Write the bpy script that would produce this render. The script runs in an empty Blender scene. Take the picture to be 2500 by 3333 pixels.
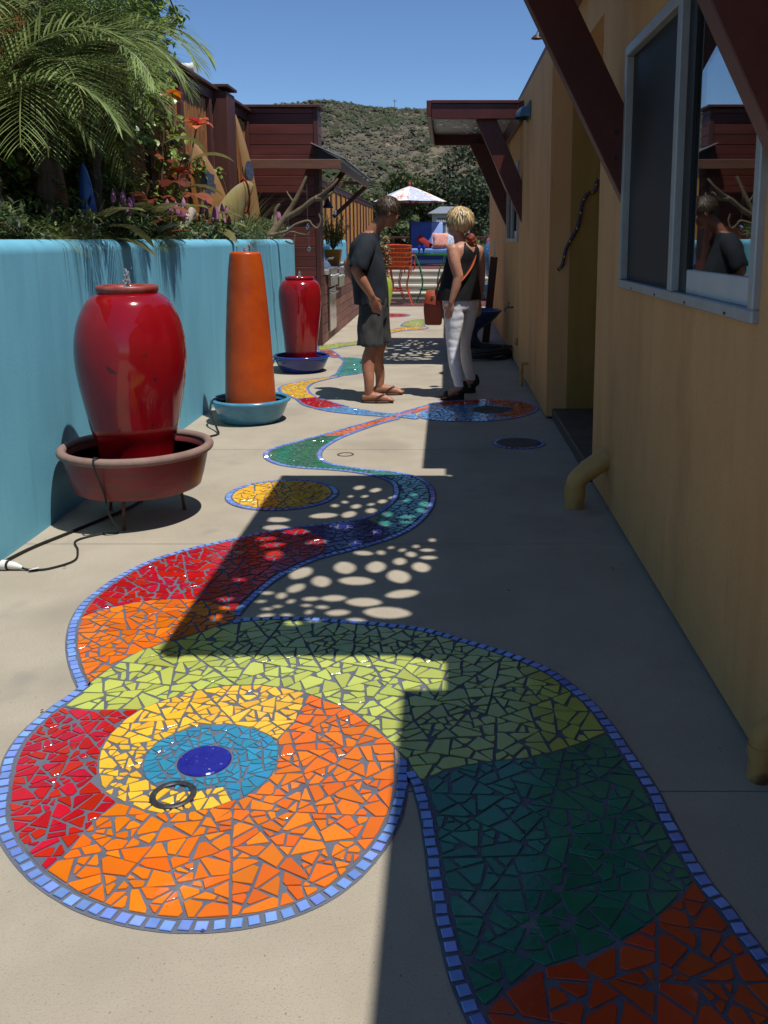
import bpy, bmesh, math, random
from mathutils import Vector, Matrix, noise
R = math.radians
rng = random.Random(7)
scene = bpy.context.scene
col = scene.collection

# ------------------------------------------------------------------ camera
cam_d = bpy.data.cameras.new('camera')
cam_d.sensor_width = 36.0
cam_d.lens = 31.863
cam_d.shift_x = -0.0606
cam_d.shift_y = -0.1129
cam_d.clip_start = 0.05
cam_d.clip_end = 4000
cam = bpy.data.objects.new('camera', cam_d)
col.objects.link(cam)
cam.location = (0, 0, 1.42)
cam.rotation_euler = (R(90 - 9.85), 0, 0)
scene.camera = cam

# ------------------------------------------------------------------ light
TX, TY = 0.285, 0.25                      # shadow shift per metre of height: -TX in x, +TY in y
SUN = Vector((TX, -TY, 1.0)).normalized()
elev = math.asin(SUN.z)
azim = math.atan2(SUN.x, SUN.y)          # clockwise from +Y
world = bpy.data.worlds.new('World')
scene.world = world
world.use_nodes = True
wn = world.node_tree
bg = wn.nodes['Background']
sky = wn.nodes.new('ShaderNodeTexSky')
sky.sky_type = 'NISHITA'
sky.sun_disc = False
sky.sun_elevation = elev
sky.sun_rotation = azim
sky.altitude = 1500
sky.air_density = 1.0
sky.dust_density = 0.0
sky.ozone_density = 9.0
wn.links.new(sky.outputs['Color'], bg.inputs['Color'])
bg.inputs['Strength'].default_value = 0.1
sd = bpy.data.lights.new('sun', 'SUN')
sd.energy = 4.3
sd.angle = R(0.53)
sd.color = (1.0, 0.975, 0.925)
sun = bpy.data.objects.new('sun', sd)
col.objects.link(sun)
sun.rotation_euler = SUN.to_track_quat('Z', 'Y').to_euler()
vs = scene.view_settings
vs.view_transform = 'Standard'
vs.look = 'None'
vs.exposure = 0.25
vs.gamma = 1.0
vs.use_curve_mapping = False
scene.cycles.max_bounces = 8
scene.cycles.diffuse_bounces = 5
scene.cycles.glossy_bounces = 3
scene.cycles.transmission_bounces = 5
scene.cycles.transparent_max_bounces = 6
scene.cycles.sample_clamp_indirect = 4.0

# ------------------------------------------------------------------ materials
MATS = {}
def srgb(h):
    h = h.lstrip('#')
    c = [int(h[i:i+2], 16) / 255 for i in (0, 2, 4)]
    return tuple(x / 12.92 if x < 0.04045 else ((x + 0.055) / 1.055) ** 2.4 for x in c)
def M(name, c1, c2=None, rough=0.6, scale=6.0, stretch=(1, 1, 1), lo=0.35, hi=0.65, detail=5.0, metal=0.0,
      bump=0.0, bscale=40.0, bstretch=None, rand=0.0, coat=0.0, spec=0.5, c3=None, s3=1.0, lo3=0.55, hi3=0.75,
      trans=0.0, ior=1.45, sss=0.0, alpha=1.0, rvar=0.0, hue=0.0):
    """procedural surface: two noise-mixed colours, an optional third in patches, grain bump, variation per piece"""
    if name in MATS: return MATS[name]
    m = bpy.data.materials.new(name)
    m.use_nodes = True
    nt = m.node_tree; N = nt.nodes; L = nt.links
    b = N['Principled BSDF']
    b.inputs['Roughness'].default_value = rough
    b.inputs['Metallic'].default_value = metal
    b.inputs['Specular IOR Level'].default_value = spec
    b.inputs['Coat Weight'].default_value = coat
    b.inputs['Coat Roughness'].default_value = 0.06
    b.inputs['IOR'].default_value = ior
    b.inputs['Transmission Weight'].default_value = trans
    if sss: b.inputs['Subsurface Weight'].default_value = sss; b.inputs['Subsurface Radius'].default_value = (0.02, 0.008, 0.004)
    tc = N.new('ShaderNodeTexCoord')
    def mapped(st):
        mp = N.new('ShaderNodeMapping'); mp.inputs['Scale'].default_value = st
        L.new(tc.outputs['Object'], mp.inputs['Vector']); return mp.outputs['Vector']
    def tex(sc, st, det=detail):
        n = N.new('ShaderNodeTexNoise'); n.inputs['Scale'].default_value = sc; n.inputs['Detail'].default_value = det
        n.inputs['Roughness'].default_value = 0.6
        L.new(mapped(st), n.inputs['Vector']); return n
    cur = None
    if c2 is not None:
        n = tex(scale, stretch)
        mr = N.new('ShaderNodeMapRange'); mr.inputs['From Min'].default_value = lo; mr.inputs['From Max'].default_value = hi
        L.new(n.outputs['Fac'], mr.inputs['Value'])
        mx = N.new('ShaderNodeMix'); mx.data_type = 'RGBA'
        mx.inputs['A'].default_value = (*c1, 1); mx.inputs['B'].default_value = (*c2, 1)
        L.new(mr.outputs['Result'], mx.inputs['Factor']); cur = mx.outputs['Result']
        if rvar:
            mr2 = N.new('ShaderNodeMapRange'); mr2.inputs['To Min'].default_value = max(0.02, rough - rvar); mr2.inputs['To Max'].default_value = min(1, rough + rvar)
            L.new(mr.outputs['Result'], mr2.inputs['Value']); L.new(mr2.outputs['Result'], b.inputs['Roughness'])
    if c3 is not None:
        n3 = tex(s3, stretch, 6.0)
        mr = N.new('ShaderNodeMapRange'); mr.inputs['From Min'].default_value = lo3; mr.inputs['From Max'].default_value = hi3
        L.new(n3.outputs['Fac'], mr.inputs['Value'])
        mx = N.new('ShaderNodeMix'); mx.data_type = 'RGBA'
        if cur: L.new(cur, mx.inputs['A'])
        else: mx.inputs['A'].default_value = (*c1, 1)
        mx.inputs['B'].default_value = (*c3, 1)
        L.new(mr.outputs['Result'], mx.inputs['Factor']); cur = mx.outputs['Result']
    if rand or hue:
        oi = N.new('ShaderNodeObjectInfo'); ge = N.new('ShaderNodeNewGeometry')
        ad = N.new('ShaderNodeMath'); ad.operation = 'ADD'
        L.new(oi.outputs['Random'], ad.inputs[0]); L.new(ge.outputs['Random Per Island'], ad.inputs[1])
        fr = N.new('ShaderNodeMath'); fr.operation = 'FRACT'; L.new(ad.outputs[0], fr.inputs[0])
        hs = N.new('ShaderNodeHueSaturation')
        mr = N.new('ShaderNodeMapRange'); mr.inputs['To Min'].default_value = 1 - rand; mr.inputs['To Max'].default_value = 1 + rand
        L.new(fr.outputs[0], mr.inputs['Value']); L.new(mr.outputs['Result'], hs.inputs['Value'])
        if hue:
            m7 = N.new('ShaderNodeMath'); m7.operation = 'MULTIPLY'; m7.inputs[1].default_value = 7.31
            f7 = N.new('ShaderNodeMath'); f7.operation = 'FRACT'; L.new(fr.outputs[0], m7.inputs[0]); L.new(m7.outputs[0], f7.inputs[0])
            mh = N.new('ShaderNodeMapRange'); mh.inputs['To Min'].default_value = 0.5 - hue; mh.inputs['To Max'].default_value = 0.5 + hue
            L.new(f7.outputs[0], mh.inputs['Value']); L.new(mh.outputs['Result'], hs.inputs['Hue'])
        if cur: L.new(cur, hs.inputs['Color'])
        else: hs.inputs['Color'].default_value = (*c1, 1)
        cur = hs.outputs['Color']
    if cur: L.new(cur, b.inputs['Base Color'])
    else: b.inputs['Base Color'].default_value = (*c1, 1)
    if bump:
        nb = tex(bscale, bstretch or stretch, 4.0)
        bp = N.new('ShaderNodeBump'); bp.inputs['Strength'].default_value = min(1.0, bump); bp.inputs['Distance'].default_value = 0.01
        L.new(nb.outputs['Fac'], bp.inputs['Height']); L.new(bp.outputs['Normal'], b.inputs['Normal'])
    if trans: m.use_screen_refraction = False if hasattr(m, 'use_screen_refraction') else None
    MATS[name] = m
    return m
def leafmat(name, c1, c2, rough=0.45, rand=0.35, hue=0.02, transl=0.35):
    """thin leaf: diffuse/gloss plus light passing through"""
    m = M(name, c1, c2, rough=rough, scale=9, rand=rand, hue=hue, spec=0.4)
    nt = m.node_tree; N = nt.nodes; L = nt.links
    b = N['Principled BSDF']; out = [n for n in N if n.type == 'OUTPUT_MATERIAL'][0]
    tr = N.new('ShaderNodeBsdfTranslucent'); mx = N.new('ShaderNodeMixShader'); mx.inputs['Fac'].default_value = transl
    src = b.inputs['Base Color'].links[0].from_socket
    L.new(src, tr.inputs['Color'])
    L.new(b.outputs[0], mx.inputs[1]); L.new(tr.outputs[0], mx.inputs[2]); L.new(mx.outputs[0], out.inputs['Surface'])
    return m

# ------------------------------------------------------------------ object helpers
ROOT = {}
def tag(o, label, cat, group=None):
    o['label'] = label; o['category'] = cat
    if group: o['group'] = group
    return o
def thing(name, label, cat, loc=(0, 0, 0), group=None):
    o = bpy.data.objects.new(name, None)
    o.empty_display_size = 0.05
    col.objects.link(o); o.location = loc
    ROOT[o] = Vector(loc)
    return tag(o, label, cat, group)
def link(name, me, parent=None):
    o = bpy.data.objects.new(name, me); col.objects.link(o)
    if parent is not None:
        o.parent = parent; ROOT[o] = ROOT[parent]
    else: ROOT[o] = Vector((0, 0, 0))
    return o
def structure(o):
    o['kind'] = 'structure'; return o
def stuff(o):
    o['kind'] = 'stuff'; return o

class MB:
    """collects solids in world coordinates and builds one mesh from them"""
    def __init__(s): s.v = []; s.f = []; s.mi = []; s.cur = 0
    def add(s, vs, fs):
        n = len(s.v); s.v += [tuple(v) for v in vs]
        for f in fs: s.f.append(tuple(n + i for i in f)); s.mi.append(s.cur)
        return s
    def box(s, a, b):
        (x0, y0, z0), (x1, y1, z1) = a, b
        x0, x1 = min(x0, x1), max(x0, x1); y0, y1 = min(y0, y1), max(y0, y1); z0, z1 = min(z0, z1), max(z0, z1)
        return s.add([(x0,y0,z0),(x1,y0,z0),(x1,y1,z0),(x0,y1,z0),(x0,y0,z1),(x1,y0,z1),(x1,y1,z1),(x0,y1,z1)],
                     [(3,2,1,0),(4,5,6,7),(0,1,5,4),(1,2,6,5),(2,3,7,6),(3,0,4,7)])
    def bar(s, p, q, w, h, up=(0, 0, 1)):
        """rectangular bar from p to q, w across, h along up"""
        p, q, up = Vector(p), Vector(q), Vector(up)
        d = (q - p).normalized(); sd_ = d.cross(up).normalized(); u = sd_.cross(d)
        vs_ = []
        for c in (p, q):
            for a, b in ((-1,-1),(1,-1),(1,1),(-1,1)): vs_.append(c + sd_ * (a * w / 2) + u * (b * h / 2))
        return s.add(vs_, [(0,1,2,3)[::-1],(4,5,6,7),(0,1,5,4),(1,2,6,5),(2,3,7,6),(3,0,4,7)])
    def tube(s, path, rad, seg=8, cap=True, flat=1.0, up=None):
        path = [Vector(p) for p in path]; n = len(path)
        if not hasattr(rad, '__len__'): rad = [rad] * n
        base = len(s.v); prev = None
        for i, p in enumerate(path):
            t = (path[min(n-1, i+1)] - path[max(0, i-1)])
            t = t.normalized() if t.length > 1e-9 else Vector((0,0,1))
            if prev is None:
                a = Vector(up) if up else (Vector((0,0,1)) if abs(t.z) < 0.9 else Vector((1,0,0)))
            else: a = prev
            x = (a - t * a.dot(t)).normalized(); prev = x; y = t.cross(x)
            for k in range(seg):
                an = 2 * math.pi * k / seg
                s.v.append(tuple(p + x * (math.cos(an) * rad[i]) + y * (math.sin(an) * rad[i] * flat)))
        for i in range(n - 1):
            for k in range(seg):
                a = base + i*seg + k; b = base + i*seg + (k+1) % seg
                s.f.append((a, b, b + seg, a + seg)); s.mi.append(s.cur)
        if cap:
            s.f.append(tuple(base + k for k in range(seg))[::-1]); s.mi.append(s.cur)
            s.f.append(tuple(base + (n-1)*seg + k for k in range(seg))); s.mi.append(s.cur)
        return s
    def lathe(s, prof, c=(0, 0, 0), seg=48, close=False, sx=1.0, sy=1.0):
        """profile (r,z) from bottom to top round the vertical through c"""
        base = len(s.v); n = len(prof)
        for r, z in prof:
            for k in range(seg):
                an = 2 * math.pi * k / seg
                s.v.append((c[0] + r*math.cos(an)*sx, c[1] + r*math.sin(an)*sy, c[2] + z))
        m = n if close else n - 1
        for i in range(m):
            for k in range(seg):
                a = base + i*seg + k; b = base + i*seg + (k+1) % seg; j = (i+1) % n
                s.f.append((a, b, base + j*seg + (k+1) % seg, base + j*seg + k)); s.mi.append(s.cur)
        if not close:
            if prof[0][0] > 1e-6: s.f.append(tuple(base + k for k in range(seg))[::-1]); s.mi.append(s.cur)
            if prof[-1][0] > 1e-6: s.f.append(tuple(base + (n-1)*seg + k for k in range(seg))); s.mi.append(s.cur)
        return s
    def prism(s, poly, z0, z1, ch=0.0):
        n = len(poly); base = len(s.v)
        if area2(poly) < 0: poly = poly[::-1]
        s.v += [(x, y, z0) for x, y in poly]
        if ch:
            cx_ = sum(p[0] for p in poly) / n; cy_ = sum(p[1] for p in poly) / n
            s.v += [(x, y, z1 - ch) for x, y in poly]
            for x, y in poly:
                d = math.hypot(x - cx_, y - cy_) or 1; k = max(0.0, 1 - 1.3 * ch / d)
                s.v.append((cx_ + (x - cx_)*k, cy_ + (y - cy_)*k, z1))
            lv = 3
        else:
            s.v += [(x, y, z1) for x, y in poly]; lv = 2
        for l in range(lv - 1):
            for i in range(n):
                j = (i+1) % n
                s.f.append((base+l*n+i, base+l*n+j, base+(l+1)*n+j, base+(l+1)*n+i)); s.mi.append(s.cur)
        s.f.append(tuple(base + (lv-1)*n + i for i in range(n))); s.mi.append(s.cur)
        return s
    def ball(s, c, r, seg=12, rings=8, sc=(1, 1, 1)):
        pr = [(math.sin(math.pi*i/rings)*r, -math.cos(math.pi*i/rings)*r*sc[2]) for i in range(rings+1)]
        pr[0] = (1e-5, pr[0][1]); pr[-1] = (1e-5, pr[-1][1])
        return s.lathe(pr, c, seg, sx=sc[0], sy=sc[1])
    def mesh(s, name, mats, off=Vector((0, 0, 0)), smooth=False, bevel=0.0, angle=40):
        me = bpy.data.meshes.new(name)
        me.from_pydata([(v[0]-off.x, v[1]-off.y, v[2]-off.z) for v in s.v], [], s.f)
        mats = mats if isinstance(mats, (list, tuple)) else [mats]
        for m in mats: me.materials.append(m)
        if len(mats) > 1: me.polygons.foreach_set('material_index', s.mi)
        if bevel:
            bm = bmesh.new(); bm.from_mesh(me)
            bmesh.ops.bevel(bm, geom=bm.edges[:], offset=bevel, segments=1, affect='EDGES', clamp_overlap=True)
            bm.to_mesh(me); bm.free()
        if smooth:
            me.polygons.foreach_set('use_smooth', [True] * len(me.polygons))
            me.set_sharp_from_angle(angle=R(angle))
        me.update()
        return me
    def build(s, name, mats, parent=None, smooth=False, bevel=0.0, angle=40):
        off = ROOT[parent] if parent is not None else Vector((0, 0, 0))
        return link(name, s.mesh(name, mats, off, smooth, bevel, angle), parent)
    def obj(s, name, mats, label, cat, group=None, loc=None, **k):
        """a thing that is one mesh"""
        loc = Vector(loc) if loc else Vector((0, 0, 0))
        o = link(name, s.mesh(name, mats, loc, **k)); o.location = loc; ROOT[o] = loc
        return tag(o, label, cat, group)
def area2(p): return sum(p[i-1][0]*p[i][1] - p[i][0]*p[i-1][1] for i in range(len(p))) / 2
def curve(pts, k=6, closed=False):
    """Catmull-Rom through points of any dimension"""
    pts = [tuple(p) for p in pts]; n = len(pts); o = []
    rg = range(n) if closed else range(n - 1)
    for i in rg:
        if closed: p0, p1, p2, p3 = pts[i-1], pts[i], pts[(i+1) % n], pts[(i+2) % n]
        else: p0, p1, p2, p3 = pts[max(0, i-1)], pts[i], pts[i+1], pts[min(n-1, i+2)]
        for j in range(k):
            t = j / k
            o.append(tuple(.5*(2*b + (c-a)*t + (2*a-5*b+4*c-d)*t*t + (3*b-a-3*c+d)*t**3) for a, b, c, d in zip(p0, p1, p2, p3)))
    if not closed: o.append(pts[-1])
    return o
def copy_tree(o, loc, label=None, group=None):
    r = o.copy(); col.objects.link(r); r.location = loc; ROOT[r] = Vector(loc)
    if label: r['label'] = label
    if group: r['group'] = group
    def rec(src, dst):
        for ch in list(src.children):
            c = ch.copy(); col.objects.link(c); c.parent = dst; rec(ch, c)
    rec(o, r)
    return r
PLAN = {
 'head_red':[[-1.172,2.602],[-1.178,2.583],[-1.183,2.562],[-1.188,2.539],[-1.192,2.516],[-1.196,2.492],[-1.2,2.468],[-1.202,2.444],[-1.203,2.421],[-1.202,2.399],[-1.201,2.376],[-1.198,2.353],[-1.195,2.33],[-1.189,2.307],[-1.182,2.282],[-1.173,2.256],[-1.163,2.228],[-1.153,2.2],[-1.143,2.171],[-1.132,2.143],[-1.121,2.116],[-1.11,2.09],[-1.098,2.065],[-1.085,2.042],[-1.071,2.019],[-1.057,1.998],[-1.043,1.979],[-1.029,1.963],[-1.015,1.946],[-0.999,1.93],[-0.983,1.913],[-0.967,1.897],[-0.949,1.88],[-0.931,1.863],[-0.912,1.847],[-0.893,1.896],[-0.879,1.973],[-0.858,2.057],[-0.833,2.106],[-0.881,2.137],[-0.913,2.178],[-0.944,2.244],[-0.968,2.326],[-0.976,2.413],[-0.963,2.492],[-0.936,2.562],[-1.022,2.558],[-1.105,2.562],[-1.173,2.576]],
 'head_orange':[[-0.912,1.847],[-0.892,1.832],[-0.872,1.817],[-0.85,1.802],[-0.828,1.788],[-0.804,1.774],[-0.782,1.761],[-0.762,1.751],[-0.742,1.743],[-0.722,1.735],[-0.701,1.728],[-0.68,1.721],[-0.658,1.715],[-0.635,1.71],[-0.612,1.705],[-0.59,1.702],[-0.569,1.7],[-0.548,1.699],[-0.526,1.699],[-0.504,1.699],[-0.482,1.701],[-0.459,1.704],[-0.436,1.708],[-0.412,1.713],[-0.39,1.72],[-0.369,1.727],[-0.35,1.735],[-0.331,1.745],[-0.313,1.756],[-0.295,1.768],[-0.278,1.782],[-0.262,1.797],[-0.247,1.814],[-0.233,1.832],[-0.221,1.851],[-0.208,1.872],[-0.197,1.894],[-0.187,1.916],[-0.178,1.937],[-0.169,1.96],[-0.161,1.983],[-0.154,2.007],[-0.148,2.032],[-0.144,2.059],[-0.141,2.088],[-0.138,2.117],[-0.136,2.147],[-0.135,2.177],[-0.135,2.205],[-0.136,2.233],[-0.137,2.259],[-0.138,2.278],[-0.145,2.356],[-0.207,2.458],[-0.312,2.576],[-0.446,2.666],[-0.44,2.591],[-0.45,2.492],[-0.486,2.394],[-0.464,2.314],[-0.463,2.233],[-0.488,2.168],[-0.522,2.121],[-0.547,2.106],[-0.591,2.076],[-0.648,2.06],[-0.7,2.052],[-0.758,2.066],[-0.809,2.091],[-0.833,2.106],[-0.858,2.057],[-0.879,1.973],[-0.893,1.896]],
 'head_yellow':[[-0.833,2.106],[-0.881,2.137],[-0.913,2.178],[-0.944,2.244],[-0.968,2.326],[-0.976,2.413],[-0.963,2.492],[-0.936,2.562],[-0.867,2.628],[-0.792,2.681],[-0.699,2.713],[-0.599,2.716],[-0.518,2.697],[-0.446,2.666],[-0.44,2.591],[-0.45,2.492],[-0.486,2.394],[-0.56,2.452],[-0.636,2.476],[-0.714,2.472],[-0.775,2.439],[-0.822,2.387],[-0.837,2.326],[-0.831,2.267],[-0.807,2.211],[-0.769,2.176],[-0.711,2.152],[-0.66,2.149],[-0.583,2.168],[-0.547,2.106],[-0.591,2.076],[-0.648,2.06],[-0.7,2.052],[-0.758,2.066],[-0.809,2.091]],
 'head_cyan':[[-0.486,2.394],[-0.464,2.314],[-0.463,2.233],[-0.488,2.168],[-0.522,2.121],[-0.547,2.106],[-0.583,2.168],[-0.66,2.149],[-0.711,2.152],[-0.769,2.176],[-0.807,2.211],[-0.831,2.267],[-0.837,2.326],[-0.822,2.387],[-0.775,2.439],[-0.714,2.472],[-0.636,2.476],[-0.56,2.452]],
 'lime':[[-1.171,2.581],[-1.105,2.562],[-1.022,2.558],[-0.936,2.562],[-0.867,2.628],[-0.792,2.681],[-0.699,2.713],[-0.599,2.716],[-0.518,2.697],[-0.446,2.666],[-0.312,2.576],[-0.207,2.458],[-0.145,2.356],[-0.115,2.304],[-0.063,2.185],[-0.014,2.229],[0.051,2.263],[0.132,2.286],[0.219,2.298],[0.31,2.333],[0.398,2.383],[0.468,2.431],[0.462,2.456],[0.456,2.483],[0.45,2.512],[0.443,2.541],[0.435,2.57],[0.426,2.597],[0.415,2.624],[0.404,2.653],[0.39,2.684],[0.375,2.716],[0.359,2.746],[0.343,2.775],[0.326,2.802],[0.307,2.827],[0.285,2.851],[0.26,2.873],[0.234,2.896],[0.209,2.918],[0.184,2.939],[0.156,2.96],[0.126,2.981],[0.093,3.002],[0.057,3.027],[0.014,3.056],[-0.032,3.088],[-0.073,3.114],[-0.107,3.128],[-0.138,3.138],[-0.172,3.147],[-0.209,3.156],[-0.248,3.165],[-0.284,3.173],[-0.317,3.18],[-0.348,3.185],[-0.379,3.191],[-0.411,3.197],[-0.443,3.203],[-0.475,3.209],[-0.507,3.214],[-0.538,3.217],[-0.57,3.22],[-0.601,3.222],[-0.632,3.223],[-0.662,3.222],[-0.694,3.22],[-0.725,3.215],[-0.75,3.209],[-0.768,3.203],[-0.782,3.195],[-0.792,3.189],[-0.853,3.165],[-0.91,3.101],[-0.991,3.038],[-1.072,2.959],[-1.128,2.829],[-1.156,2.717],[-1.143,2.712],[-1.146,2.694],[-1.152,2.668],[-1.158,2.642],[-1.165,2.621],[-1.172,2.602],[-1.178,2.583]],
 'green':[[-0.063,2.185],[-0.014,2.229],[0.051,2.263],[0.132,2.286],[0.219,2.298],[0.31,2.333],[0.398,2.383],[0.468,2.431],[0.474,2.404],[0.479,2.375],[0.484,2.344],[0.49,2.312],[0.496,2.281],[0.502,2.249],[0.507,2.22],[0.512,2.194],[0.516,2.17],[0.519,2.146],[0.521,2.123],[0.523,2.1],[0.524,2.076],[0.527,2.052],[0.529,2.029],[0.531,2.005],[0.534,1.979],[0.536,1.953],[0.539,1.928],[0.542,1.905],[0.546,1.883],[0.549,1.861],[0.553,1.838],[0.557,1.816],[0.495,1.749],[0.436,1.693],[0.382,1.653],[0.332,1.621],[0.269,1.596],[0.199,1.571],[0.149,1.542],[0.109,1.508],[0.076,1.469],[0.062,1.446],[0.078,1.446],[0.071,1.465],[0.064,1.484],[0.058,1.501],[0.052,1.519],[0.047,1.537],[0.041,1.556],[0.037,1.575],[0.033,1.595],[0.029,1.616],[0.025,1.637],[0.021,1.659],[0.017,1.682],[0.013,1.703],[0.01,1.722],[0.007,1.74],[0.005,1.759],[0.002,1.78],[-0.001,1.803],[-0.004,1.826],[-0.006,1.85],[-0.009,1.874],[-0.011,1.899],[-0.014,1.924],[-0.017,1.951],[-0.02,1.977],[-0.023,2.002],[-0.027,2.027],[-0.03,2.051],[-0.034,2.077],[-0.038,2.102],[-0.043,2.126],[-0.048,2.149],[-0.053,2.17],[-0.059,2.191],[-0.067,2.213],[-0.075,2.233],[-0.081,2.247]],
 'orange_near':[[0.062,1.446],[0.076,1.469],[0.109,1.508],[0.149,1.542],[0.199,1.571],[0.269,1.596],[0.332,1.621],[0.382,1.653],[0.436,1.693],[0.495,1.749],[0.557,1.816],[0.561,1.793],[0.567,1.772],[0.573,1.753],[0.578,1.733],[0.583,1.713],[0.588,1.692],[0.594,1.668],[0.6,1.641],[0.608,1.612],[0.615,1.584],[0.622,1.562],[0.628,1.541],[0.635,1.519],[0.642,1.495],[0.651,1.469],[0.66,1.442],[0.669,1.414],[0.68,1.385],[0.692,1.352],[0.709,1.312],[0.727,1.269],[0.74,1.239],[0.171,1.242],[0.159,1.267],[0.141,1.303],[0.126,1.335],[0.114,1.361],[0.104,1.383],[0.094,1.405],[0.086,1.426],[0.078,1.446]],
 'orange_upper':[[-1.149,2.719],[-1.161,2.737],[-1.178,2.764],[-1.196,2.794],[-1.216,2.829],[-1.238,2.869],[-1.26,2.91],[-1.281,2.953],[-1.302,2.998],[-1.322,3.045],[-1.341,3.096],[-1.359,3.15],[-1.375,3.203],[-1.387,3.258],[-1.315,3.338],[-1.209,3.4],[-1.078,3.425],[-0.987,3.42],[-0.885,3.37],[-0.806,3.307],[-0.799,3.214],[-0.853,3.165],[-0.91,3.101],[-0.991,3.038],[-1.072,2.959],[-1.128,2.829],[-1.156,2.717]],
 'red_upper':[[-1.387,3.258],[-1.397,3.313],[-1.403,3.364],[-1.404,3.407],[-1.402,3.446],[-1.398,3.488],[-1.393,3.533],[-1.387,3.58],[-1.378,3.628],[-1.366,3.677],[-1.352,3.726],[-1.335,3.775],[-1.313,3.823],[-1.288,3.87],[-1.26,3.913],[-1.228,3.954],[-1.192,3.992],[-1.153,4.028],[-1.11,4.064],[-1.064,4.099],[-1.016,4.134],[-0.967,4.173],[-0.919,4.211],[-0.871,4.246],[-0.827,4.274],[-0.785,4.299],[-0.74,4.322],[-0.69,4.343],[-0.69,4.288],[-0.604,4.201],[-0.563,4.085],[-0.564,3.974],[-0.598,3.908],[-0.599,3.905],[-0.633,3.862],[-0.661,3.818],[-0.687,3.773],[-0.711,3.726],[-0.732,3.678],[-0.749,3.633],[-0.763,3.591],[-0.774,3.552],[-0.784,3.513],[-0.793,3.472],[-0.802,3.431],[-0.809,3.39],[-0.814,3.345],[-0.818,3.3],[-0.885,3.37],[-0.987,3.42],[-1.078,3.425],[-1.209,3.4],[-1.315,3.338]],
 'navy':[[-0.69,4.343],[-0.637,4.362],[-0.587,4.382],[-0.539,4.401],[-0.493,4.421],[-0.45,4.446],[-0.412,4.478],[-0.236,4.26],[-0.273,4.207],[-0.315,4.159],[-0.356,4.116],[-0.395,4.079],[-0.434,4.046],[-0.474,4.013],[-0.516,3.978],[-0.559,3.943],[-0.599,3.905],[-0.598,3.908],[-0.564,3.974],[-0.563,4.085],[-0.604,4.201],[-0.69,4.288]],
 'teal':[[-0.412,4.478],[-0.379,4.515],[-0.35,4.559],[-0.325,4.61],[-0.303,4.668],[-0.286,4.732],[-0.273,4.803],[-0.264,4.879],[-0.261,4.956],[-0.264,5.031],[-0.272,5.106],[-0.288,5.174],[-0.313,5.231],[-0.344,5.28],[-0.379,5.323],[-0.416,5.361],[-0.457,5.393],[-0.447,5.454],[-0.386,5.435],[-0.333,5.412],[-0.288,5.385],[-0.247,5.353],[-0.212,5.315],[-0.179,5.271],[-0.151,5.221],[-0.129,5.163],[-0.111,5.091],[-0.099,5.01],[-0.092,4.929],[-0.091,4.85],[-0.094,4.771],[-0.102,4.692],[-0.114,4.611],[-0.131,4.53],[-0.152,4.455],[-0.176,4.385],[-0.204,4.319],[-0.236,4.26]],
 'green_bulb':[[-0.457,5.393],[-0.499,5.421],[-0.541,5.446],[-0.584,5.468],[-0.628,5.487],[-0.674,5.504],[-0.72,5.518],[-0.768,5.532],[-0.818,5.543],[-0.868,5.553],[-0.915,5.566],[-0.961,5.587],[-1.005,5.611],[-1.045,5.64],[-1.08,5.675],[-1.111,5.715],[-1.137,5.756],[-1.157,5.797],[-1.172,5.84],[-1.182,5.882],[-1.188,5.922],[-1.189,5.962],[-1.185,6.002],[-1.173,6.042],[-1.155,6.085],[-1.133,6.129],[-1.107,6.173],[-1.078,6.218],[-1.046,6.266],[-1.013,6.316],[-0.979,6.369],[-0.944,6.421],[-0.909,6.471],[-0.764,6.475],[-0.789,6.405],[-0.811,6.336],[-0.829,6.269],[-0.845,6.207],[-0.857,6.147],[-0.866,6.086],[-0.87,6.024],[-0.871,5.962],[-0.867,5.901],[-0.858,5.843],[-0.845,5.786],[-0.826,5.735],[-0.804,5.69],[-0.777,5.651],[-0.745,5.616],[-0.706,5.584],[-0.662,5.557],[-0.62,5.532],[-0.583,5.511],[-0.546,5.493],[-0.502,5.474],[-0.447,5.454]],
 'orange_band':[[-0.909,6.471],[-0.874,6.522],[-0.836,6.579],[-0.793,6.647],[-0.748,6.72],[-0.701,6.797],[-0.651,6.875],[-0.598,6.956],[-0.544,7.043],[-0.489,7.139],[-0.433,7.24],[-0.378,7.338],[-0.322,7.43],[-0.266,7.52],[-0.211,7.607],[-0.155,7.697],[-0.101,7.783],[-0.063,7.843],[-0.137,7.6],[-0.249,7.363],[-0.398,7.136],[-0.431,7.091],[-0.478,7.026],[-0.527,6.951],[-0.575,6.867],[-0.624,6.773],[-0.668,6.686],[-0.704,6.611],[-0.736,6.543],[-0.764,6.475]],
 'eye_outer':[[-0.072,7.836],[0.076,7.924],[0.313,7.986],[0.548,7.968],[0.701,7.827],[0.77,7.633],[0.735,7.425],[0.604,7.205],[0.418,7.067],[0.207,7.018],[-0.002,7.039],[-0.171,7.124],[-0.211,7.287],[-0.144,7.56]],
 'eye_inner':[[-0.091,7.56],[0.074,7.7],[0.305,7.767],[0.455,7.725],[0.554,7.617],[0.576,7.503],[0.506,7.347],[0.356,7.242],[0.141,7.197],[-0.045,7.249],[-0.147,7.324]],
 'eye_disc':[[0.554,7.503],[0.536,7.428],[0.495,7.365],[0.438,7.324],[0.374,7.309],[0.311,7.324],[0.258,7.365],[0.224,7.428],[0.213,7.503],[0.228,7.58],[0.268,7.647],[0.326,7.692],[0.394,7.708],[0.46,7.692],[0.513,7.647],[0.546,7.58]],
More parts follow.
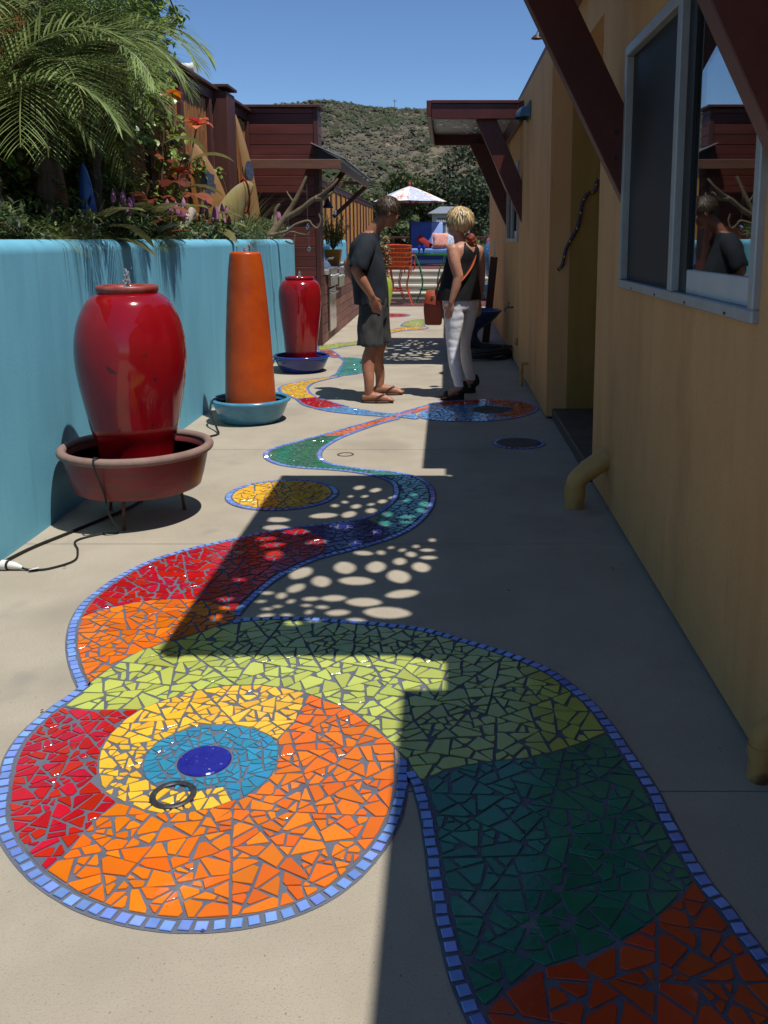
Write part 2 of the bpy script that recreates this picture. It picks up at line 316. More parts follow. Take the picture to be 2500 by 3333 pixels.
 'sky_band':[[-0.234,7.11],[-0.386,7.197],[-0.575,7.242],[-0.769,7.317],[-0.956,7.425],[-1.107,7.56],[-0.975,7.584],[-0.827,7.6],[-0.665,7.456],[-0.509,7.332],[-0.379,7.332],[-0.278,7.363]],
 'red_band':[[-1.337,8.013],[-1.184,8.105],[-1.011,7.871],[-0.847,7.641],[-0.977,7.6],[-1.108,7.568],[-1.229,7.725]],
 'yellow_band':[[-1.613,8.636],[-1.59,8.829],[-1.43,9.087],[-1.229,9.324],[-1.101,9.41],[-1.258,9.134],[-1.337,8.939],[-1.352,8.668],[-1.294,8.392],[-1.185,8.114],[-1.338,8.022],[-1.414,8.142],[-1.547,8.392]],
 'teal_band':[[-1.2,9.386],[-1.161,9.6],[-1.178,10.001],[-1.186,10.513],[-1.222,10.749],[-1.306,10.928],[-1.044,10.862],[-0.846,10.513],[-0.792,10.071],[-0.861,9.73],[-0.991,9.51]],
 'salmon_band':[[-1.634,11.595],[-1.482,11.652],[-1.297,11.028],[-1.345,10.895],[-1.593,11.305]],
 'lime_band':[[-1.721,12.14],[-1.499,12.369],[-1.269,12.605],[-1.136,12.92],[-1.013,12.627],[-1.179,12.306],[-1.368,12.06],[-1.499,11.785],[-1.655,11.67]],
 'yellow_far':[[-1.14,12.966],[-0.978,13.909],[-0.819,14.461],[-0.637,14.814],[-0.335,14.814],[-0.288,14.636],[-0.368,14.404],[-0.693,14.18],[-0.865,13.83],[-0.895,13.083],[-1.013,12.627]],
 'lime_far':[[-0.756,14.997],[-0.681,15.843],[-0.477,16.23],[-0.163,16.375],[-0.128,15.912],[-0.278,15.673],[-0.368,15.376],[-0.378,15.059],[-0.35,14.844],[-0.639,14.844]],
 'red_far':[[-0.691,17.103],[-0.702,16.98],[-0.743,16.871],[-0.81,16.785],[-0.896,16.731],[-0.993,16.712],[-1.093,16.731],[-1.185,16.785],[-1.262,16.87],[-1.316,16.979],[-1.341,17.102],[-1.335,17.226],[-1.297,17.34],[-1.231,17.431],[-1.142,17.491],[-1.041,17.511],[-0.937,17.491],[-0.842,17.432],[-0.764,17.341],[-0.712,17.228]],
 'dot':[[-0.641,4.94],[-0.643,4.873],[-0.662,4.812],[-0.699,4.76],[-0.749,4.722],[-0.811,4.698],[-0.879,4.689],[-0.95,4.698],[-1.019,4.722],[-1.084,4.76],[-1.139,4.812],[-1.18,4.873],[-1.205,4.94],[-1.212,5.01],[-1.198,5.076],[-1.165,5.134],[-1.113,5.179],[-1.048,5.208],[-0.973,5.218],[-0.894,5.208],[-0.818,5.179],[-0.751,5.134],[-0.697,5.076],[-0.66,5.01]],
 'disc_blue':[[-0.598,2.303],[-0.607,2.325],[-0.621,2.344],[-0.64,2.357],[-0.662,2.363],[-0.684,2.361],[-0.705,2.352],[-0.721,2.337],[-0.731,2.316],[-0.734,2.294],[-0.731,2.271],[-0.722,2.25],[-0.707,2.232],[-0.688,2.22],[-0.668,2.215],[-0.647,2.216],[-0.627,2.224],[-0.612,2.239],[-0.601,2.258],[-0.596,2.28]],
 'border_HB':[[-1.161,2.716],[-1.165,2.698],[-1.17,2.672],[-1.176,2.647],[-1.183,2.627],[-1.19,2.608],[-1.197,2.588],[-1.202,2.566],[-1.207,2.543],[-1.211,2.52],[-1.215,2.495],[-1.219,2.47],[-1.221,2.445],[-1.222,2.421],[-1.221,2.398],[-1.22,2.375],[-1.217,2.351],[-1.213,2.327],[-1.208,2.302],[-1.2,2.276],[-1.191,2.249],[-1.181,2.222],[-1.171,2.194],[-1.16,2.165],[-1.149,2.137],[-1.138,2.109],[-1.127,2.082],[-1.115,2.057],[-1.101,2.032],[-1.087,2.008],[-1.072,1.987],[-1.058,1.968],[-1.044,1.951],[-1.029,1.934],[-1.013,1.917],[-0.997,1.9],[-0.98,1.883],[-0.962,1.866],[-0.943,1.849],[-0.924,1.832],[-0.904,1.817],[-0.883,1.801],[-0.861,1.786],[-0.838,1.772],[-0.814,1.757],[-0.791,1.744],[-0.77,1.734],[-0.75,1.725],[-0.729,1.717],[-0.707,1.71],[-0.685,1.703],[-0.663,1.697],[-0.639,1.691],[-0.616,1.687],[-0.592,1.683],[-0.57,1.681],[-0.548,1.68],[-0.526,1.68],[-0.503,1.68],[-0.48,1.682],[-0.456,1.685],[-0.432,1.689],[-0.407,1.695],[-0.384,1.702],[-0.362,1.709],[-0.342,1.718],[-0.322,1.728],[-0.302,1.74],[-0.283,1.753],[-0.265,1.768],[-0.248,1.784],[-0.233,1.802],[-0.218,1.821],[-0.204,1.841],[-0.192,1.863],[-0.18,1.886],[-0.17,1.908],[-0.16,1.93],[-0.151,1.954],[-0.143,1.978],[-0.136,2.002],[-0.13,2.028],[-0.125,2.056],[-0.122,2.086],[-0.119,2.116],[-0.118,2.146],[-0.116,2.177],[-0.116,2.205],[-0.117,2.234],[-0.118,2.26],[-0.119,2.279]],
 'border_RB':[[-0.802,3.205],[-0.792,3.211],[-0.776,3.22],[-0.755,3.228],[-0.728,3.234],[-0.696,3.238],[-0.664,3.241],[-0.632,3.242],[-0.6,3.241],[-0.568,3.239],[-0.536,3.236],[-0.504,3.232],[-0.472,3.228],[-0.44,3.222],[-0.408,3.216],[-0.376,3.21],[-0.345,3.204],[-0.313,3.198],[-0.28,3.192],[-0.243,3.184],[-0.205,3.175],[-0.167,3.165],[-0.133,3.156],[-0.1,3.146],[-0.064,3.13],[-0.021,3.104],[0.025,3.072],[0.067,3.042],[0.104,3.018],[0.137,2.996],[0.167,2.975],[0.195,2.953],[0.221,2.932],[0.247,2.91],[0.273,2.888],[0.298,2.864],[0.322,2.84],[0.342,2.813],[0.359,2.785],[0.376,2.755],[0.392,2.724],[0.407,2.692],[0.421,2.66],[0.433,2.631],[0.444,2.604],[0.453,2.575],[0.461,2.546],[0.468,2.516],[0.475,2.487],[0.481,2.461],[0.487,2.435],[0.492,2.408],[0.498,2.378],[0.503,2.347],[0.509,2.315],[0.514,2.284],[0.52,2.253],[0.526,2.224],[0.531,2.197],[0.535,2.172],[0.538,2.148],[0.54,2.124],[0.542,2.101],[0.543,2.078],[0.546,2.054],[0.548,2.03],[0.55,2.006],[0.553,1.981],[0.555,1.955],[0.557,1.931],[0.561,1.908],[0.564,1.886],[0.568,1.864],[0.572,1.841],[0.575,1.819],[0.58,1.797],[0.585,1.777],[0.591,1.758],[0.597,1.738],[0.602,1.718],[0.606,1.696],[0.612,1.673],[0.619,1.646],[0.626,1.616],[0.633,1.589],[0.64,1.567],[0.646,1.546],[0.653,1.524],[0.66,1.5],[0.669,1.475],[0.678,1.448],[0.687,1.42],[0.698,1.391],[0.71,1.359],[0.726,1.319],[0.744,1.276],[0.757,1.246]],
 'border_LB':[[-0.099,2.24],[-0.093,2.226],[-0.085,2.206],[-0.077,2.185],[-0.072,2.165],[-0.067,2.145],[-0.062,2.123],[-0.057,2.099],[-0.053,2.074],[-0.049,2.049],[-0.045,2.024],[-0.042,1.999],[-0.039,1.974],[-0.036,1.949],[-0.033,1.922],[-0.03,1.897],[-0.028,1.872],[-0.025,1.848],[-0.023,1.824],[-0.02,1.801],[-0.017,1.778],[-0.014,1.756],[-0.011,1.737],[-0.009,1.719],[-0.006,1.7],[-0.002,1.678],[0.002,1.655],[0.007,1.633],[0.01,1.612],[0.014,1.591],[0.018,1.571],[0.023,1.551],[0.028,1.532],[0.034,1.513],[0.04,1.495],[0.046,1.477],[0.053,1.459],[0.06,1.439],[0.068,1.419],[0.077,1.398],[0.086,1.376],[0.097,1.353],[0.108,1.327],[0.124,1.294],[0.142,1.259],[0.154,1.234]],
 'border_UB':[[-1.165,2.709],[-1.177,2.727],[-1.194,2.754],[-1.213,2.785],[-1.233,2.82],[-1.255,2.86],[-1.277,2.902],[-1.298,2.945],[-1.319,2.99],[-1.339,3.038],[-1.359,3.09],[-1.377,3.144],[-1.393,3.198],[-1.406,3.254],[-1.416,3.31],[-1.422,3.362],[-1.423,3.407],[-1.421,3.448],[-1.417,3.49],[-1.412,3.536],[-1.406,3.583],[-1.397,3.632],[-1.385,3.681],[-1.37,3.732],[-1.352,3.782],[-1.33,3.831],[-1.305,3.879],[-1.275,3.925],[-1.242,3.966],[-1.206,4.005],[-1.166,4.043],[-1.122,4.079],[-1.075,4.114],[-1.027,4.149],[-0.979,4.188],[-0.93,4.226],[-0.882,4.261],[-0.837,4.291],[-0.794,4.316],[-0.748,4.339],[-0.697,4.361],[-0.644,4.38],[-0.594,4.4],[-0.546,4.418],[-0.501,4.437],[-0.461,4.462],[-0.425,4.492],[-0.394,4.527],[-0.366,4.568],[-0.342,4.618],[-0.321,4.674],[-0.305,4.736],[-0.292,4.805],[-0.283,4.881],[-0.28,4.956],[-0.283,5.03],[-0.291,5.103],[-0.306,5.168],[-0.329,5.222],[-0.359,5.269],[-0.393,5.31],[-0.429,5.346],[-0.469,5.377],[-0.509,5.405],[-0.55,5.43],[-0.592,5.451],[-0.635,5.469],[-0.68,5.486],[-0.726,5.5],[-0.773,5.513],[-0.822,5.524],[-0.872,5.534],[-0.921,5.549],[-0.969,5.569],[-1.015,5.595],[-1.057,5.625],[-1.094,5.662],[-1.126,5.704],[-1.153,5.747],[-1.175,5.79],[-1.19,5.834],[-1.201,5.878],[-1.207,5.921],[-1.208,5.963],[-1.203,6.005],[-1.191,6.049],[-1.172,6.093],[-1.149,6.138],[-1.123,6.183],[-1.093,6.228],[-1.062,6.276],[-1.029,6.327],[-0.995,6.379],[-0.96,6.432],[-0.925,6.482],[-0.89,6.533],[-0.851,6.59],[-0.809,6.657],[-0.764,6.73],[-0.717,6.807],[-0.667,6.885],[-0.614,6.966],[-0.56,7.053],[-0.506,7.148],[-0.45,7.249],[-0.394,7.347],[-0.338,7.44],[-0.282,7.53],[-0.228,7.617],[-0.171,7.707],[-0.117,7.793],[-0.079,7.853]],
 'border_LL':[[-0.802,3.267],[-0.799,3.298],[-0.795,3.343],[-0.79,3.387],[-0.783,3.428],[-0.775,3.468],[-0.765,3.508],[-0.756,3.547],[-0.745,3.585],[-0.731,3.626],[-0.714,3.671],[-0.694,3.718],[-0.67,3.764],[-0.645,3.808],[-0.617,3.851],[-0.585,3.892],[-0.546,3.929],[-0.504,3.964],[-0.461,3.998],[-0.422,4.031],[-0.382,4.064],[-0.343,4.102],[-0.301,4.146],[-0.258,4.195],[-0.22,4.25],[-0.187,4.311],[-0.159,4.378],[-0.134,4.449],[-0.113,4.526],[-0.096,4.608],[-0.083,4.689],[-0.075,4.77],[-0.072,4.85],[-0.073,4.93],[-0.08,5.013],[-0.093,5.095],[-0.11,5.168],[-0.134,5.229],[-0.163,5.282],[-0.197,5.328],[-0.235,5.367],[-0.277,5.4],[-0.324,5.429],[-0.38,5.453],[-0.441,5.472],[-0.495,5.491],[-0.538,5.51],[-0.574,5.528],[-0.611,5.549],[-0.653,5.573],[-0.695,5.6],[-0.732,5.63],[-0.762,5.663],[-0.788,5.7],[-0.809,5.742],[-0.826,5.791],[-0.84,5.846],[-0.848,5.903],[-0.852,5.962],[-0.851,6.023],[-0.847,6.084],[-0.838,6.144],[-0.826,6.203],[-0.811,6.265],[-0.793,6.33],[-0.771,6.399],[-0.746,6.468],[-0.718,6.535],[-0.687,6.603],[-0.651,6.677],[-0.607,6.764],[-0.558,6.858],[-0.51,6.942],[-0.462,7.015],[-0.415,7.08],[-0.382,7.124]],
 'HOLES':[[-0.504,5.086,0.035,0.043],[-0.405,5.033,0.029,0.042],[-0.535,4.905,0.017,0.02],[-0.455,4.905,0.02,0.025],[-0.407,4.75,0.022,0.024],[-0.485,4.712,0.027,0.037],[-0.555,4.793,0.022,0.024],[-0.601,4.726,0.027,0.028],[-0.638,4.547,0.065,0.052],[-0.508,4.568,0.047,0.052],[-0.398,4.635,0.032,0.04],[-0.35,4.807,0.025,0.034],[-0.3,4.88,0.02,0.025],[-0.22,4.807,0.025,0.029],[-0.183,4.92,0.025,0.03],[-0.115,4.736,0.038,0.047],[-0.132,4.621,0.037,0.04],[-0.307,4.555,0.034,0.039],[-0.2,4.512,0.041,0.034],[-0.867,4.478,0.059,0.059],[-0.849,4.347,0.062,0.044],[-0.736,4.269,0.061,0.038],[-0.863,4.164,0.043,0.029],[-0.816,4.074,0.052,0.039],[-0.611,4.12,0.05,0.047],[-0.525,4.355,0.055,0.048],[-0.309,4.396,0.028,0.041],[-0.203,4.42,0.03,0.025],[-0.344,4.269,0.027,0.031],[-0.431,4.102,0.035,0.036],[-0.783,3.931,0.052,0.059],[-0.626,3.722,0.05,0.065],[-0.526,3.626,0.044,0.057],[-0.444,3.788,0.059,0.068],[-0.308,3.797,0.042,0.062],[-0.379,3.632,0.067,0.057],[-0.203,3.683,0.047,0.07],[-0.207,3.866,0.031,0.041],[-0.11,3.794,0.04,0.055],[-0.16,3.958,0.023,0.033],[-0.079,3.915,0.034,0.029],[-0.087,4.015,0.03,0.024],[-0.066,4.157,0.019,0.022],[-0.141,4.067,0.014,0.021],[-0.203,4.015,0.016,0.021],[-0.257,4.05,0.016,0.017],[-0.299,3.981,0.023,0.027],[-0.379,3.974,0.041,0.034],[-0.619,3.551,0.031,0.046],[-0.665,3.471,0.024,0.029],[-0.617,3.412,0.016,0.02],[-0.541,3.438,0.03,0.028],[-0.452,3.445,0.046,0.033],[-0.327,3.405,0.064,0.038],[-0.178,3.49,0.061,0.039],[-0.549,3.372,0.018,0.017],[-0.529,3.307,0.017,0.019],[-0.485,3.355,0.023,0.022],[-0.418,3.302,0.041,0.026],[-0.227,3.302,0.083,0.048],[-0.728,3.498,0.024,0.024],[-0.736,3.412,0.018,0.018],[-0.697,3.338,0.018,0.015],[-0.662,3.362,0.016,0.015],[-0.689,3.274,0.027,0.016],[-0.611,3.279,0.019,0.014],[-0.875,3.635,0.027,0.026],[-0.883,3.425,0.028,0.023],[-0.84,3.345,0.039,0.022],[-0.873,3.244,0.023,0.025],[-0.575,3.192,0.028,0.018],[-0.5,3.223,0.026,0.016],[-0.34,3.228,0.034,0.02]],
}
# ------------------------------------------------------------------ the ground
concrete = M('concrete', (0.39, 0.335, 0.255), (0.33, 0.282, 0.212), rough=0.85, scale=2.3, detail=10, bump=0.35, bscale=220, c3=(0.25, 0.218, 0.17), s3=1.3, lo3=0.54, hi3=0.85)
nt = concrete.node_tree
def speckle(m, scale, thr, colr, stretch=None, soft=0.12):
    """sand grains and small pits in the surface colour"""
    nt = m.node_tree; N = nt.nodes; L = nt.links; b = N['Principled BSDF']
    src = b.inputs['Base Color'].links[0].from_socket
    tc = N.new('ShaderNodeTexCoord'); vo = N.new('ShaderNodeTexNoise'); vo.inputs['Scale'].default_value = scale; vo.inputs['Detail'].default_value = 2
    if stretch:
        mp = N.new('ShaderNodeMapping'); mp.inputs['Scale'].default_value = stretch
        L.new(tc.outputs['Object'], mp.inputs['Vector']); L.new(mp.outputs['Vector'], vo.inputs['Vector'])
    else: L.new(tc.outputs['Object'], vo.inputs['Vector'])
    mr = N.new('ShaderNodeMapRange'); mr.inputs['From Min'].default_value = thr; mr.inputs['From Max'].default_value = thr + soft
    L.new(vo.outputs['Fac'], mr.inputs['Value'])
    mx = N.new('ShaderNodeMix'); mx.data_type = 'RGBA'; mx.inputs['B'].default_value = (*colr, 1)
    L.new(src, mx.inputs['A']); L.new(mr.outputs['Result'], mx.inputs['Factor']); L.new(mx.outputs['Result'], b.inputs['Base Color'])
speckle(concrete, 210, 0.56, (0.25, 0.212, 0.16), None, 0.2)
speckle(concrete, 95, 0.70, (0.15, 0.13, 0.10), None, 0.05)
speckle(concrete, 1.1, 0.60, (0.29, 0.245, 0.185), None, 0.10)
speckle(concrete, 3.1, 0.66, (0.27, 0.235, 0.19))
earth = M('dry_earth', (0.16, 0.12, 0.075), (0.10, 0.085, 0.045), rough=1, scale=0.2, bump=0.4, bscale=6)
JOINTS = [-3.0, 0.2, 2.154, 4.101, 6.05, 8.0, 9.95, 11.9, 13.85, 15.8, 17.75, 21.0]
g = MB(); g.box((-600, -200, -3.0), (900, 30, -2.6))
structure(g.build('ground', earth))
patio = structure(MB().box((-9, -6, -0.5), (9, 23.2, -0.03)).build('patio', M('concrete_joint', (0.10, 0.09, 0.075), rough=1)))
for i in range(len(JOINTS) - 1):
    s_ = MB().box((-3.0, JOINTS[i] + (0.003 if i else 0), -0.028), (1.0 if JOINTS[i] < 19 else 3.2, JOINTS[i+1] - 0.003, 0.0)).build('slab', concrete, patio)
# ------------------------------------------------------------------ mosaics
def clip_half(poly, px, py, nx, ny):
    """keep the side where (p - P).n >= 0"""
    o = []; n = len(poly)
    for i in range(n):
        a, b = poly[i-1], poly[i]
        da = (a[0]-px)*nx + (a[1]-py)*ny; db = (b[0]-px)*nx + (b[1]-py)*ny
        if (da >= 0) != (db >= 0):
            t = da / (da - db); o.append((a[0] + (b[0]-a[0])*t, a[1] + (b[1]-a[1])*t))
        if db >= 0: o.append(b)
    return o
def simplify(poly, eps=0.0035):
    o = []
    for p in poly:
        if not o or math.hypot(p[0]-o[-1][0], p[1]-o[-1][1]) > eps: o.append(p)
    while len(o) > 2 and math.hypot(o[0][0]-o[-1][0], o[0][1]-o[-1][1]) < eps: o.pop()
    k = 0
    while k < len(o) and len(o) > 3:
        a, b, c = o[k-1], o[k], o[(k+1) % len(o)]
        cr = abs((b[0]-a[0])*(c[1]-a[1]) - (b[1]-a[1])*(c[0]-a[0])) / (math.hypot(c[0]-a[0], c[1]-a[1]) + 1e-9)
        if cr < 0.0008: o.pop(k)
        else: k += 1
    return o
def shatter(poly, size, grout, r):
    """break a field into hand-cut shards with uneven joints"""
    if area2(poly) < 0: poly = poly[::-1]
    done = []; stack = [poly]
    while stack:
        p = stack.pop()
        A = abs(area2(p))
        if len(p) < 3 or A < 0.02 * size * size: continue
        n = len(p)
        mx_ = sum(q[0] for q in p)/n; my_ = sum(q[1] for q in p)/n
        best = 0
        for i in range(0, n, max(1, n // 14)):
            for j in range(i):
                d = math.hypot(p[i][0]-p[j][0], p[i][1]-p[j][1])
                if d > best: best = d; ax = (p[i][0]-p[j][0], p[i][1]-p[j][1]); mid = ((p[i][0]+p[j][0])/2, (p[i][1]+p[j][1])/2)
        lim = size * size * r.choice((0.32, 0.6, 0.9, 1.1, 1.35))
        asp = best * best / (A + 1e-9)
        if A < lim and asp < 5.0: done.append(p); continue
        if best < size * 0.55: done.append(p); continue
        an = math.atan2(ax[1], ax[0]) + r.uniform(-0.5, 0.5)
        k = r.uniform(-0.16, 0.16)
        cx_, cy_ = mid[0] + ax[0]*k, mid[1] + ax[1]*k
        nx, ny = math.cos(an), math.sin(an)
        stack.append(clip_half(p, cx_, cy_, nx, ny)); stack.append(clip_half(p, cx_, cy_, -nx, -ny))
    res = []
    for p in done:
        p = simplify(p)
        if len(p) < 3: continue
        q = p; n = len(p)
        cx_ = sum(v[0] for v in p)/n; cy_ = sum(v[1] for v in p)/n
        for i in range(n):
            a, b = p[i], p[(i+1) % n]
            dx, dy = b[0]-a[0], b[1]-a[1]; l = math.hypot(dx, dy)
            if l < 1e-6: continue
            nx, ny = -dy/l, dx/l
            if (cx_-a[0])*nx + (cy_-a[1])*ny < 0: continue
            rot = r.gauss(0, 0.07) if l > 0.02 else 0
            nx, ny = nx*math.cos(rot) - ny*math.sin(rot), nx*math.sin(rot) + ny*math.cos(rot)
            g_ = grout * r.uniform(0.55, 1.5)
            q = clip_half(q, (a[0]+b[0])/2 + nx*g_, (a[1]+b[1])/2 + ny*g_, nx, ny)
            if len(q) < 3: break
        if len(q) < 3: continue
        q = blunt(simplify(q), r)
        if len(q) >= 3 and abs(area2(q)) > 0.00012: res.append(q)
    return res, done
def blunt(q, r):
    """nip off the sharp corners the way tile nippers do"""
    for k in range(len(q)):
        if k >= len(q): break
        a, b, c = q[k-1], q[k], q[(k+1) % len(q)]
        v1 = (a[0]-b[0], a[1]-b[1]); v2 = (c[0]-b[0], c[1]-b[1]); l1, l2 = math.hypot(*v1), math.hypot(*v2)
        if min(l1, l2) < 0.012: continue
        an = math.acos(max(-1, min(1, (v1[0]*v2[0] + v1[1]*v2[1])/(l1*l2))))
        if an < R(58) and r.random() < 0.85 or an < R(100) and r.random() < 0.28:
            f = r.uniform(0.14, 0.34) if an < R(58) else r.uniform(0.10, 0.28)
            f2 = f*r.uniform(0.6, 1.4); d1, d2 = min(f*l1, 0.02), min(f2*l2, 0.02)
            q = q[:k] + [(b[0] + v1[0]/l1*d1, b[1] + v1[1]/l1*d1), (b[0] + v2[0]/l2*d2, b[1] + v2[1]/l2*d2)] + q[k+1:]
    return q
grout_m = M('grout', (0.085, 0.095, 0.13), (0.13, 0.14, 0.175), rough=0.9, scale=5, bump=0.5, bscale=180, c3=(0.30, 0.29, 0.27), s3=4.1, lo3=0.64, hi3=0.8)
def glaze(name, c, c2=None, rand=0.17, hue=0.008):
    return M('glaze_' + name, c, c2 or tuple(x*0.86 for x in c), rough=0.10, scale=3, rand=rand, hue=hue, spec=0.55, bump=0.07, bscale=55, rvar=0.05, c3=tuple(0.55*x + 0.16 for x in c), s3=4.5, lo3=0.63, hi3=0.80)
GL = {'orange': glaze('orange', (0.72, 0.155, 0.008)), 'red': glaze('red', (0.46, 0.006, 0.012)), 'yellow': glaze('yellow', (0.82, 0.46, 0.04)),
      'cyan': glaze('cyan', (0.035, 0.235, 0.38)), 'lime': glaze('lime', (0.43, 0.475, 0.095)), 'green': glaze('green', (0.016, 0.14, 0.07), (0.028, 0.19, 0.11)),
      'navy': glaze('navy', (0.012, 0.018, 0.15)), 'teal': glaze('teal', (0.03, 0.20, 0.165), (0.05, 0.27, 0.20)), 'rust': glaze('rust', (0.52, 0.058, 0.012), None, 0.10, 0.003),
      'border': M('glaze_border', (0.20, 0.31, 0.70), (0.15, 0.25, 0.60), rough=0.08, scale=8, rand=0.22, hue=0.012, spec=0.6),
      'sky': glaze('sky', (0.10, 0.28, 0.48)), 'salmon': glaze('salmon', (0.45, 0.09, 0.05)), 'brown': M('cast_iron', (0.06, 0.05, 0.045), (0.10, 0.08, 0.065), rough=0.7, scale=40, bump=0.5, bscale=120),
      'plum': glaze('plum', (0.30, 0.03, 0.10))}
TILE_T, TILE_C = 0.0062, 0.0010
def mosaic(name, label, fields, borders=(), seed=1, extra=None, max_tiles=300, cat='mosaic'):
    """fields: (plan key, colour, shard size, grout); borders: lists of points. One thing: grout beds, shards and edging tiles as parts"""
    r = random.Random(seed)
    P0 = PLAN[fields[0][0]] if fields else borders[0][0]
    t = thing(name, label, cat, (P0[0][0], P0[0][1], 0))
    pieces = []
    for fi, (key, colour, size, grout) in enumerate(fields):
        poly = [tuple(p) for p in PLAN[key]]
        poly = despike(poly)
        if len(poly) < 30: poly = curve_poly(poly)
        shards, cells = shatter(poly, size, grout, r)
        bed = MB(); zb = 0.0024 + 0.00012*fi
        for c in cells:
            if area2(c) < 0: c = c[::-1]
            bed.add([(x, y, zb) for x, y in c], [tuple(range(len(c)))])
        bed.build('grout_bed', grout_m, t)
        pieces += [(q, colour) for q in shards]
    if extra: pieces = extra(pieces, t)
    pieces.sort(key=lambda pc: -abs(area2(pc[0])) / (min(p[1] for p in pc[0]) ** 3))
    rest = {}
    for i, (q, colour) in enumerate(pieces):
        if i < max_tiles:
            z = TILE_T + r.uniform(-0.0008, 0.0008)
            tb = MB().prism(q, 0.003, z, TILE_C)
            if r.random() < 0.8:                          # hand-set: each shard lies a touch out of level
                ax, ay = r.gauss(0, 0.006), r.gauss(0, 0.006); cx_, cy_ = q[0]
                tb.v = [(x, y, zz + ((x-cx_)*ax + (y-cy_)*ay if zz > 0.0035 else 0)) for x, y, zz in tb.v]
            tb.build('tile', GL[colour], t)
        else: rest.setdefault(colour, MB()).prism(q, 0.003, TILE_T, TILE_C)
    for colour, b in rest.items(): stuff(b.build('small_tiles', GL[colour], t))
    edge = []
    for path, pitch, wid in borders:
        edge += edging(path, pitch, wid, r, t)
    edge.sort(key=lambda q: min(p[1] for p in q))
    b = MB(); shared = 0
    for i, q in enumerate(edge):
        if i < max_tiles and min(p[1] for p in q) < 6.6: MB().prism(q, 0.003, TILE_T + r.uniform(-.0005, .0008), 0.0018).build('edging_tile', GL['border'], t)
        else: b.prism(q, 0.003, TILE_T); shared += 1
    if shared: stuff(b.build('edging_tiles', GL['border'], t))
    return t
def despike(poly):
    """drop points where the outline doubles back on itself"""
    o = simplify(poly, 0.002); k = 0; tries = 0
    while k < len(o) and len(o) > 4 and tries < 400:
        a, b, c = o[k-1], o[k], o[(k+1) % len(o)]; tries += 1
        v1 = (a[0]-b[0], a[1]-b[1]); v2 = (c[0]-b[0], c[1]-b[1])
        if (v1[0]*v2[0] + v1[1]*v2[1]) / (math.hypot(*v1)*math.hypot(*v2) + 1e-12) > 0.90 and min(math.hypot(*v1), math.hypot(*v2)) < 0.06: o.pop(k); k = max(0, k - 2)
        else: k += 1
    return o
def curve_poly(poly):
    """round off a coarsely traced outline but keep its sharp corners"""
    n = len(poly); o = []
    for i in range(n):
        a, b, c = poly[i-1], poly[i], poly[(i+1) % n]
        v1 = (a[0]-b[0], a[1]-b[1]); v2 = (c[0]-b[0], c[1]-b[1])
        l1 = math.hypot(*v1); l2 = math.hypot(*v2)
        cs = (v1[0]*v2[0] + v1[1]*v2[1]) / (l1*l2 + 1e-9)
        if cs > -0.35: o.append(b)
        else:
            k = 0.22
            o.append((b[0] + v1[0]*k, b[1] + v1[1]*k)); o.append((b[0] + v2[0]*k, b[1] + v2[1]*k))
    return o
def edging(path, pitch, wid, r, t):
    path = [Vector((p[0], p[1], 0)) for p in path]
    quads = []; d = 0.0
    L_, Rr = [], []
    for i, p in enumerate(path):
        a = path[max(0, i-1)]; b = path[min(len(path)-1, i+1)]; tn = (b - a).normalized(); nn = Vector((-tn.y, tn.x, 0))
        L_.append(p + nn*(wid/2 + 0.006)); Rr.append(p - nn*(wid/2 + 0.006))
    bed = MB(); n = len(path)
    bed.add([(v.x, v.y, 0.0016) for v in L_] + [(v.x, v.y, 0.0016) for v in Rr], [(n+i, n+i+1, i+1, i) for i in range(n-1)])
    bed.build('edging_bed', grout_m, t)
    nxt = pitch / 2
    for i in range(n - 1):
        seg = path[i+1] - path[i]; l = seg.length
        while nxt <= d + l:
            p = path[i] + seg * ((nxt - d) / l); tn = seg.normalized()
            an = r.gauss(0, 0.06); tn = Vector((tn.x*math.cos(an)-tn.y*math.sin(an), tn.x*math.sin(an)+tn.y*math.cos(an), 0)); nn = Vector((-tn.y, tn.x, 0))
            p = p + nn * r.gauss(0, 0.0012)
            la = pitch * r.uniform(0.33, 0.385); lw = wid * r.uniform(0.44, 0.5)
            quads.append([((p + tn*a*la + nn*b*lw).x, (p + tn*a*la + nn*b*lw).y) for a, b in ((-1,-1),(1,-1),(1,1),(-1,1))])
            nxt += pitch * r.uniform(0.94, 1.06)
        d += l
    return quads
def ring_path(c, r_, n=60): return [(c[0] + r_*math.cos(2*math.pi*i/n), c[1] + r_*math.sin(2*math.pi*i/n)) for i in range(n + 1)]
def inside(p, poly):
    c = False
    for i in range(len(poly)):
        a, b = poly[i-1], poly[i]
        if (a[1] > p[1]) != (b[1] > p[1]) and p[0] < (b[0]-a[0])*(p[1]-a[1])/(b[1]-a[1]) + a[0]: c = not c
    return c
def centre(q): return (sum(p[0] for p in q)/len(q), sum(p[1] for p in q)/len(q))
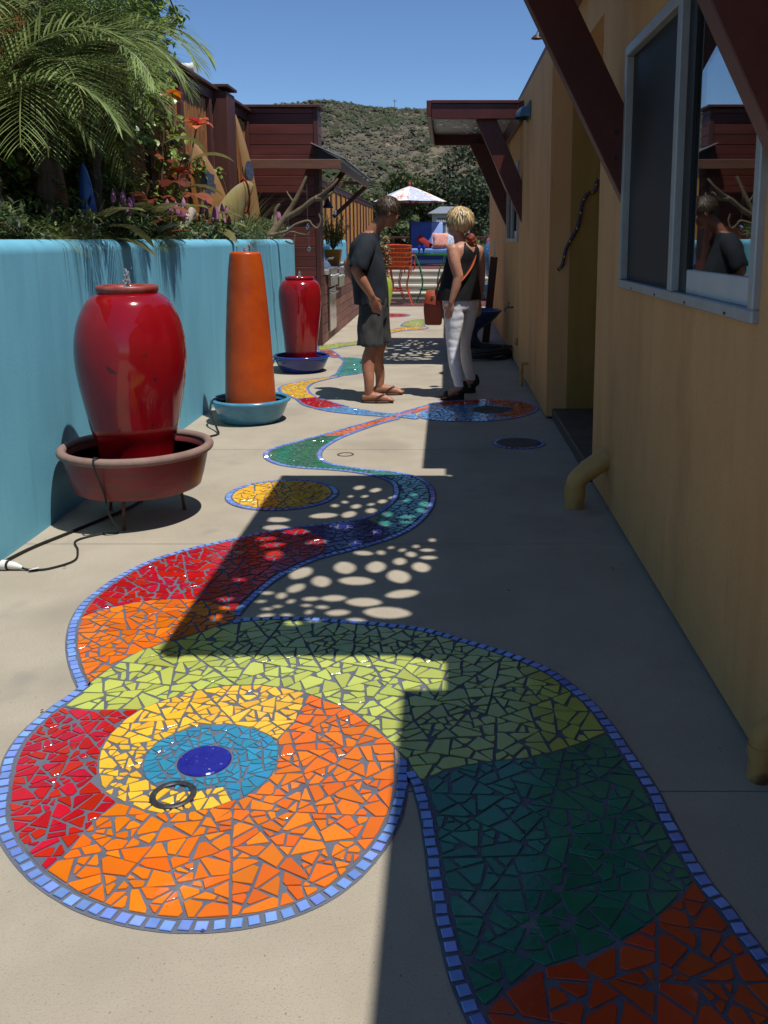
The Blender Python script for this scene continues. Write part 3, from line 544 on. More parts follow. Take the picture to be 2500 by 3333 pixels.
def head_extra(pieces, t):
    o = []
    for q, c in pieces:
        if c == 'cyan':
            d = max(math.hypot(p[0]+0.665, p[1]-2.287) for p in q)
            if d < 0.078: continue
            for _ in (0,):
                cx_, cy_ = centre(q); dx, dy = cx_+0.665, cy_-2.287; l = math.hypot(dx, dy) or 1
                q = clip_half(q, -0.665 + dx/l*0.079, 2.287 + dy/l*0.079, dx/l, dy/l)
            if len(q) < 3 or abs(area2(q)) < 1e-4: continue
        o.append((q, c))
    disc = [(-0.665 + 0.073*math.cos(2*math.pi*i/40), 2.287 + 0.073*math.sin(2*math.pi*i/40)) for i in range(40)]
    m = M('pupil_glaze', (0.012, 0.014, 0.20), (0.02, 0.022, 0.24), rough=0.12, scale=20, c3=(0.45, 0.45, 0.55), s3=90, lo3=0.66, hi3=0.72)
    MB().prism(disc, 0.003, 0.0085, 0.003).build('pupil_disc', m, t)
    return o
mosaic('serpent_head_mosaic', 'round mosaic serpent head of orange, red and yellow shards around a blue eye', [('head_orange', 'orange', 0.056, 0.0032), ('head_red', 'red', 0.05, 0.0034),
       ('head_yellow', 'yellow', 0.045, 0.003), ('head_cyan', 'cyan', 0.036, 0.0022)], [(PLAN['border_HB'], 0.0355, 0.027)], 3, head_extra, 300)
mosaic('serpent_neck_mosaic', 'wide lime, green and orange shard mosaic band curving beside the serpent head', [('lime', 'lime', 0.064, 0.0038), ('green', 'green', 0.064, 0.0034), ('orange_near', 'rust', 0.075, 0.004)],
       [(PLAN['border_RB'], 0.0375, 0.028), (PLAN['border_LB'], 0.036, 0.027)], 5, None, 300)
def upper_extra(pieces, t):
    pl = [(-0.78, 3.72), (-0.62, 3.95), (-0.5, 4.02), (-0.62, 3.78), (-0.72, 3.55)]
    return [(q, 'plum' if c == 'red' and inside(centre(q), pl) else c) for q, c in pieces]
mosaic('serpent_body_mosaic', 'winding mosaic serpent body of red, orange, navy, teal and green shards', [('orange_upper', 'orange', 0.058, 0.0036), ('red_upper', 'red', 0.06, 0.0038), ('navy', 'navy', 0.055, 0.0036),
       ('teal', 'teal', 0.055, 0.0034), ('green_bulb', 'green', 0.05, 0.003), ('orange_band', 'orange', 0.055, 0.003)], [(PLAN['border_UB'], 0.036, 0.027), (PLAN['border_LL'], 0.036, 0.027)], 11, upper_extra, 300)
PLAN['dot'] = ring_path((-0.922, 4.94), 0.279, 36)[:-1]
mosaic('yellow_dot_mosaic', 'round yellow shard mosaic disc with blue rim in front of the large red urn', [('dot', 'yellow', 0.055, 0.0034)], [(ring_path((-0.922, 4.94), 0.297), 0.036, 0.03)], 13)
def eye_extra(pieces, t):
    o = []
    inn = [tuple(p) for p in PLAN['eye_inner']]; dsc = [tuple(p) for p in PLAN['eye_disc']]
    for q, c in pieces:
        m = centre(q)
        if inside(m, dsc): c = 'brown'
        elif inside(m, inn): c = 'sky'
        elif m[1] < 7.2 or (m[0] < 0.1 and m[1] < 7.35): c = 'sky'
        o.append((q, c))
    return o
EYE = curve([tuple(p) for p in PLAN['eye_outer']], 6, True)
mosaic('leaf_eye_mosaic', 'pointed oval blue and rust mosaic at the feet of the woman', [('eye_outer', 'rust', 0.07, 0.0042)], [(EYE, 0.036, 0.026)], 17, eye_extra)
def loop(key): p = curve_poly([tuple(q) for q in PLAN[key]]); return p + [p[0]]
mosaic('tail_mosaic', 'mosaic ribbon of light blue, red, yellow and teal shards passing behind the man', [('sky_band', 'sky', 0.06, 0.003), ('red_band', 'red', 0.07, 0.004), ('yellow_band', 'yellow', 0.065, 0.0034), ('teal_band', 'teal', 0.065, 0.003),
       ('salmon_band', 'salmon', 0.06, 0.003), ('lime_band', 'lime', 0.06, 0.003)], [(loop(k), 0.045, 0.028) for k in ('sky_band', 'red_band', 'yellow_band', 'teal_band', 'salmon_band', 'lime_band')], 19)
mosaic('far_ribbon_mosaic', 'far yellow and lime mosaic ribbon near the steps', [('yellow_far', 'yellow', 0.07, 0.003), ('lime_far', 'lime', 0.07, 0.003)], [(loop('yellow_far'), 0.05, 0.04), (loop('lime_far'), 0.05, 0.04)], 23)
mosaic('far_oval_mosaic', 'far round dark red mosaic disc before the steps', [('red_far', 'red', 0.07, 0.004)], [(loop('red_far'), 0.05, 0.04)], 29)
mh = mosaic('drain_cover', 'dark round drain cover with pale tile rim near the yellow wall', [], [(ring_path((0.513, 6.242), 0.172), 0.04, 0.024)], 31, cat='drain cover')
md = MB().lathe([(0.001, 0.003), (0.152, 0.003), (0.155, 0.0045), (0.153, 0.006), (0.03, 0.006), (0.001, 0.006)], (0.513, 6.242, 0), 48)
md.build('cover_plate', GL['brown'], mh)
def metal_ring(name, label, c, r0, r1, m, z=0.004, h=0.005):
    MB().lathe([(r0, z), (r1, z), (r1, z + h*0.6), (r1 - (r1-r0)*0.3, z + h), (r0 + (r1-r0)*0.3, z + h), (r0, z + h*0.6)], (c[0], c[1], 0), 40, close=True).obj(name, m, label, 'ring', loc=(c[0], c[1], 0), smooth=True)
metal_ring('cleanout_ring', 'black metal ring set in the yellow part of the serpent head', (-0.704, 2.128), 0.043, 0.059, M('black_iron', (0.02, 0.02, 0.022), (0.045, 0.045, 0.05), rough=0.4, scale=60), 0.004, 0.009)
metal_ring('floor_ring', 'small dark metal ring in bare concrete beside green mosaic', (-0.672, 5.903), 0.044, 0.056, M('dull_brass', (0.10, 0.085, 0.05), (0.05, 0.045, 0.035), rough=0.5, scale=50), 0.0, 0.004)
# ------------------------------------------------------------------ the yellow house
stucco = M('ochre_stucco', (0.66, 0.355, 0.145), (0.59, 0.31, 0.122), rough=0.85, scale=1.7, stretch=(1.1, 1.1, 0.5), detail=9, bump=0.3, bscale=95, bstretch=(1, 1, 1),
           c3=(0.42, 0.205, 0.085), s3=2.2, lo3=0.52, hi3=0.85)
speckle(stucco, 2.0, 0.50, (0.52, 0.26, 0.095), (5.5, 5.5, 0.35), 0.5)
speckle(stucco, 3.0, 0.68, (0.33, 0.15, 0.06), (5, 5, 0.8), 0.22)
speckle(stucco, 160, 0.58, (0.50, 0.25, 0.09), None, 0.15)
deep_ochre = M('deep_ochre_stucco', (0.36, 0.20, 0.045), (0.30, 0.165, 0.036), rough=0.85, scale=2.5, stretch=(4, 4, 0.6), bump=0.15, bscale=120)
redwood = M('stained_redwood', (0.105, 0.022, 0.014), (0.07, 0.014, 0.010), rough=0.42, scale=3, stretch=(1, 1, 1), bump=0.12, bscale=60, rand=0.12, detail=8)
aluminium = M('window_aluminium', (0.40, 0.40, 0.39), (0.34, 0.34, 0.33), rough=0.45, metal=0.35, scale=9)
pvc_white = M('white_sash', (0.50, 0.51, 0.50), (0.45, 0.46, 0.45), rough=0.4, scale=6)
rubber = M('black_gasket', (0.012, 0.013, 0.014), rough=0.5)
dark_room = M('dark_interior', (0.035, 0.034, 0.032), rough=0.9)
glass = M('window_glass', (0.80, 0.86, 0.86), rough=0.0, trans=1.0, ior=1.72, spec=0.5)
NX, FX, YE, RY0, RY1, RZ, TOP = 0.86, 0.80, 17.0, 5.20, 7.13, 2.63, 2.90
house = thing('yellow_house', 'long ochre stucco house wall with recessed doorway along the right side', 'house', (0.9, 6, 0))
W1 = (2.50, 4.44, 1.20, 2.29)      # near window y0 y1 z0 z1
W2 = (10.15, 11.9, 1.40, 2.25)
def wall_with_hole(x0, x1, y0, y1, w, z0=0.02, z1=TOP):
    b = MB()
    b.box((x0, y0, z0), (x1, w[0], z1)); b.box((x0, w[1], z0), (x1, y1, z1))
    b.box((x0, w[0], z0), (x1, w[1], w[2])); b.box((x0, w[0], w[3]), (x1, w[1], z1))
    return b
wall_with_hole(NX, NX + 0.16, -4.0, RY0, W1).build('front_wall', stucco, house)
wall_with_hole(FX, FX + 0.16, RY1, YE, W2).build('front_wall', stucco, house)
MB().box((NX, RY0, RZ), (NX + 0.16, RY1 - 0.002, TOP)).build('door_header', stucco, house)
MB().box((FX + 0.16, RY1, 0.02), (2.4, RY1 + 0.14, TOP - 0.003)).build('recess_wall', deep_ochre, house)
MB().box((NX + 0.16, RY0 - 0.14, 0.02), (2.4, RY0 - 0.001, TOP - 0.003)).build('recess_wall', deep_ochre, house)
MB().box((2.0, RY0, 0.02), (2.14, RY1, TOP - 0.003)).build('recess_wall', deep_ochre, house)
MB().box((NX + 0.16, RY0, RZ + 0.002), (2.0, RY1, RZ + 0.08)).build('recess_ceiling', stucco, house)
MB().box((FX + 0.16, YE - 0.15, 0.02), (7.0, YE - 0.002, TOP - 0.003)).build('end_wall', stucco, house)
MB().box((NX + 0.16, -4.0, 0.02), (7.0, -3.85, TOP - 0.003)).build('end_wall', stucco, house)
MB().box((7.0, -4.0, 0.02), (7.15, YE, TOP - 0.003)).build('rear_wall', stucco, house)
MB().box((NX + 0.02, -4, 0.0), (NX + 0.12, RY0, 0.02)).box((FX + 0.02, RY1, 0.0), (FX + 0.12, YE, 0.02)).build('base_gap', rubber, house)
step_m = M('doorstep_slate', (0.06, 0.05, 0.042), (0.10, 0.08, 0.062), rough=0.6, scale=5, bump=0.2, bscale=70)
MB().box((NX - 0.012, RY0 + 0.004, 0.0), (2.0, RY1 - 0.004, 0.085)).build('doorstep', step_m, house, bevel=0.006)
# roof slab and its edge boards (the edge stands further out over the near half)
roof_m = M('roof_edge_wood', (0.19, 0.085, 0.048), (0.13, 0.055, 0.032), rough=0.6, scale=4, stretch=(1, 0.2, 4))
rf = MB().box((NX + 0.02, -4.1, TOP), (7.2, YE + 0.1, TOP + 0.03)).build('roof', M('roofing', (0.10, 0.085, 0.075), rough=0.9), house)
for y0, y1, x in ((-4.1, 1.95, 0.70), (1.95, 2.25, 0.835), (4.64, 4.80, 0.835), (4.80, 7.10, 0.69), (7.10, YE + 0.1, 0.80)):
    MB().box((x, y0 + 0.001, TOP + 0.002), (NX + 0.1, y1 - 0.001, TOP + 0.05)).build('roof_edge', roof_m, rf)
def window(w, x, parent, two=True):
    y0, y1, z0, z1 = w
    fr = MB(); d0, d1 = x - 0.022, x + 0.05
    t_ = 0.034
    fr.box((d0, y0 - 0.01, z1 - t_), (d1, y1 + 0.01, z1 + 0.012)).box((d0, y0 - 0.01, z0 - 0.012), (d1, y1 + 0.01, z0 + t_ * 0.8))
    fr.box((d0, y0 - 0.01, z0 + t_*0.8), (d1, y0 + t_, z1 - t_)).box((d0, y1 - t_, z0 + t_*0.8), (d1, y1 + 0.01, z1 - t_))
    win = fr.build('window', aluminium, parent, bevel=0.004)
    ym = y0 + (y1 - y0) * 0.47
    MB().box((d0 - 0.006, ym - 0.028, z0 + t_*0.8), (d1 - 0.01, ym + 0.028, z1 - t_)).build('mullion', aluminium, win, bevel=0.004)
    # fixed insect screen on the far half, sliding sash on the near half
    sc = M('insect_screen', (0.018, 0.019, 0.02), (0.026, 0.027, 0.028), rough=0.55, scale=300, spec=0.35)
    ZF = z0 + t_*0.8
    MB().box((x + 0.012, ym + 0.028, ZF), (x + 0.016, y1 - t_, z1 - t_)).build('insect_screen', sc, win)
    b = MB(); yy0, yy1 = y0 + t_, ym - 0.028; s_ = 0.036
    b.box((x + 0.004, yy0, ZF), (x + 0.034, yy1, ZF + 0.085)).box((x + 0.004, yy0, z1 - t_ - s_), (x + 0.034, yy1, z1 - t_))
    b.box((x + 0.004, yy0, ZF + 0.085), (x + 0.034, yy0 + s_, z1 - t_ - s_))
    b.build('sash', pvc_white, win, bevel=0.003)
    MB().box((x + 0.002, yy1 - 0.10, ZF + 0.002), (x + 0.03, yy1 - 0.001, z1 - t_ - 0.002)).build('gasket', rubber, win)
    MB().box((x + 0.014, yy0 + s_, ZF + 0.085), (x + 0.018, yy1 - 0.10, z1 - t_ - s_)).build('pane', glass, win)
    MB().box((x + 0.026, yy0 + s_, ZF + 0.085), (x + 0.030, yy1 - 0.10, z1 - t_ - s_)).build('pane', glass, win)
    for k in range(4):
        yk = y0 + (y1 - y0) * (0.12 + 0.24 * k)
        MB().box((d0 - 0.002, yk - 0.008, z0 - 0.004), (d0, yk + 0.008, z0 + 0.004)).build('weep_hole', rubber, win)
    return win
window(W1, NX, house); window(W2, FX, house)
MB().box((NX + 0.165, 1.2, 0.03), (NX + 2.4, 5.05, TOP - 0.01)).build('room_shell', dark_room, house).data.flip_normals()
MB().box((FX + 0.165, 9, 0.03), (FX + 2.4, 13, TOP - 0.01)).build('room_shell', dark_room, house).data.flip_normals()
for o in list(house.children):
    if o.name.startswith('room_shell'):      # open towards the window: drop the face at the wall
        bm = bmesh.new(); bm.from_mesh(o.data)
        f = min(bm.faces, key=lambda f: f.calc_center_median().x); bmesh.ops.delete(bm, geom=[f], context='FACES_ONLY'); bm.to_mesh(o.data); bm.free()
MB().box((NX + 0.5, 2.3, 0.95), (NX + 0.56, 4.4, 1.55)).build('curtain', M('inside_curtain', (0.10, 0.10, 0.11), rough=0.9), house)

# ------------------------------------------------------------------ perforated awnings
AZ0, AZ1 = 2.64, 2.82
steel = M('awning_sheet', (0.30, 0.32, 0.33), (0.22, 0.24, 0.25), rough=0.45, metal=0.6, scale=4)
def leaf_outline(cx_, cy_, a, b, rot, n=16):
    """pointed petal"""
    o = []
    for i in range(n):
        t = 2 * math.pi * i / n
        x = a * math.cos(t); y = b * math.sin(t) * (1 - 0.28 * abs(math.cos(t)) ** 3)
        o.append((cx_ + x*math.cos(rot) - y*math.sin(rot), cy_ + x*math.sin(rot) + y*math.cos(rot)))
    return o
def sheet_mesh(x0, x1, y0, y1, holes, z):
    cu = bpy.data.curves.new('perforated_sheet', 'CURVE'); cu.dimensions = '2D'; cu.fill_mode = 'BOTH'; cu.extrude = 0.0015
    def sp(pts):
        s_ = cu.splines.new('POLY'); s_.points.add(len(pts) - 1); s_.use_cyclic_u = True
        for p, q in zip(s_.points, pts): p.co = (q[0], q[1], 0, 1)
    sp([(x0, y0), (x1, y0), (x1, y1), (x0, y1)])
    for h in holes: sp(h)
    o = bpy.data.objects.new('tmp', cu); col.objects.link(o)
    me = bpy.data.meshes.new_from_object(o.evaluated_get(bpy.context.evaluated_depsgraph_get()))
    bpy.data.objects.remove(o); bpy.data.curves.remove(cu)
    for v in me.vertices: v.co.z += z
    me.materials.clear(); me.materials.append(steel)
    return me
def awning(y0, y1, wall, label, holes):
    t = thing('perforated_awning', label, 'awning', (wall, (y0 + y1) / 2, AZ0), 'perforated wooden awnings on the house')
    xo = -0.20
    beam = 0.09
    for yy in (y0, y1 - beam):
        MB().box((xo + 0.05, yy, AZ0), (wall - 0.05, yy + beam, AZ1 - 0.03)).build('end_beam', redwood, t, bevel=0.004)
    MB().box((xo, y0 - 0.02, AZ0 + 0.02), (xo + 0.048, y1 + 0.02, AZ1)).build('outer_fascia', redwood, t, bevel=0.004)
    MB().box((wall - 0.048, y0, AZ0 - 0.03), (wall - 0.001, y1, AZ1)).build('wall_ledger', redwood, t, bevel=0.004)
    for yy in (y0 - 0.015, y1 - beam - 0.015):
        MB().box((xo + 0.049, yy, AZ1 - 0.028), (wall - 0.05, yy + beam + 0.03, AZ1 + 0.004)).build('cap_board', redwood, t, bevel=0.003)
    ym = (y0 + y1) / 2
    for yy in (y0 + 0.09, y1 - 0.18):
        top_a, top_b = Vector((0.30, 0, AZ0 + 0.02)), Vector((0.52, 0, AZ0 + 0.02))
        low_a, low_b = Vector((wall - 0.002, 0, 1.59)), Vector((wall - 0.002, 0, 2.02))
        v = [(p.x, yy + d, p.z) for d in (0, 0.09) for p in (top_a, top_b, low_b, low_a)]
        MB().add(v, [(0,1,2,3),(7,6,5,4),(0,4,5,1),(1,5,6,2),(2,6,7,3),(3,7,4,0)]).build('bracket', redwood, t, bevel=0.004)
        for bz, bxx in ((1.80, wall - 0.05), (1.92, wall - 0.05), (AZ0 - 0.06, 0.40)): MB().tube([(bxx, yy + 0.001, bz), (bxx, yy - 0.008, bz)], 0.012, 8).build('bolt', rubber, t)
    me = sheet_mesh(xo + 0.04, wall - 0.04, y0 + 0.02, y1 - 0.02, holes, AZ1 - 0.045 - AZ0)
    for v in me.vertices: v.co.x -= wall; v.co.y -= ym
    link('perforated_sheet', me, t)
    return t
def near_holes():
    z = AZ1 - 0.045; r = random.Random(4); o = []
    for i, (gx, gy, a, b) in enumerate(PLAN['HOLES']):
        x, y = gx + TX*z, gy - TY*z
        if x - a < -0.15 or x + a > 0.80 or y - b < 2.32 or y + b > 4.55: continue
        big = max(a, b) * 1.12; small = min(a, b) * 1.1
        o.append(leaf_outline(x, y, max(big, small), max(0.012, min(small, big*0.6)), (0 if a >= b else math.pi/2) + r.uniform(-0.35, 0.35)))
    return o
NH = near_holes()
awning(2.26, 4.64, NX, 'nearest redwood awning whose diagonal bracket crosses the top right corner', NH)
awning(9.68, 12.45, FX, 'redwood awning with leaf-cut metal sheet jutting from far wall', [[(p[0] * 0.95 + 0.0, 9.72 + (p[1] - 2.26) * 1.13) for p in h] for h in NH])

# ------------------------------------------------------------------ small things on the wall
lamp_m = M('verdigris_lamp', (0.10, 0.15, 0.16), (0.07, 0.10, 0.11), rough=0.35, metal=0.5, scale=12)
b = MB()
ry = 0.17
for i in range(9):
    a0 = math.pi / 2 * i / 8
    for k in range(13):
        an = math.pi * k / 12
        b.v.append((FX - 0.005 - 0.14 * math.cos(a0) * math.sin(an), 9.0 + ry * math.cos(an) * math.cos(a0) , 2.56 + 0.12 * math.sin(a0)))
for i in range(8):
    for k in range(12): b.f.append((i*13+k, i*13+k+1, (i+1)*13+k+1, (i+1)*13+k)); b.mi.append(0)
lamp = thing('wall_lamp', 'half dome grey green metal lamp high on wall beside far awning', 'wall lamp', (FX, 9.0, 2.6))
b.build('shade', lamp_m, lamp, smooth=True)
MB().box((FX - 0.02, 8.83, 2.54), (FX - 0.001, 9.17, 2.70)).build('back_plate', lamp_m, lamp, bevel=0.004)
b = MB().lathe([(0.004, 0.05), (0.008, 0.04), (0.042, 0.012), (0.050, 0.0), (0.042, 0.003), (0.003, 0.03)], (0.76, 7.98, 3.07), 20)
lp = thing('roof_lamp', 'small brown cone lamp at the roof edge by nearest bracket', 'lamp', (0.74, 7.98, 3.0))
b.build('shade', M('bronze_shade', (0.07, 0.045, 0.03), rough=0.5, metal=0.4), lp, smooth=True)
MB().tube([(0.76, 7.98, 3.115), (0.77, 7.98, 3.14), (0.83, 7.98, 3.12), (0.86, 7.98, 2.94)], 0.006).build('arm', lamp_m, lp, smooth=True)
pipe_m = M('ochre_pipe', (0.56, 0.31, 0.09), (0.47, 0.25, 0.075), rough=0.5, scale=8, c3=(0.26, 0.13, 0.06), s3=6)
pp = thing('elbow_pipe', 'thick ochre elbow drain pipe bending from wall into concrete', 'pipe', (0.69, 4.7, 0))
path = curve([(0.90, 4.70, 0.30), (0.84, 4.70, 0.265), (0.76, 4.70, 0.205), (0.705, 4.70, 0.155), (0.69, 4.70, 0.10), (0.69, 4.70, 0.0)], 5)
MB().tube(path, 0.052, 20).build('pipe', pipe_m, pp, smooth=True)
MB().tube([(0.745, 4.70, 0.195), (0.865, 4.70, 0.281)], 0.0565, 20).build('collar', pipe_m, pp, smooth=True)
MB().tube([(0.69, 4.70, 0.055), (0.69, 4.70, 0.115)], 0.0565, 20).build('collar', pipe_m, pp, smooth=True)
pp = thing('down_pipe', 'rust-stained ochre down pipe at the right edge of the picture', 'pipe', (0.82, 2.21, 0))
rusty = M('rust_stained_pipe', (0.52, 0.28, 0.08), (0.42, 0.21, 0.07), rough=0.6, scale=5, c3=(0.13, 0.05, 0.02), s3=9, lo3=0.5, hi3=0.62)
MB().tube(curve([(0.835, 2.21, 0.0), (0.835, 2.21, 0.085), (0.842, 2.21, 0.125), (0.865, 2.21, 0.148), (0.90, 2.21, 0.155)], 4), 0.031, 18).build('pipe', rusty, pp, smooth=True)
MB().tube([(0.835, 2.21, 0.075), (0.835, 2.21, 0.10)], 0.035, 18).build('collar', rusty, pp, smooth=True)
tp = thing('small_pipe', 'thin ochre bent pipe low on the far wall near drain cover', 'pipe', (0.74, 8.75, 0))
MB().tube(curve([(0.82, 8.75, 0.225), (0.755, 8.75, 0.225), (0.735, 8.75, 0.20), (0.735, 8.75, 0.0)], 4), 0.017, 10).build('pipe', pipe_m, tp, smooth=True)
MB().tube([(0.735, 8.75, 0.14), (0.735, 8.75, 0.18)], 0.021, 10).build('collar', pipe_m, tp, smooth=True)
ob = thing('outlet_box', 'small ochre outlet box on far wall above the coiled hose', 'outlet box', (0.79, 10.1, 0.28))
MB().box((0.765, 10.05, 0.25), (0.799, 10.17, 0.33)).build('box', pipe_m, ob, bevel=0.006)
MB().box((0.755, 10.07, 0.265), (0.764, 10.15, 0.315)).build('cover', pipe_m, ob, bevel=0.003)
fa = thing('garden_tap', 'small metal garden tap on far wall beside blue pedestal pot', 'tap', (0.78, 10.8, 0.62))
brass = M('old_brass', (0.22, 0.17, 0.09), (0.12, 0.10, 0.06), rough=0.4, metal=0.8, scale=30)
MB().tube([(0.80, 10.8, 0.62), (0.72, 10.8, 0.62), (0.70, 10.8, 0.60), (0.695, 10.8, 0.57)], 0.012, 8).build('spout', brass, fa, smooth=True)
MB().tube([(0.745, 10.8, 0.63), (0.745, 10.8, 0.68)], 0.006, 6).tube([(0.745, 10.76, 0.68), (0.745, 10.84, 0.68)], 0.008, 6).build('handle', brass, fa, smooth=True)
# beaded snake on the recess wall
bs = thing('beaded_snake', 'long wavy beaded snake ornament climbing the shaded recess wall', 'ornament', (1.0, RY1 - 0.02, 1.5))
pth = curve([(0.872, RY1-0.02, 1.185), (0.905, RY1-0.02, 1.225), (0.925, RY1-0.02, 1.33), (0.965, RY1-0.02, 1.42), (1.01, RY1-0.02, 1.50), (1.03, RY1-0.02, 1.60), (1.045, RY1-0.02, 1.69), (1.08, RY1-0.02, 1.755), (1.14, RY1-0.02, 1.785), (1.15, RY1-0.02, 1.84), (1.17, RY1-0.02, 1.88)], 5)
MB().tube(pth, 0.013, 8).build('body', M('snake_blue', (0.018, 0.022, 0.06), (0.05, 0.05, 0.06), rough=0.4, scale=60), bs, smooth=True)
bead_c = [M('bead_red', (0.32, 0.01, 0.01), rough=0.3), M('bead_yellow', (0.5, 0.33, 0.03), rough=0.3), M('bead_blue', (0.04, 0.06, 0.3), rough=0.3)]
for i in range(0, len(pth), 2):
    p = Vector(pth[i]); MB().ball((p.x, p.y - 0.011, p.z), 0.009, 8, 6).build('bead', bead_c[(i // 2) % 3], bs, smooth=True)
# ------------------------------------------------------------------ blue planter wall
blue_st = M('turquoise_stucco', (0.15, 0.43, 0.56), (0.125, 0.375, 0.50), rough=0.75, scale=2.0, stretch=(3, 2.2, 0.5), detail=8, bump=0.16, bscale=90, bstretch=(1, 2, 0.6),
            c3=(0.105, 0.30, 0.40), s3=1.2, lo3=0.55, hi3=0.85)
speckle(blue_st, 9.0, 0.72, (0.075, 0.22, 0.31))
speckle(blue_st, 2.2, 0.60, (0.10, 0.30, 0.41), (4, 4.5, 0.3), 0.35)
def rounded_wall(x_face, x_back, y0, y1, top, rad, name, mat, parent):
    prof = [(x_face, -0.02)]
    for i in range(9):
        a = math.pi/2 * i / 8; prof.append((x_face - rad + rad*math.cos(a), top - rad + rad*math.sin(a)))
    for i in range(9):
        a = math.pi/2 + math.pi/2 * i / 8; prof.append((x_back + rad + rad*math.cos(a), top - rad + rad*math.sin(a)))
    prof.append((x_back, -0.02))
    # the run along y, its far end rounded off
    ys = [y0] + [y0 + (y1 - rad - y0) * k / 40 for k in range(1, 41)] + [y1 - rad + rad*math.sin(math.pi/2*k/6) for k in range(1, 7)]
    xm, zm = (x_face + x_back)/2, None
    b = MB(); n = len(prof); rr = random.Random(2)
    for y in ys:
        k = 1.0
        if y > y1 - rad: k = 1 - rad*(1 - math.cos(math.asin(min(1, (y - y1 + rad)/rad)))) / (abs(x_face - x_back)/2)
        for x, z in prof:
            wob = 0.004 * noise.noise(Vector((y*1.3, z*2, 3))) if y < y1 - rad else 0
            b.v.append((xm + (x - xm)*k + wob, y, z if z < top - rad else top - rad + (z - top + rad)*max(0.2, k)))
    for i in range(len(ys) - 1):
        for j in range(n - 1): b.f.append((i*n+j, (i+1)*n+j, (i+1)*n+j+1, i*n+j+1)); b.mi.append(0)
    b.f.append(tuple((len(ys)-1)*n + j for j in range(n))); b.mi.append(0)
    b.f.append(tuple(range(n))[::-1]); b.mi.append(0)
    return b.build(name, mat, parent, smooth=True, angle=50)
planter = thing('planter_wall', 'long turquoise stucco planter wall with rounded top on the left', 'planter wall', (-2.1, 6, 0))
rounded_wall(-1.99, -2.27, -1.5, 12.12, 1.418, 0.07, 'wall', blue_st, planter)
soil_m = M('planting_soil', (0.035, 0.024, 0.016), (0.06, 0.042, 0.028), rough=1, scale=9, bump=0.6, bscale=30)
b = MB(); nx_, ny_ = 6, 60
for i in range(ny_ + 1):
    for j in range(nx_ + 1):
        x, y = -2.62 + 0.38*j/nx_, -1.5 + 13.55*i/ny_
        b.v.append((x, y, 1.30 + 0.05*noise.noise(Vector((x*2, y*1.5, 0)))))
for i in range(ny_):
    for j in range(nx_): a = i*(nx_+1)+j; b.f.append((a, a+1, a+nx_+2, a+nx_+1)); b.mi.append(0)
b.build('soil', soil_m, planter, smooth=True)

# ------------------------------------------------------------------ fence with bamboo panels
dark_wood = M('dark_fence_wood', (0.085, 0.026, 0.017), (0.055, 0.016, 0.011), rough=0.6, scale=2.5, stretch=(3, 3, 0.5), bump=0.2, bscale=45, bstretch=(3, 3, 0.3), rand=0.15)
bamboo = M('split_bamboo', (0.30, 0.125, 0.028), (0.20, 0.075, 0.018), rough=0.5, scale=5, stretch=(6, 6, 1.2), rand=0.32, hue=0.012, bump=0.15, bscale=50)
bamboo_far = M('pale_bamboo', (0.46, 0.22, 0.05), (0.34, 0.15, 0.032), rough=0.55, scale=5, stretch=(6, 6, 1.0), rand=0.25, hue=0.01)
def canes(x, y0, y1, z0, z1, w, r, cut):
    """split canes side by side, in lengths with stepped ends"""
    b = MB(); y = y0
    while y < y1 - 0.3*w:
        ww = w * r.uniform(0.8, 1.15); z = z0
        while z < z1:
            zt = min(z1 - r.uniform(0, 0.05), z + (r.uniform(0.3, 0.75) if cut else 9))
            d = r.uniform(0.4, 0.62) * ww; pr = []
            for zz in (z, zt - 0.004):
                for k in range(5):
                    a = math.pi * k / 4; pr.append((x + d*math.sin(a) + (0.003 if cut and r.random() < .5 else 0), y + ww/2 - ww/2*math.cos(a), zz))
            b.add(pr, [(k, k+1, k+6, k+5) for k in range(4)] + [(0,1,2,3,4)[::-1], (5,6,7,8,9)])
            z = zt
            if z > z1 - 0.08: break
        y += ww
    return b
def fence(name, label, x, y0, y1, posts, z1, mat, w, cut, cap_w, seed, z0=1.2):
    r = random.Random(seed)
    t = thing(name, label, 'fence', (x, (y0+y1)/2, z0))
    ps = posts
    MB().box((x - 0.03, y0, z0), (x - 0.004, y1, z1 - 0.03)).build('backing', dark_wood, t)
    MB().box((x - 0.06, y0, z1), (x + cap_w, y1, z1 + 0.035)).build('cap_rail', dark_wood, t, bevel=0.004)
    MB().box((x - 0.004, y0, z1 - 0.11), (x + 0.035, y1, z1 - 0.002)).build('top_rail', dark_wood, t, bevel=0.003)
    for p in ps: MB().box((x - 0.004, p - 0.045, z0), (x + 0.055, p + 0.045, z1 - 0.112)).build('post', dark_wood, t, bevel=0.004)
    for a, c in zip(ps[:-1], ps[1:]):
        stuff(canes(x - 0.004, a + 0.046, c - 0.046, z0, z1 - 0.113, w, r, cut).build('bamboo_panel', mat, t))
    return t
nf = fence('bamboo_fence', 'tall fence of split bamboo panels in dark redwood frame behind the planter', -2.60, 3.0, 12.15, [3.05, 4.1, 5.1, 6.1, 7.1, 8.1, 9.1, 10.2, 11.2, 12.1], 3.03, bamboo, 0.034, True, 0.09, 5)
MB().box((-2.595, 10.42, 1.2), (-2.42, 10.80, 3.028)).build('pilaster', dark_wood, nf, bevel=0.006)
MB().box((-2.61, 10.39, 3.068), (-2.395, 10.83, 3.10)).build('pilaster_cap', dark_wood, nf, bevel=0.004)
ff = fence('far_bamboo_fence', 'lower sunlit bamboo fence receding behind the outdoor kitchen', -2.60, 12.6, 32.5, [12.65 + 1.0*k for k in range(20)] + [32.4], 2.60, bamboo_far, 0.05, False, 0.06, 6, 0.0)
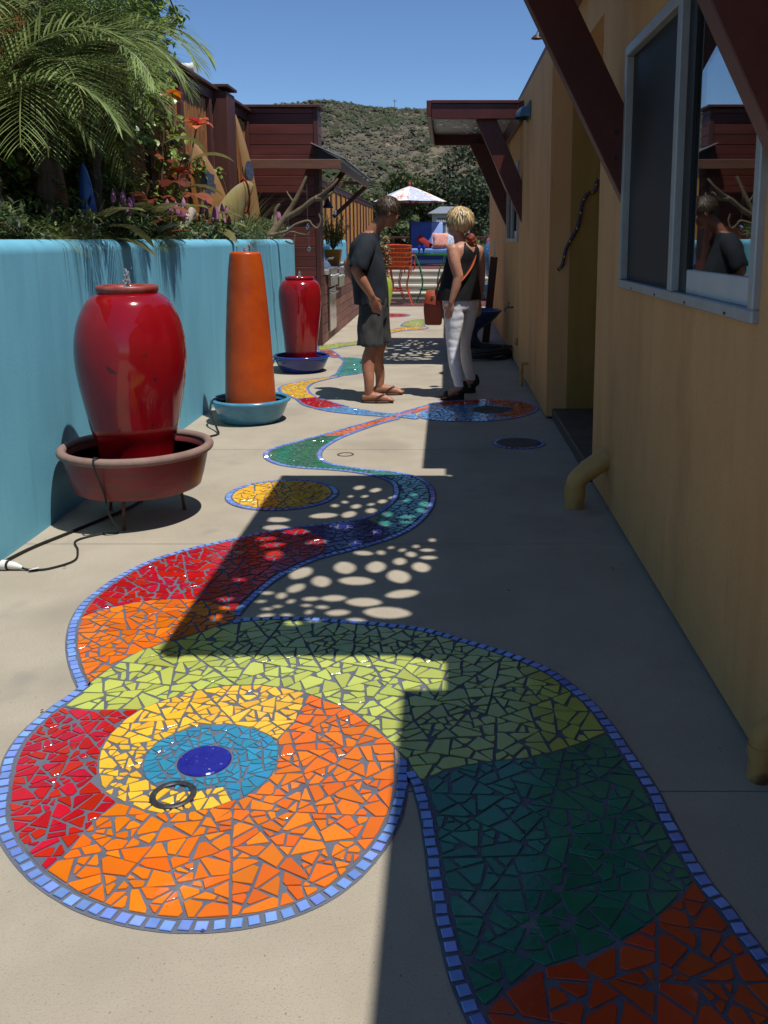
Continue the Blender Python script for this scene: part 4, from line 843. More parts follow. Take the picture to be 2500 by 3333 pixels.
# white pipe above the fence
vp = thing('vent_pipe', 'white round pipe end sticking up behind the fence cap', 'pipe', (-2.9, 10.0, 3.1))
wm = M('white_plastic', (0.70, 0.68, 0.62), (0.6, 0.58, 0.52), rough=0.5, scale=6)
MB().tube([(-2.86, 10.0, 3.19), (-2.66, 10.0, 3.19)], 0.055, 18).build('pipe', wm, vp, smooth=True)
MB().tube([(-2.68, 10.0, 3.19), (-2.645, 10.0, 3.19)], 0.062, 18).build('rim', wm, vp, smooth=True)
MB().tube([(-2.81, 10.0, 3.14), (-2.81, 10.0, 2.2)], 0.03, 10).build('stand_pipe', wm, vp, smooth=True)

# ------------------------------------------------------------------ red plank closet at the end of the planter
plank = M('red_plank', (0.125, 0.028, 0.018), (0.085, 0.018, 0.012), rough=0.5, scale=2.2, stretch=(0.6, 0.6, 6), bump=0.15, bscale=40, bstretch=(0.5, 0.5, 5), rand=0.18, detail=8, c3=(0.055, 0.013, 0.009), s3=1.4, lo3=0.55, hi3=0.8)
BX0, BX1, BY0, BY1, BZ = -2.60, -1.67, 12.16, 12.56, 3.09
cl = thing('plank_closet', 'tall dark red plank closet at the end of the planter', 'closet', ((BX0+BX1)/2, BY0, 0))
MB().box((BX0 + 0.02, BY0 + 0.02, 0), (BX1 - 0.02, BY1, BZ - 0.01)).build('core', rubber, cl)
z = 0.01; r = random.Random(8)
while z < BZ - 0.05:
    h = min(0.131, BZ - z)
    o = r.uniform(0, 0.004)
    MB().box((BX0 + 0.05, BY0 + o, z), (BX1 - 0.05, BY0 + 0.019, z + h - 0.006)).build('plank', plank, cl, bevel=0.003)
    MB().box((BX1 - 0.019, BY0 + 0.06, z), (BX1 - o, BY1, z + h - 0.006)).build('plank', plank, cl, bevel=0.003)
    z += h
MB().box((BX1 - 0.05, BY0 - 0.008, 0), (BX1 + 0.008, BY0 + 0.06, BZ)).build('corner_post', dark_wood, cl, bevel=0.004)
MB().box((BX0, BY0 - 0.008, 0), (BX0 + 0.05, BY0 + 0.019, BZ)).build('corner_post', dark_wood, cl, bevel=0.004)
MB().box((BX0 - 0.02, BY0 - 0.05, BZ + 0.001), (BX1 + 0.05, BY1 + 0.03, BZ + 0.035)).build('cap_board', dark_wood, cl, bevel=0.004)
# corrugated lean-to beside it
aw = thing('metal_canopy', 'small sloping corrugated metal canopy on wood frame over the grill', 'canopy', (-1.6, 14, 2.4))
brown_b = M('weathered_beam', (0.20, 0.095, 0.055), (0.14, 0.06, 0.036), rough=0.5, scale=3, stretch=(0.6, 3, 5), bump=0.12, bscale=40)
MB().box((-2.56, 11.98, 2.31), (-1.36, 12.06, 2.43)).build('front_beam', brown_b, aw, bevel=0.004)
MB().box((-1.41, 12.062, 2.31), (-1.36, 16.4, 2.41)).build('side_beam', brown_b, aw, bevel=0.004)
MB().box((-2.1, 16.33, 2.36), (-1.412, 16.4, 2.42)).build('end_beam', brown_b, aw, bevel=0.004)
cor = M('corrugated_sheet', (0.34, 0.36, 0.38), (0.20, 0.17, 0.15), rough=0.38, metal=0.7, scale=2.5, stretch=(1, 3, 1))
b = MB(); nseg = 220
for i in range(nseg + 1):
    y = 12.02 + 4.4*i/nseg; dz = 0.012*math.sin(i*1.15)
    b.v.append((-1.74, y, 2.635 + dz)); b.v.append((-1.30, y, 2.435 + dz))
for i in range(nseg): b.f.append((2*i, 2*i+2, 2*i+3, 2*i+1)); b.mi.append(0)
b.build('sheet', cor, aw, smooth=True, angle=80)
MB().add([(-1.66, 12.07, 2.432), (-1.37, 12.07, 2.432), (-1.66, 12.07, 2.58), (-1.66, 12.10, 2.432), (-1.37, 12.10, 2.432), (-1.66, 12.10, 2.58)], [(0,1,2),(5,4,3),(0,3,4,1),(1,4,5,2),(2,5,3,0)]).build('gable', rubber, aw)
MB().bar((-1.68, 12.7, 1.95), (-1.40, 12.7, 2.32), 0.07, 0.07).build('brace', dark_wood, aw, bevel=0.004)
MB().bar((-1.98, 16.2, 1.8), (-1.40, 16.2, 2.32), 0.07, 0.07).build('brace', dark_wood, aw, bevel=0.004)
sl = thing('spot_lamp', 'small black cone lamp fixed to the corner of plank closet', 'lamp', (-1.6, 12.4, 1.95))
MB().lathe([(0.075, 0.0), (0.07, 0.01), (0.02, 0.10), (0.012, 0.13)], (-1.585, 12.42, 1.83), 18).build('shade', rubber, sl, smooth=True)
MB().bar((-1.67, 12.42, 1.97), (-1.585, 12.42, 1.95), 0.03, 0.03).build('arm', rubber, sl)

# ------------------------------------------------------------------ fountains
def crackle(m, amount=0.62):
    return m
red_gl = M('red_glaze', (0.29, 0.004, 0.008), (0.20, 0.003, 0.006), rough=0.13, scale=2.5, spec=0.6, coat=0.3, bump=0.05, bscale=14, c3=(0.07, 0.012, 0.008), s3=14, lo3=0.655, hi3=0.67, rvar=0.06)
lip_m = M('worn_red_lip', (0.22, 0.012, 0.010), (0.30, 0.09, 0.07), rough=0.4, scale=9, bump=0.1, bscale=40)
clay = M('terracotta_clay', (0.24, 0.034, 0.031), (0.18, 0.022, 0.021), rough=0.34, scale=2.5, stretch=(1, 1, 6), bump=0.15, bscale=30, c3=(0.12, 0.05, 0.04), s3=4, lo3=0.55, hi3=0.7)
clay_rim = M('pale_clay_rim', (0.24, 0.155, 0.125), (0.19, 0.115, 0.09), rough=0.8, scale=12, bump=0.2, bscale=60)
rust_gl = M('burnt_orange_glaze', (0.50, 0.072, 0.006), (0.34, 0.040, 0.005), rough=0.36, scale=3.5, bump=0.22, bscale=16, c3=(0.42, 0.09, 0.01), s3=2.2, lo3=0.5, hi3=0.75, rvar=0.08)
ltblue_gl = M('light_blue_glaze', (0.075, 0.26, 0.40), (0.05, 0.19, 0.31), rough=0.2, scale=12, bump=0.08, bscale=40, spec=0.6)
cobalt_gl = M('cobalt_glaze', (0.018, 0.035, 0.22), (0.012, 0.022, 0.15), rough=0.12, scale=5, spec=0.6, coat=0.3)
water_m = M('water', (0.85, 0.86, 0.88), rough=0.05, trans=0.8, ior=1.33)
still_m = M('bowl_water', (0.10, 0.012, 0.012), (0.07, 0.01, 0.01), rough=0.03, scale=6, bump=0.12, bscale=30)
still_b = M('bowl_water_blue', (0.02, 0.06, 0.10), (0.02, 0.05, 0.08), rough=0.03, scale=6, bump=0.12, bscale=30)
def jet(c, h, w, parent, seed):
    """bubbling water: a lumpy column of drops"""
    r = random.Random(seed); b = MB()
    for i in range(14):
        z = h * i / 14; rr = w * (1 - 0.6*i/14)
        for k in range(5 if i < 10 else 3):
            a = r.uniform(0, 6.28); q = r.uniform(0.1, 0.85)*rr
            b.ball((c[0] + q*math.cos(a), c[1] + q*math.sin(a), c[2] + z + r.uniform(-.006, .006)), rr*r.uniform(0.22, 0.42), 7, 5, (1, 1, r.uniform(0.9, 1.9)))
    for k in range(10):
        a = r.uniform(0, 6.28); q = r.uniform(0.6, 1.7)*w; b.ball((c[0] + q*math.cos(a), c[1] + q*math.sin(a), c[2] + r.uniform(0, h)), 0.0028, 6, 4)
    return b.build('water_jet', water_m, parent, smooth=True)
C1 = (-1.585, 4.53)
u = thing('red_urn', 'largest glossy red urn fountain bubbling over a clay bowl', 'urn', (C1[0], C1[1], 0.2))
prof = [(0.17, 0.20), (0.186, 0.375), (0.212, 0.474), (0.231, 0.572), (0.25, 0.671), (0.262, 0.75), (0.269, 0.829), (0.267, 0.908), (0.258, 0.968), (0.246, 1.017), (0.226, 1.066), (0.198, 1.116), (0.165, 1.145), (0.140, 1.158)]
prof = curve(prof, 4)
MB().lathe(prof, (C1[0], C1[1], 0), 72).build('body', red_gl, u, smooth=True)
MB().lathe(curve([(0.13, 1.150), (0.142, 1.155), (0.148, 1.168), (0.150, 1.180), (0.145, 1.192), (0.135, 1.194), (0.120, 1.186), (0.112, 1.170), (0.115, 1.15)], 3), (C1[0], C1[1], 0), 56).build('lip', lip_m, u, smooth=True)
MB().lathe([(0.001, 1.178), (0.12, 1.178)], (C1[0], C1[1], 0), 40).build('water', still_m, u)
jet((C1[0], C1[1], 1.178), 0.10, 0.024, u, 1)
def bowl(name, label, c, r_top, z0, z1, r_bot, m_body, m_rim, water, wz, rim=0.022, group=None):
    t = thing(name, label, 'bowl', (c[0], c[1], z0))
    h = z1 - z0
    pr = curve([(r_bot*0.3, z0 + 0.0), (r_bot, z0), (r_bot + (r_top-r_bot)*0.36, z0 + 0.16*h), (r_top - rim*1.3, z0 + 0.75*h), (r_top - rim, z1 - rim*1.4)], 4)
    inner = curve([(r_top - rim*1.9, z1 - rim*1.4), (r_top - rim*2.4, z0 + 0.72*h), (r_bot + (r_top-r_bot)*0.3, z0 + 0.3*h), (r_bot*0.8, z0 + 0.16*h), (0.01, z0 + 0.14*h)], 4)
    MB().lathe(pr + inner, (c[0], c[1], 0), 72).build('bowl', m_body, t, smooth=True)
    ring = [(r_top - rim + rim*math.cos(a*math.pi/8)*1.0, z1 - rim + rim*math.sin(a*math.pi/8)*0.95) for a in range(-4, 13)]
    MB().lathe(ring[:-1], (c[0], c[1], 0), 72, close=True).build('rim', m_rim, t, smooth=True)
    MB().lathe([(0.001, wz), (r_top - rim*2.1, wz)], (c[0], c[1], 0), 48).build('water', water, t)
    return t
bowl('clay_bowl', 'wide terracotta bowl on metal legs under the largest red urn', C1, 0.383, 0.165, 0.395, 0.285, clay, clay_rim, still_m, 0.335, 0.023)
st = thing('bowl_stand', 'rusty metal stand with three legs under the terracotta bowl', 'stand', (C1[0], C1[1], 0))
rust = M('rusty_iron', (0.12, 0.05, 0.028), (0.07, 0.03, 0.018), rough=0.8, scale=30, bump=0.3, bscale=90)
MB().lathe([(0.20, 0.148), (0.225, 0.148), (0.225, 0.162), (0.20, 0.162)], (C1[0], C1[1], 0), 40, close=True).build('ring', rust, st)
for a in (-92, 32, 150):
    dx, dy = math.cos(R(a)), math.sin(R(a))
    MB().tube([(C1[0] + dx*0.21, C1[1] + dy*0.21, 0.15), (C1[0] + dx*0.225, C1[1] + dy*0.225, 0.03), (C1[0] + dx*0.228, C1[1] + dy*0.228, 0.0)], [0.009, 0.008, 0.011], 8).build('leg', rust, st, smooth=True)
C2 = (-1.545, 7.06)
u = thing('orange_cone', 'tall burnt orange cone fountain between the two red urns', 'cone fountain', (C2[0], C2[1], 0.1))
MB().lathe(curve([(0.20, 0.06), (0.197, 0.15), (0.19, 0.32), (0.176, 0.62), (0.157, 0.92), (0.137, 1.16), (0.122, 1.285), (0.116, 1.312), (0.10, 1.322), (0.07, 1.318), (0.02, 1.312)], 3), (C2[0], C2[1], 0), 64).build('body', rust_gl, u, smooth=True)
jet((C2[0], C2[1], 1.312), 0.05, 0.018, u, 2)
bowl('blue_bowl', 'light blue glazed bowl under the orange cone', C2, 0.313, 0.0, 0.19, 0.20, ltblue_gl, ltblue_gl, still_b, 0.14, 0.018)
C3 = (-1.57, 9.78)
u = thing('small_red_urn', 'smaller red urn fountain farthest along the planter wall', 'urn', (C3[0], C3[1], 0.1))
MB().lathe(curve([(0.15, 0.06), (0.165, 0.18), (0.178, 0.30), (0.195, 0.45), (0.212, 0.60), (0.224, 0.72), (0.228, 0.82), (0.222, 0.89), (0.205, 0.945), (0.175, 0.98), (0.145, 0.993)], 4), (C3[0], C3[1], 0), 64).build('body', red_gl, u, smooth=True)
MB().lathe(curve([(0.135, 0.988), (0.15, 0.993), (0.157, 1.005), (0.156, 1.018), (0.145, 1.026), (0.128, 1.018), (0.122, 1.0)], 3), (C3[0], C3[1], 0), 48).build('lip', red_gl, u, smooth=True)
MB().lathe([(0.001, 1.01), (0.13, 1.01)], (C3[0], C3[1], 0), 40).build('water', still_m, u)
jet((C3[0], C3[1], 1.01), 0.075, 0.02, u, 3)
bowl('cobalt_bowl', 'dark cobalt blue bowl under the smaller red urn', C3, 0.308, 0.0, 0.185, 0.19, cobalt_gl, cobalt_gl, still_b, 0.14, 0.016)
# cables
black_pl = M('black_cable', (0.012, 0.012, 0.013), rough=0.45)
def cable(name, label, pts, rad=0.006, k=8):
    return MB().tube(curve(pts, k), rad, 7).obj(name, black_pl, label, 'cable', loc=pts[0], smooth=True)
cable('pump_cable', 'black pump cable running over the rim of the terracotta bowl to the plug', [(-1.60, 4.22, 0.33), (-1.655, 4.165, 0.402), (-1.652, 4.135, 0.36), (-1.64, 4.20, 0.22), (-1.62, 4.20, 0.11), (-1.60, 4.25, 0.01), (-1.68, 4.23, 0.006), (-1.76, 4.13, 0.006), (-1.70, 4.0, 0.006), (-1.66, 3.86, 0.006), (-1.73, 3.76, 0.006), (-1.80, 3.745, 0.006), (-1.845, 3.752, 0.012)], 0.005)
cable('wall_cable', 'long black cable lying on concrete along the foot of the blue wall', [(-1.96, 3.55, 0.008), (-1.975, 3.72, 0.008), (-1.93, 4.0, 0.008), (-1.82, 4.3, 0.008), (-1.68, 4.75, 0.008), (-1.72, 5.2, 0.008), (-1.86, 5.7, 0.008), (-1.78, 6.3, 0.008), (-1.68, 6.5, 0.008), (-1.71, 6.62, 0.03), (-1.80, 6.80, 0.13), (-1.80, 6.92, 0.198), (-1.74, 7.0, 0.17)], 0.008)
cable('cone_cable', 'thin black cable looping from cobalt bowl to the wall', [(-1.80, 9.62, 0.188), (-1.84, 9.6, 0.14), (-1.86, 9.55, 0.02), (-1.80, 9.2, 0.006), (-1.9, 8.6, 0.006)], 0.006)
pg = thing('cable_plug', 'black and white cable connector lying by the blue wall', 'plug', (-1.92, 3.76, 0))
MB().tube([(-1.965, 3.765, 0.022), (-1.90, 3.76, 0.022)], 0.021, 14).build('socket', black_pl, pg, smooth=True)
MB().tube([(-1.935, 3.763, 0.022), (-1.91, 3.761, 0.022)], 0.0222, 14).build('band', wm, pg, smooth=True)
MB().tube([(-1.90, 3.76, 0.022), (-1.875, 3.757, 0.020), (-1.84, 3.75, 0.014)], [0.018, 0.016, 0.007], 12).build('plug', wm, pg, smooth=True)
tg = MB().add([(-1.80, 3.72, 0.014), (-1.765, 3.735, 0.016), (-1.775, 3.77, 0.010), (-1.81, 3.755, 0.007)], [(0, 1, 2, 3)])
tg.add([(-1.80, 3.72, 0.0135), (-1.765, 3.735, 0.0155), (-1.775, 3.77, 0.0095), (-1.81, 3.755, 0.0065)], [(3, 2, 1, 0)])
tg.obj('paper_tag', wm, 'small white paper tag tied to the cable on concrete', 'tag', loc=(-1.79, 3.745, 0))
# ------------------------------------------------------------------ outdoor kitchen
def hbox(b, *a): return b.box(*a)
brickp = M('cladding_plank', (0.20, 0.085, 0.06), (0.14, 0.055, 0.04), rough=0.65, scale=3, stretch=(1, 0.6, 5), rand=0.25, hue=0.01, bump=0.2, bscale=40)
stone = M('counter_stone', (0.40, 0.37, 0.33), (0.30, 0.28, 0.25), rough=0.5, scale=14)
inox = M('stainless', (0.55, 0.55, 0.54), (0.45, 0.45, 0.44), rough=0.25, metal=0.95, scale=4, stretch=(1, 1, 8))
kt = thing('kitchen_counter', 'outdoor kitchen counter clad in brown planks beyond the plank closet', 'counter', (-1.9, 15, 0))
MB().box((-2.10, 12.6, 0), (-1.69, 18.0, 0.93)).build('core', rubber, kt)
MB().box((-2.10, 12.58, 0.931), (-1.63, 12.78, 1.0)).build('worktop', stone, kt, bevel=0.006)
MB().box((-2.10, 14.62, 0.931), (-1.63, 18.05, 0.98)).build('worktop', stone, kt, bevel=0.006)
r = random.Random(3); z = 0.01; row = 0
while z < 0.90:
    y = 12.58 - (0.35 if row % 2 else 0)
    while y < 18.0:
        y1 = min(18.0, y + 0.72)
        if y1 > 12.6: MB().box((-1.688, max(y, 12.585), z), (-1.672 + r.uniform(0, .004), y1 - 0.006, z + 0.122)).build('plank', brickp, kt, bevel=0.002)
        y += 0.72
    z += 0.130; row += 1
MB().box((-2.10, 17.99, 0), (-1.68, 18.02, 0.92)).build('end_panel', brickp, kt)
gr = thing('gas_grill', 'stainless gas grill with open front panel and knobs in the counter', 'grill', (-1.8, 13.2, 0.9))
MB().box((-2.08, 12.80, 0.932), (-1.66, 13.62, 1.02)).build('fire_box', inox, gr, bevel=0.008)
v = [(-2.06, y, z) for y in (12.82, 13.60) for z in (1.02, 1.02)]
hood = MB()
sec = [(-2.07, 1.021), (-2.10, 1.25), (-2.06, 1.33), (-1.98, 1.35), (-1.74, 1.08), (-1.70, 1.021)]
hood.add([(x, 12.83, z) for x, z in sec] + [(x, 13.59, z) for x, z in sec], [tuple(range(6)), tuple(range(6, 12))[::-1]] + [(i, 6+i, 6+(i+1) % 6, (i+1) % 6) for i in range(6)])
hood.build('hood', inox, gr, bevel=0.006)
MB().tube([(-1.70, 12.92, 1.13), (-1.66, 12.92, 1.15), (-1.66, 13.5, 1.15), (-1.70, 13.5, 1.13)], 0.012, 8).build('hood_handle', inox, gr, smooth=True)
MB().box((-1.655, 12.80, 0.76), (-1.615, 13.62, 1.018)).build('control_panel', inox, gr, bevel=0.006)
for k in range(4): MB().tube([(-1.614, 12.95 + 0.17*k, 0.90), (-1.575, 12.95 + 0.17*k, 0.90)], [0.028, 0.024], 14).build('knob', inox, gr, smooth=True)
dr = MB().box((-1.662, 12.84, 0.12), (-1.64, 13.58, 0.72)).build('door', inox, gr, bevel=0.006)
MB().tube([(-1.64, 12.95, 0.66), (-1.60, 12.95, 0.66), (-1.60, 13.47, 0.66), (-1.64, 13.47, 0.66)], 0.011, 8).build('handle', inox, dr, smooth=True)
sb = thing('side_burner', 'stainless side burner panel just past the grill', 'burner', (-1.8, 14.1, 0.9))
MB().box((-2.06, 13.75, 0.932), (-1.66, 14.55, 0.985)).build('tray', inox, sb, bevel=0.006)
MB().box((-1.66, 13.80, 0.70), (-1.615, 14.50, 0.983)).build('front_panel', inox, sb, bevel=0.006)
for k in range(2): MB().tube([(-1.614, 14.0 + 0.3*k, 0.85), (-1.58, 14.0 + 0.3*k, 0.85)], 0.026, 12).build('knob', inox, sb, smooth=True)
bw = thing('far_planter_wall', 'short turquoise wall section behind the grill', 'planter wall', (-2.3, 15, 0))
rounded_wall(-2.12, -2.40, 12.62, 19.6, 1.405, 0.07, 'wall', blue_st, bw)

# ------------------------------------------------------------------ steps, deck, railing
deck = structure(MB().box((-6, 23.1, -2.6), (8, 30.5, 0.66)).build('deck', M('deck_boards', (0.13, 0.045, 0.035), (0.10, 0.035, 0.028), rough=0.6, scale=2, stretch=(0.5, 6, 1))))
structure(MB().box((-2.0, 19.4, 0.0), (3.0, 21.0, 0.012)).build('patio_mat', M('maroon_boards', (0.12, 0.035, 0.035), (0.09, 0.028, 0.028), rough=0.7, scale=3, stretch=(0.6, 8, 1))))
stm = M('step_concrete', (0.36, 0.32, 0.26), (0.29, 0.26, 0.21), rough=0.85, scale=2, bump=0.2, bscale=120)
nose = M('step_nosing', (0.60, 0.57, 0.50), (0.52, 0.49, 0.43), rough=0.7, scale=3)
stp = thing('garden_steps', 'broad pale concrete steps climbing to the deck', 'steps', (0, 22, 0))
for k in range(4):
    y0 = 21.7 + 0.36*k
    MB().box((-2.4, y0 + 0.02, 0), (3.2, 23.1, 0.165*k + 0.12)).build('step', stm, stp)
    MB().box((-2.4, y0, 0.165*k + 0.121), (3.2, y0 + 0.34, 0.165*k + 0.165)).build('tread', nose, stp, bevel=0.006)
rl = thing('deck_railing', 'dark redwood railing across the far edge of the deck', 'railing', (0, 30, 0.66))
MB().box((-2.5, 30.0, 1.44), (4.5, 30.12, 1.50)).build('top_rail', dark_wood, rl, bevel=0.005)
MB().box((-2.5, 30.04, 0.78), (4.5, 30.08, 0.84)).build('bottom_rail', dark_wood, rl, bevel=0.003)
for k in range(6): MB().box((-2.45 + 1.36*k, 30.01, 0.66), (-2.36 + 1.36*k, 30.11, 1.44)).build('post', dark_wood, rl, bevel=0.004)
for k in range(34): MB().box((-2.3 + 0.2*k, 30.05, 0.84), (-2.27 + 0.2*k, 30.07, 1.44)).build('baluster', dark_wood, rl)

# ------------------------------------------------------------------ patio furniture
or_iron = M('orange_iron', (0.62, 0.085, 0.012), (0.50, 0.065, 0.010), rough=0.35, scale=9)
red_iron = M('red_iron', (0.55, 0.03, 0.022), (0.45, 0.022, 0.018), rough=0.35, scale=9)
gr_iron = M('green_iron', (0.03, 0.26, 0.06), (0.02, 0.19, 0.045), rough=0.35, scale=9)
def patterned(name, base, a, b_, sc=14, lo=0.48):
    m = M(name, base, a, rough=0.8, scale=sc, lo=lo, hi=lo + 0.04, c3=b_, s3=sc*0.8, lo3=0.57, hi3=0.60); return m
cush = patterned('print_cushion', (0.05, 0.14, 0.30), (0.55, 0.58, 0.50), (0.28, 0.36, 0.05), 11)
def bar_chair(name, label, c, m, group, turn=0.0):
    t = thing(name, label, 'chair', (c[0], c[1], 0), group)
    ca, sa = math.cos(turn), math.sin(turn)
    def T(x, y, z): return (c[0] + x*ca - y*sa, c[1] + x*sa + y*ca, z)
    S = 0.78
    for sx in (-1, 1):
        for sy in (-1, 1):
            pth = curve([T(sx*0.20, sy*0.18, S), T(sx*0.185, sy*0.17, 0.62), T(sx*0.15, sy*0.14, 0.45), T(sx*0.20, sy*0.19, 0.22), T(sx*0.26, sy*0.25, 0.06), T(sx*0.28, sy*0.27, 0.012)], 4)
            MB().tube(pth, 0.012, 8).build('leg', m, t, smooth=True)
    MB().tube([T(0.225*math.cos(a*math.pi/12), 0.215*math.sin(a*math.pi/12), 0.30) for a in range(25)], 0.011, 8, cap=False).build('foot_ring', m, t, smooth=True)
    fr = MB()
    fr.tube([T(-0.25, -0.24, S), T(0.25, -0.24, S), T(0.25, 0.24, S), T(-0.25, 0.24, S), T(-0.25, -0.24, S)], 0.014, 8)
    fr.build('seat_frame', m, t, smooth=True)
    b = MB()
    for k in range(5): b.bar(T(-0.25, -0.19 + 0.095*k, S), T(0.25, -0.19 + 0.095*k, S), 0.06, 0.004)
    b.build('seat_straps', m, t)
    BT = 1.28
    bf = MB(); lean = -0.10
    for sx in (-1, 1): bf.tube([T(sx*0.25, -0.24, S - 0.12), T(sx*0.255, -0.25, S + 0.1), T(sx*0.262, -0.24 + lean, BT)], 0.014, 8)
    bf.tube([T(-0.262, -0.24 + lean, BT), T(-0.1, -0.25 + lean, BT + 0.015), T(0.1, -0.25 + lean, BT + 0.015), T(0.262, -0.24 + lean, BT)], 0.014, 8)
    bf.build('back_frame', m, t, smooth=True)
    for k in range(6):
        x = -0.19 + 0.076*k; MB().bar(T(x, -0.25, S + 0.02), T(x*1.02, -0.25 + lean, BT), 0.045, 0.004, up=(0, 1, 0)).build('back_strap', m, t)
    for k in range(5):
        z = S + 0.08 + 0.095*k; yy = -0.253 + lean*(z - S)/(BT - S); MB().bar(T(-0.255, yy, z), T(0.255, yy, z), 0.004, 0.045).build('back_strap', m, t)
    for sx in (-1, 1):
        MB().tube(curve([T(sx*0.255, -0.25, 1.06), T(sx*0.30, -0.1, 1.08), T(sx*0.33, 0.05, 1.06), T(sx*0.34, 0.12, 1.0), T(sx*0.31, 0.14, 0.95), T(sx*0.30, 0.1, 0.93), T(sx*0.32, 0.08, 0.85), T(sx*0.29, 0.16, 0.76), T(sx*0.25, 0.12, S)], 4), 0.013, 8).build('arm', m, t, smooth=True)
    cb = MB().box(T(-0.235, -0.225, S + 0.012), T(0.235, 0.225, S + 0.075)) if turn == 0 else MB().box((c[0]-0.22, c[1]-0.22, S + 0.012), (c[0]+0.22, c[1]+0.22, S+0.075))
    cb.build('cushion', cush, t, bevel=0.02)
    return t
bar_chair('iron_chair', 'orange woven iron bar chair with printed cushion standing before the steps', (-1.0, 19.85), or_iron, 'bar chairs at the green table')
bar_chair('iron_chair', 'red woven iron bar chair half hidden behind the orange chair', (-1.22, 20.9), red_iron, 'bar chairs at the green table', 0.15)
tb = thing('bar_table', 'round green iron bar table with glass top beside orange chair', 'table', (-0.36, 20.5, 0))
TZ = 1.10; tc_ = (-0.36, 20.5)
MB().lathe([(0.50, TZ - 0.03), (0.53, TZ - 0.03), (0.535, TZ + 0.005), (0.50, TZ + 0.005)], (tc_[0], tc_[1], 0), 48, close=True).build('rim', gr_iron, tb, smooth=True)
MB().lathe([(0.001, TZ - 0.006), (0.50, TZ - 0.006), (0.50, TZ + 0.004), (0.001, TZ + 0.004)], (tc_[0], tc_[1], 0), 48).build('glass_top', M('table_glass', (0.55, 0.75, 0.7), rough=0.02, trans=1.0), tb)
for a in (40, 140, 220, 320):
    dx, dy = math.cos(R(a)), math.sin(R(a))
    MB().tube(curve([(tc_[0]+dx*0.46, tc_[1]+dy*0.46, TZ - 0.03), (tc_[0]+dx*0.30, tc_[1]+dy*0.30, 0.80), (tc_[0]+dx*0.22, tc_[1]+dy*0.22, 0.45), (tc_[0]+dx*0.30, tc_[1]+dy*0.30, 0.2), (tc_[0]+dx*0.42, tc_[1]+dy*0.42, 0.012)], 5), 0.016, 8).build('leg', gr_iron, tb, smooth=True)
MB().tube([(tc_[0] + 0.24*math.cos(a*math.pi/12), tc_[1] + 0.24*math.sin(a*math.pi/12), 0.30) for a in range(25)], 0.011, 8, cap=False).build('stretcher_ring', gr_iron, tb, smooth=True)
# two small blue glasses on a tray
blue_gl = M('blue_glassware', (0.01, 0.03, 0.35), (0.01, 0.02, 0.25), rough=0.1, scale=9)
for k, nm in ((0, 'left'), (1, 'right')):
    MB().lathe([(0.03, 0), (0.035, 0.01), (0.012, 0.02), (0.02, 0.07), (0.04, 0.11), (0.038, 0.16), (0.02, 0.19), (0.03, 0.21)], (-0.60 + 0.10*k, 20.45, TZ + 0.005), 16).obj('blue_goblet', blue_gl, f'small cobalt blue goblet on the green table, {nm} of the pair', 'goblet', 'blue goblets on the table', loc=(-0.60 + 0.10*k, 20.45, TZ), smooth=True)
# day bed on the deck with cushions
def pillow(name, label, c, w, h, d, m, rz=0, tilt=0, group=None):
    b = MB(); n = 8
    for s in (1, -1):
        for i in range(n + 1):
            for j in range(n + 1):
                u_, v_ = i/n*2 - 1, j/n*2 - 1
                t_ = d/2 * ((1 - u_**4)*(1 - v_**4))**0.5
                pin = 1 - 0.08*(u_*u_ + v_*v_ - 2*abs(u_*v_))
                b.v.append((u_*w/2*pin, s*t_, v_*h/2*pin))
    for s in (0, 1):
        o = s*(n+1)**2
        for i in range(n):
            for j in range(n): q = (o+i*(n+1)+j, o+(i+1)*(n+1)+j, o+(i+1)*(n+1)+j+1, o+i*(n+1)+j+1); b.f.append(q if s else q[::-1]); b.mi.append(0)
    mtx = Matrix.Translation(c) @ Matrix.Rotation(rz, 4, 'Z') @ Matrix.Rotation(tilt, 4, 'X')
    b.v = [tuple(mtx @ Vector(v)) for v in b.v]
    return b.obj(name, m, label, 'cushion', group, loc=c, smooth=True)
def fabric(name, c): return M(name, c, tuple(x*0.85 for x in c), rough=0.85, scale=5, bump=0.2, bscale=60)
sofa = thing('day_bed', 'blue upholstered day bed with sloping back on the deck', 'sofa', (-0.3, 26.5, 0.66))
MB().box((-1.05, 26.2, 0.70), (0.65, 27.1, 0.98)).build('base', fabric('navy_fabric', (0.03, 0.07, 0.20)), sofa, bevel=0.03)
MB().box((-1.03, 26.15, 0.985), (0.63, 27.05, 1.16)).build('seat_mattress', fabric('sky_fabric', (0.10, 0.22, 0.48)), sofa, bevel=0.05)
for x0, x1, m in ((-1.03, -0.42, fabric('denim_fabric', (0.055, 0.12, 0.36))), (-0.44, -0.10, fabric('pale_blue_fabric', (0.24, 0.34, 0.62)))):
    bk = MB(); sec = [(26.55, 1.17), (26.75, 1.17), (27.15, 1.85), (27.02, 1.92), (26.92, 1.88)]
    bk.add([(x0, y, z) for y, z in sec] + [(x1 , y, z) for y, z in sec], [tuple(range(5))[::-1], tuple(range(5, 10))] + [(i, (i+1) % 5, 5+(i+1) % 5, 5+i) for i in range(5)])
    bk.build('back_mattress', m, sofa, bevel=0.025)
chev = patterned('coral_print', (0.62, 0.24, 0.18), (0.70, 0.36, 0.28), (0.66, 0.30, 0.22), 20)
pillow('coral_cushion', 'coral patterned square cushion on the day bed', (-0.16, 26.25, 1.38), 0.46, 0.44, 0.16, chev, 0.1, -0.25)
pillow('blue_cushion', 'pale blue and white patterned cushion beside the coral cushion', (0.12, 26.40, 1.36), 0.42, 0.42, 0.15, patterned('blue_white_print', (0.25, 0.45, 0.65), (0.75, 0.78, 0.78), (0.2, 0.4, 0.6), 24), -0.15, -0.25)
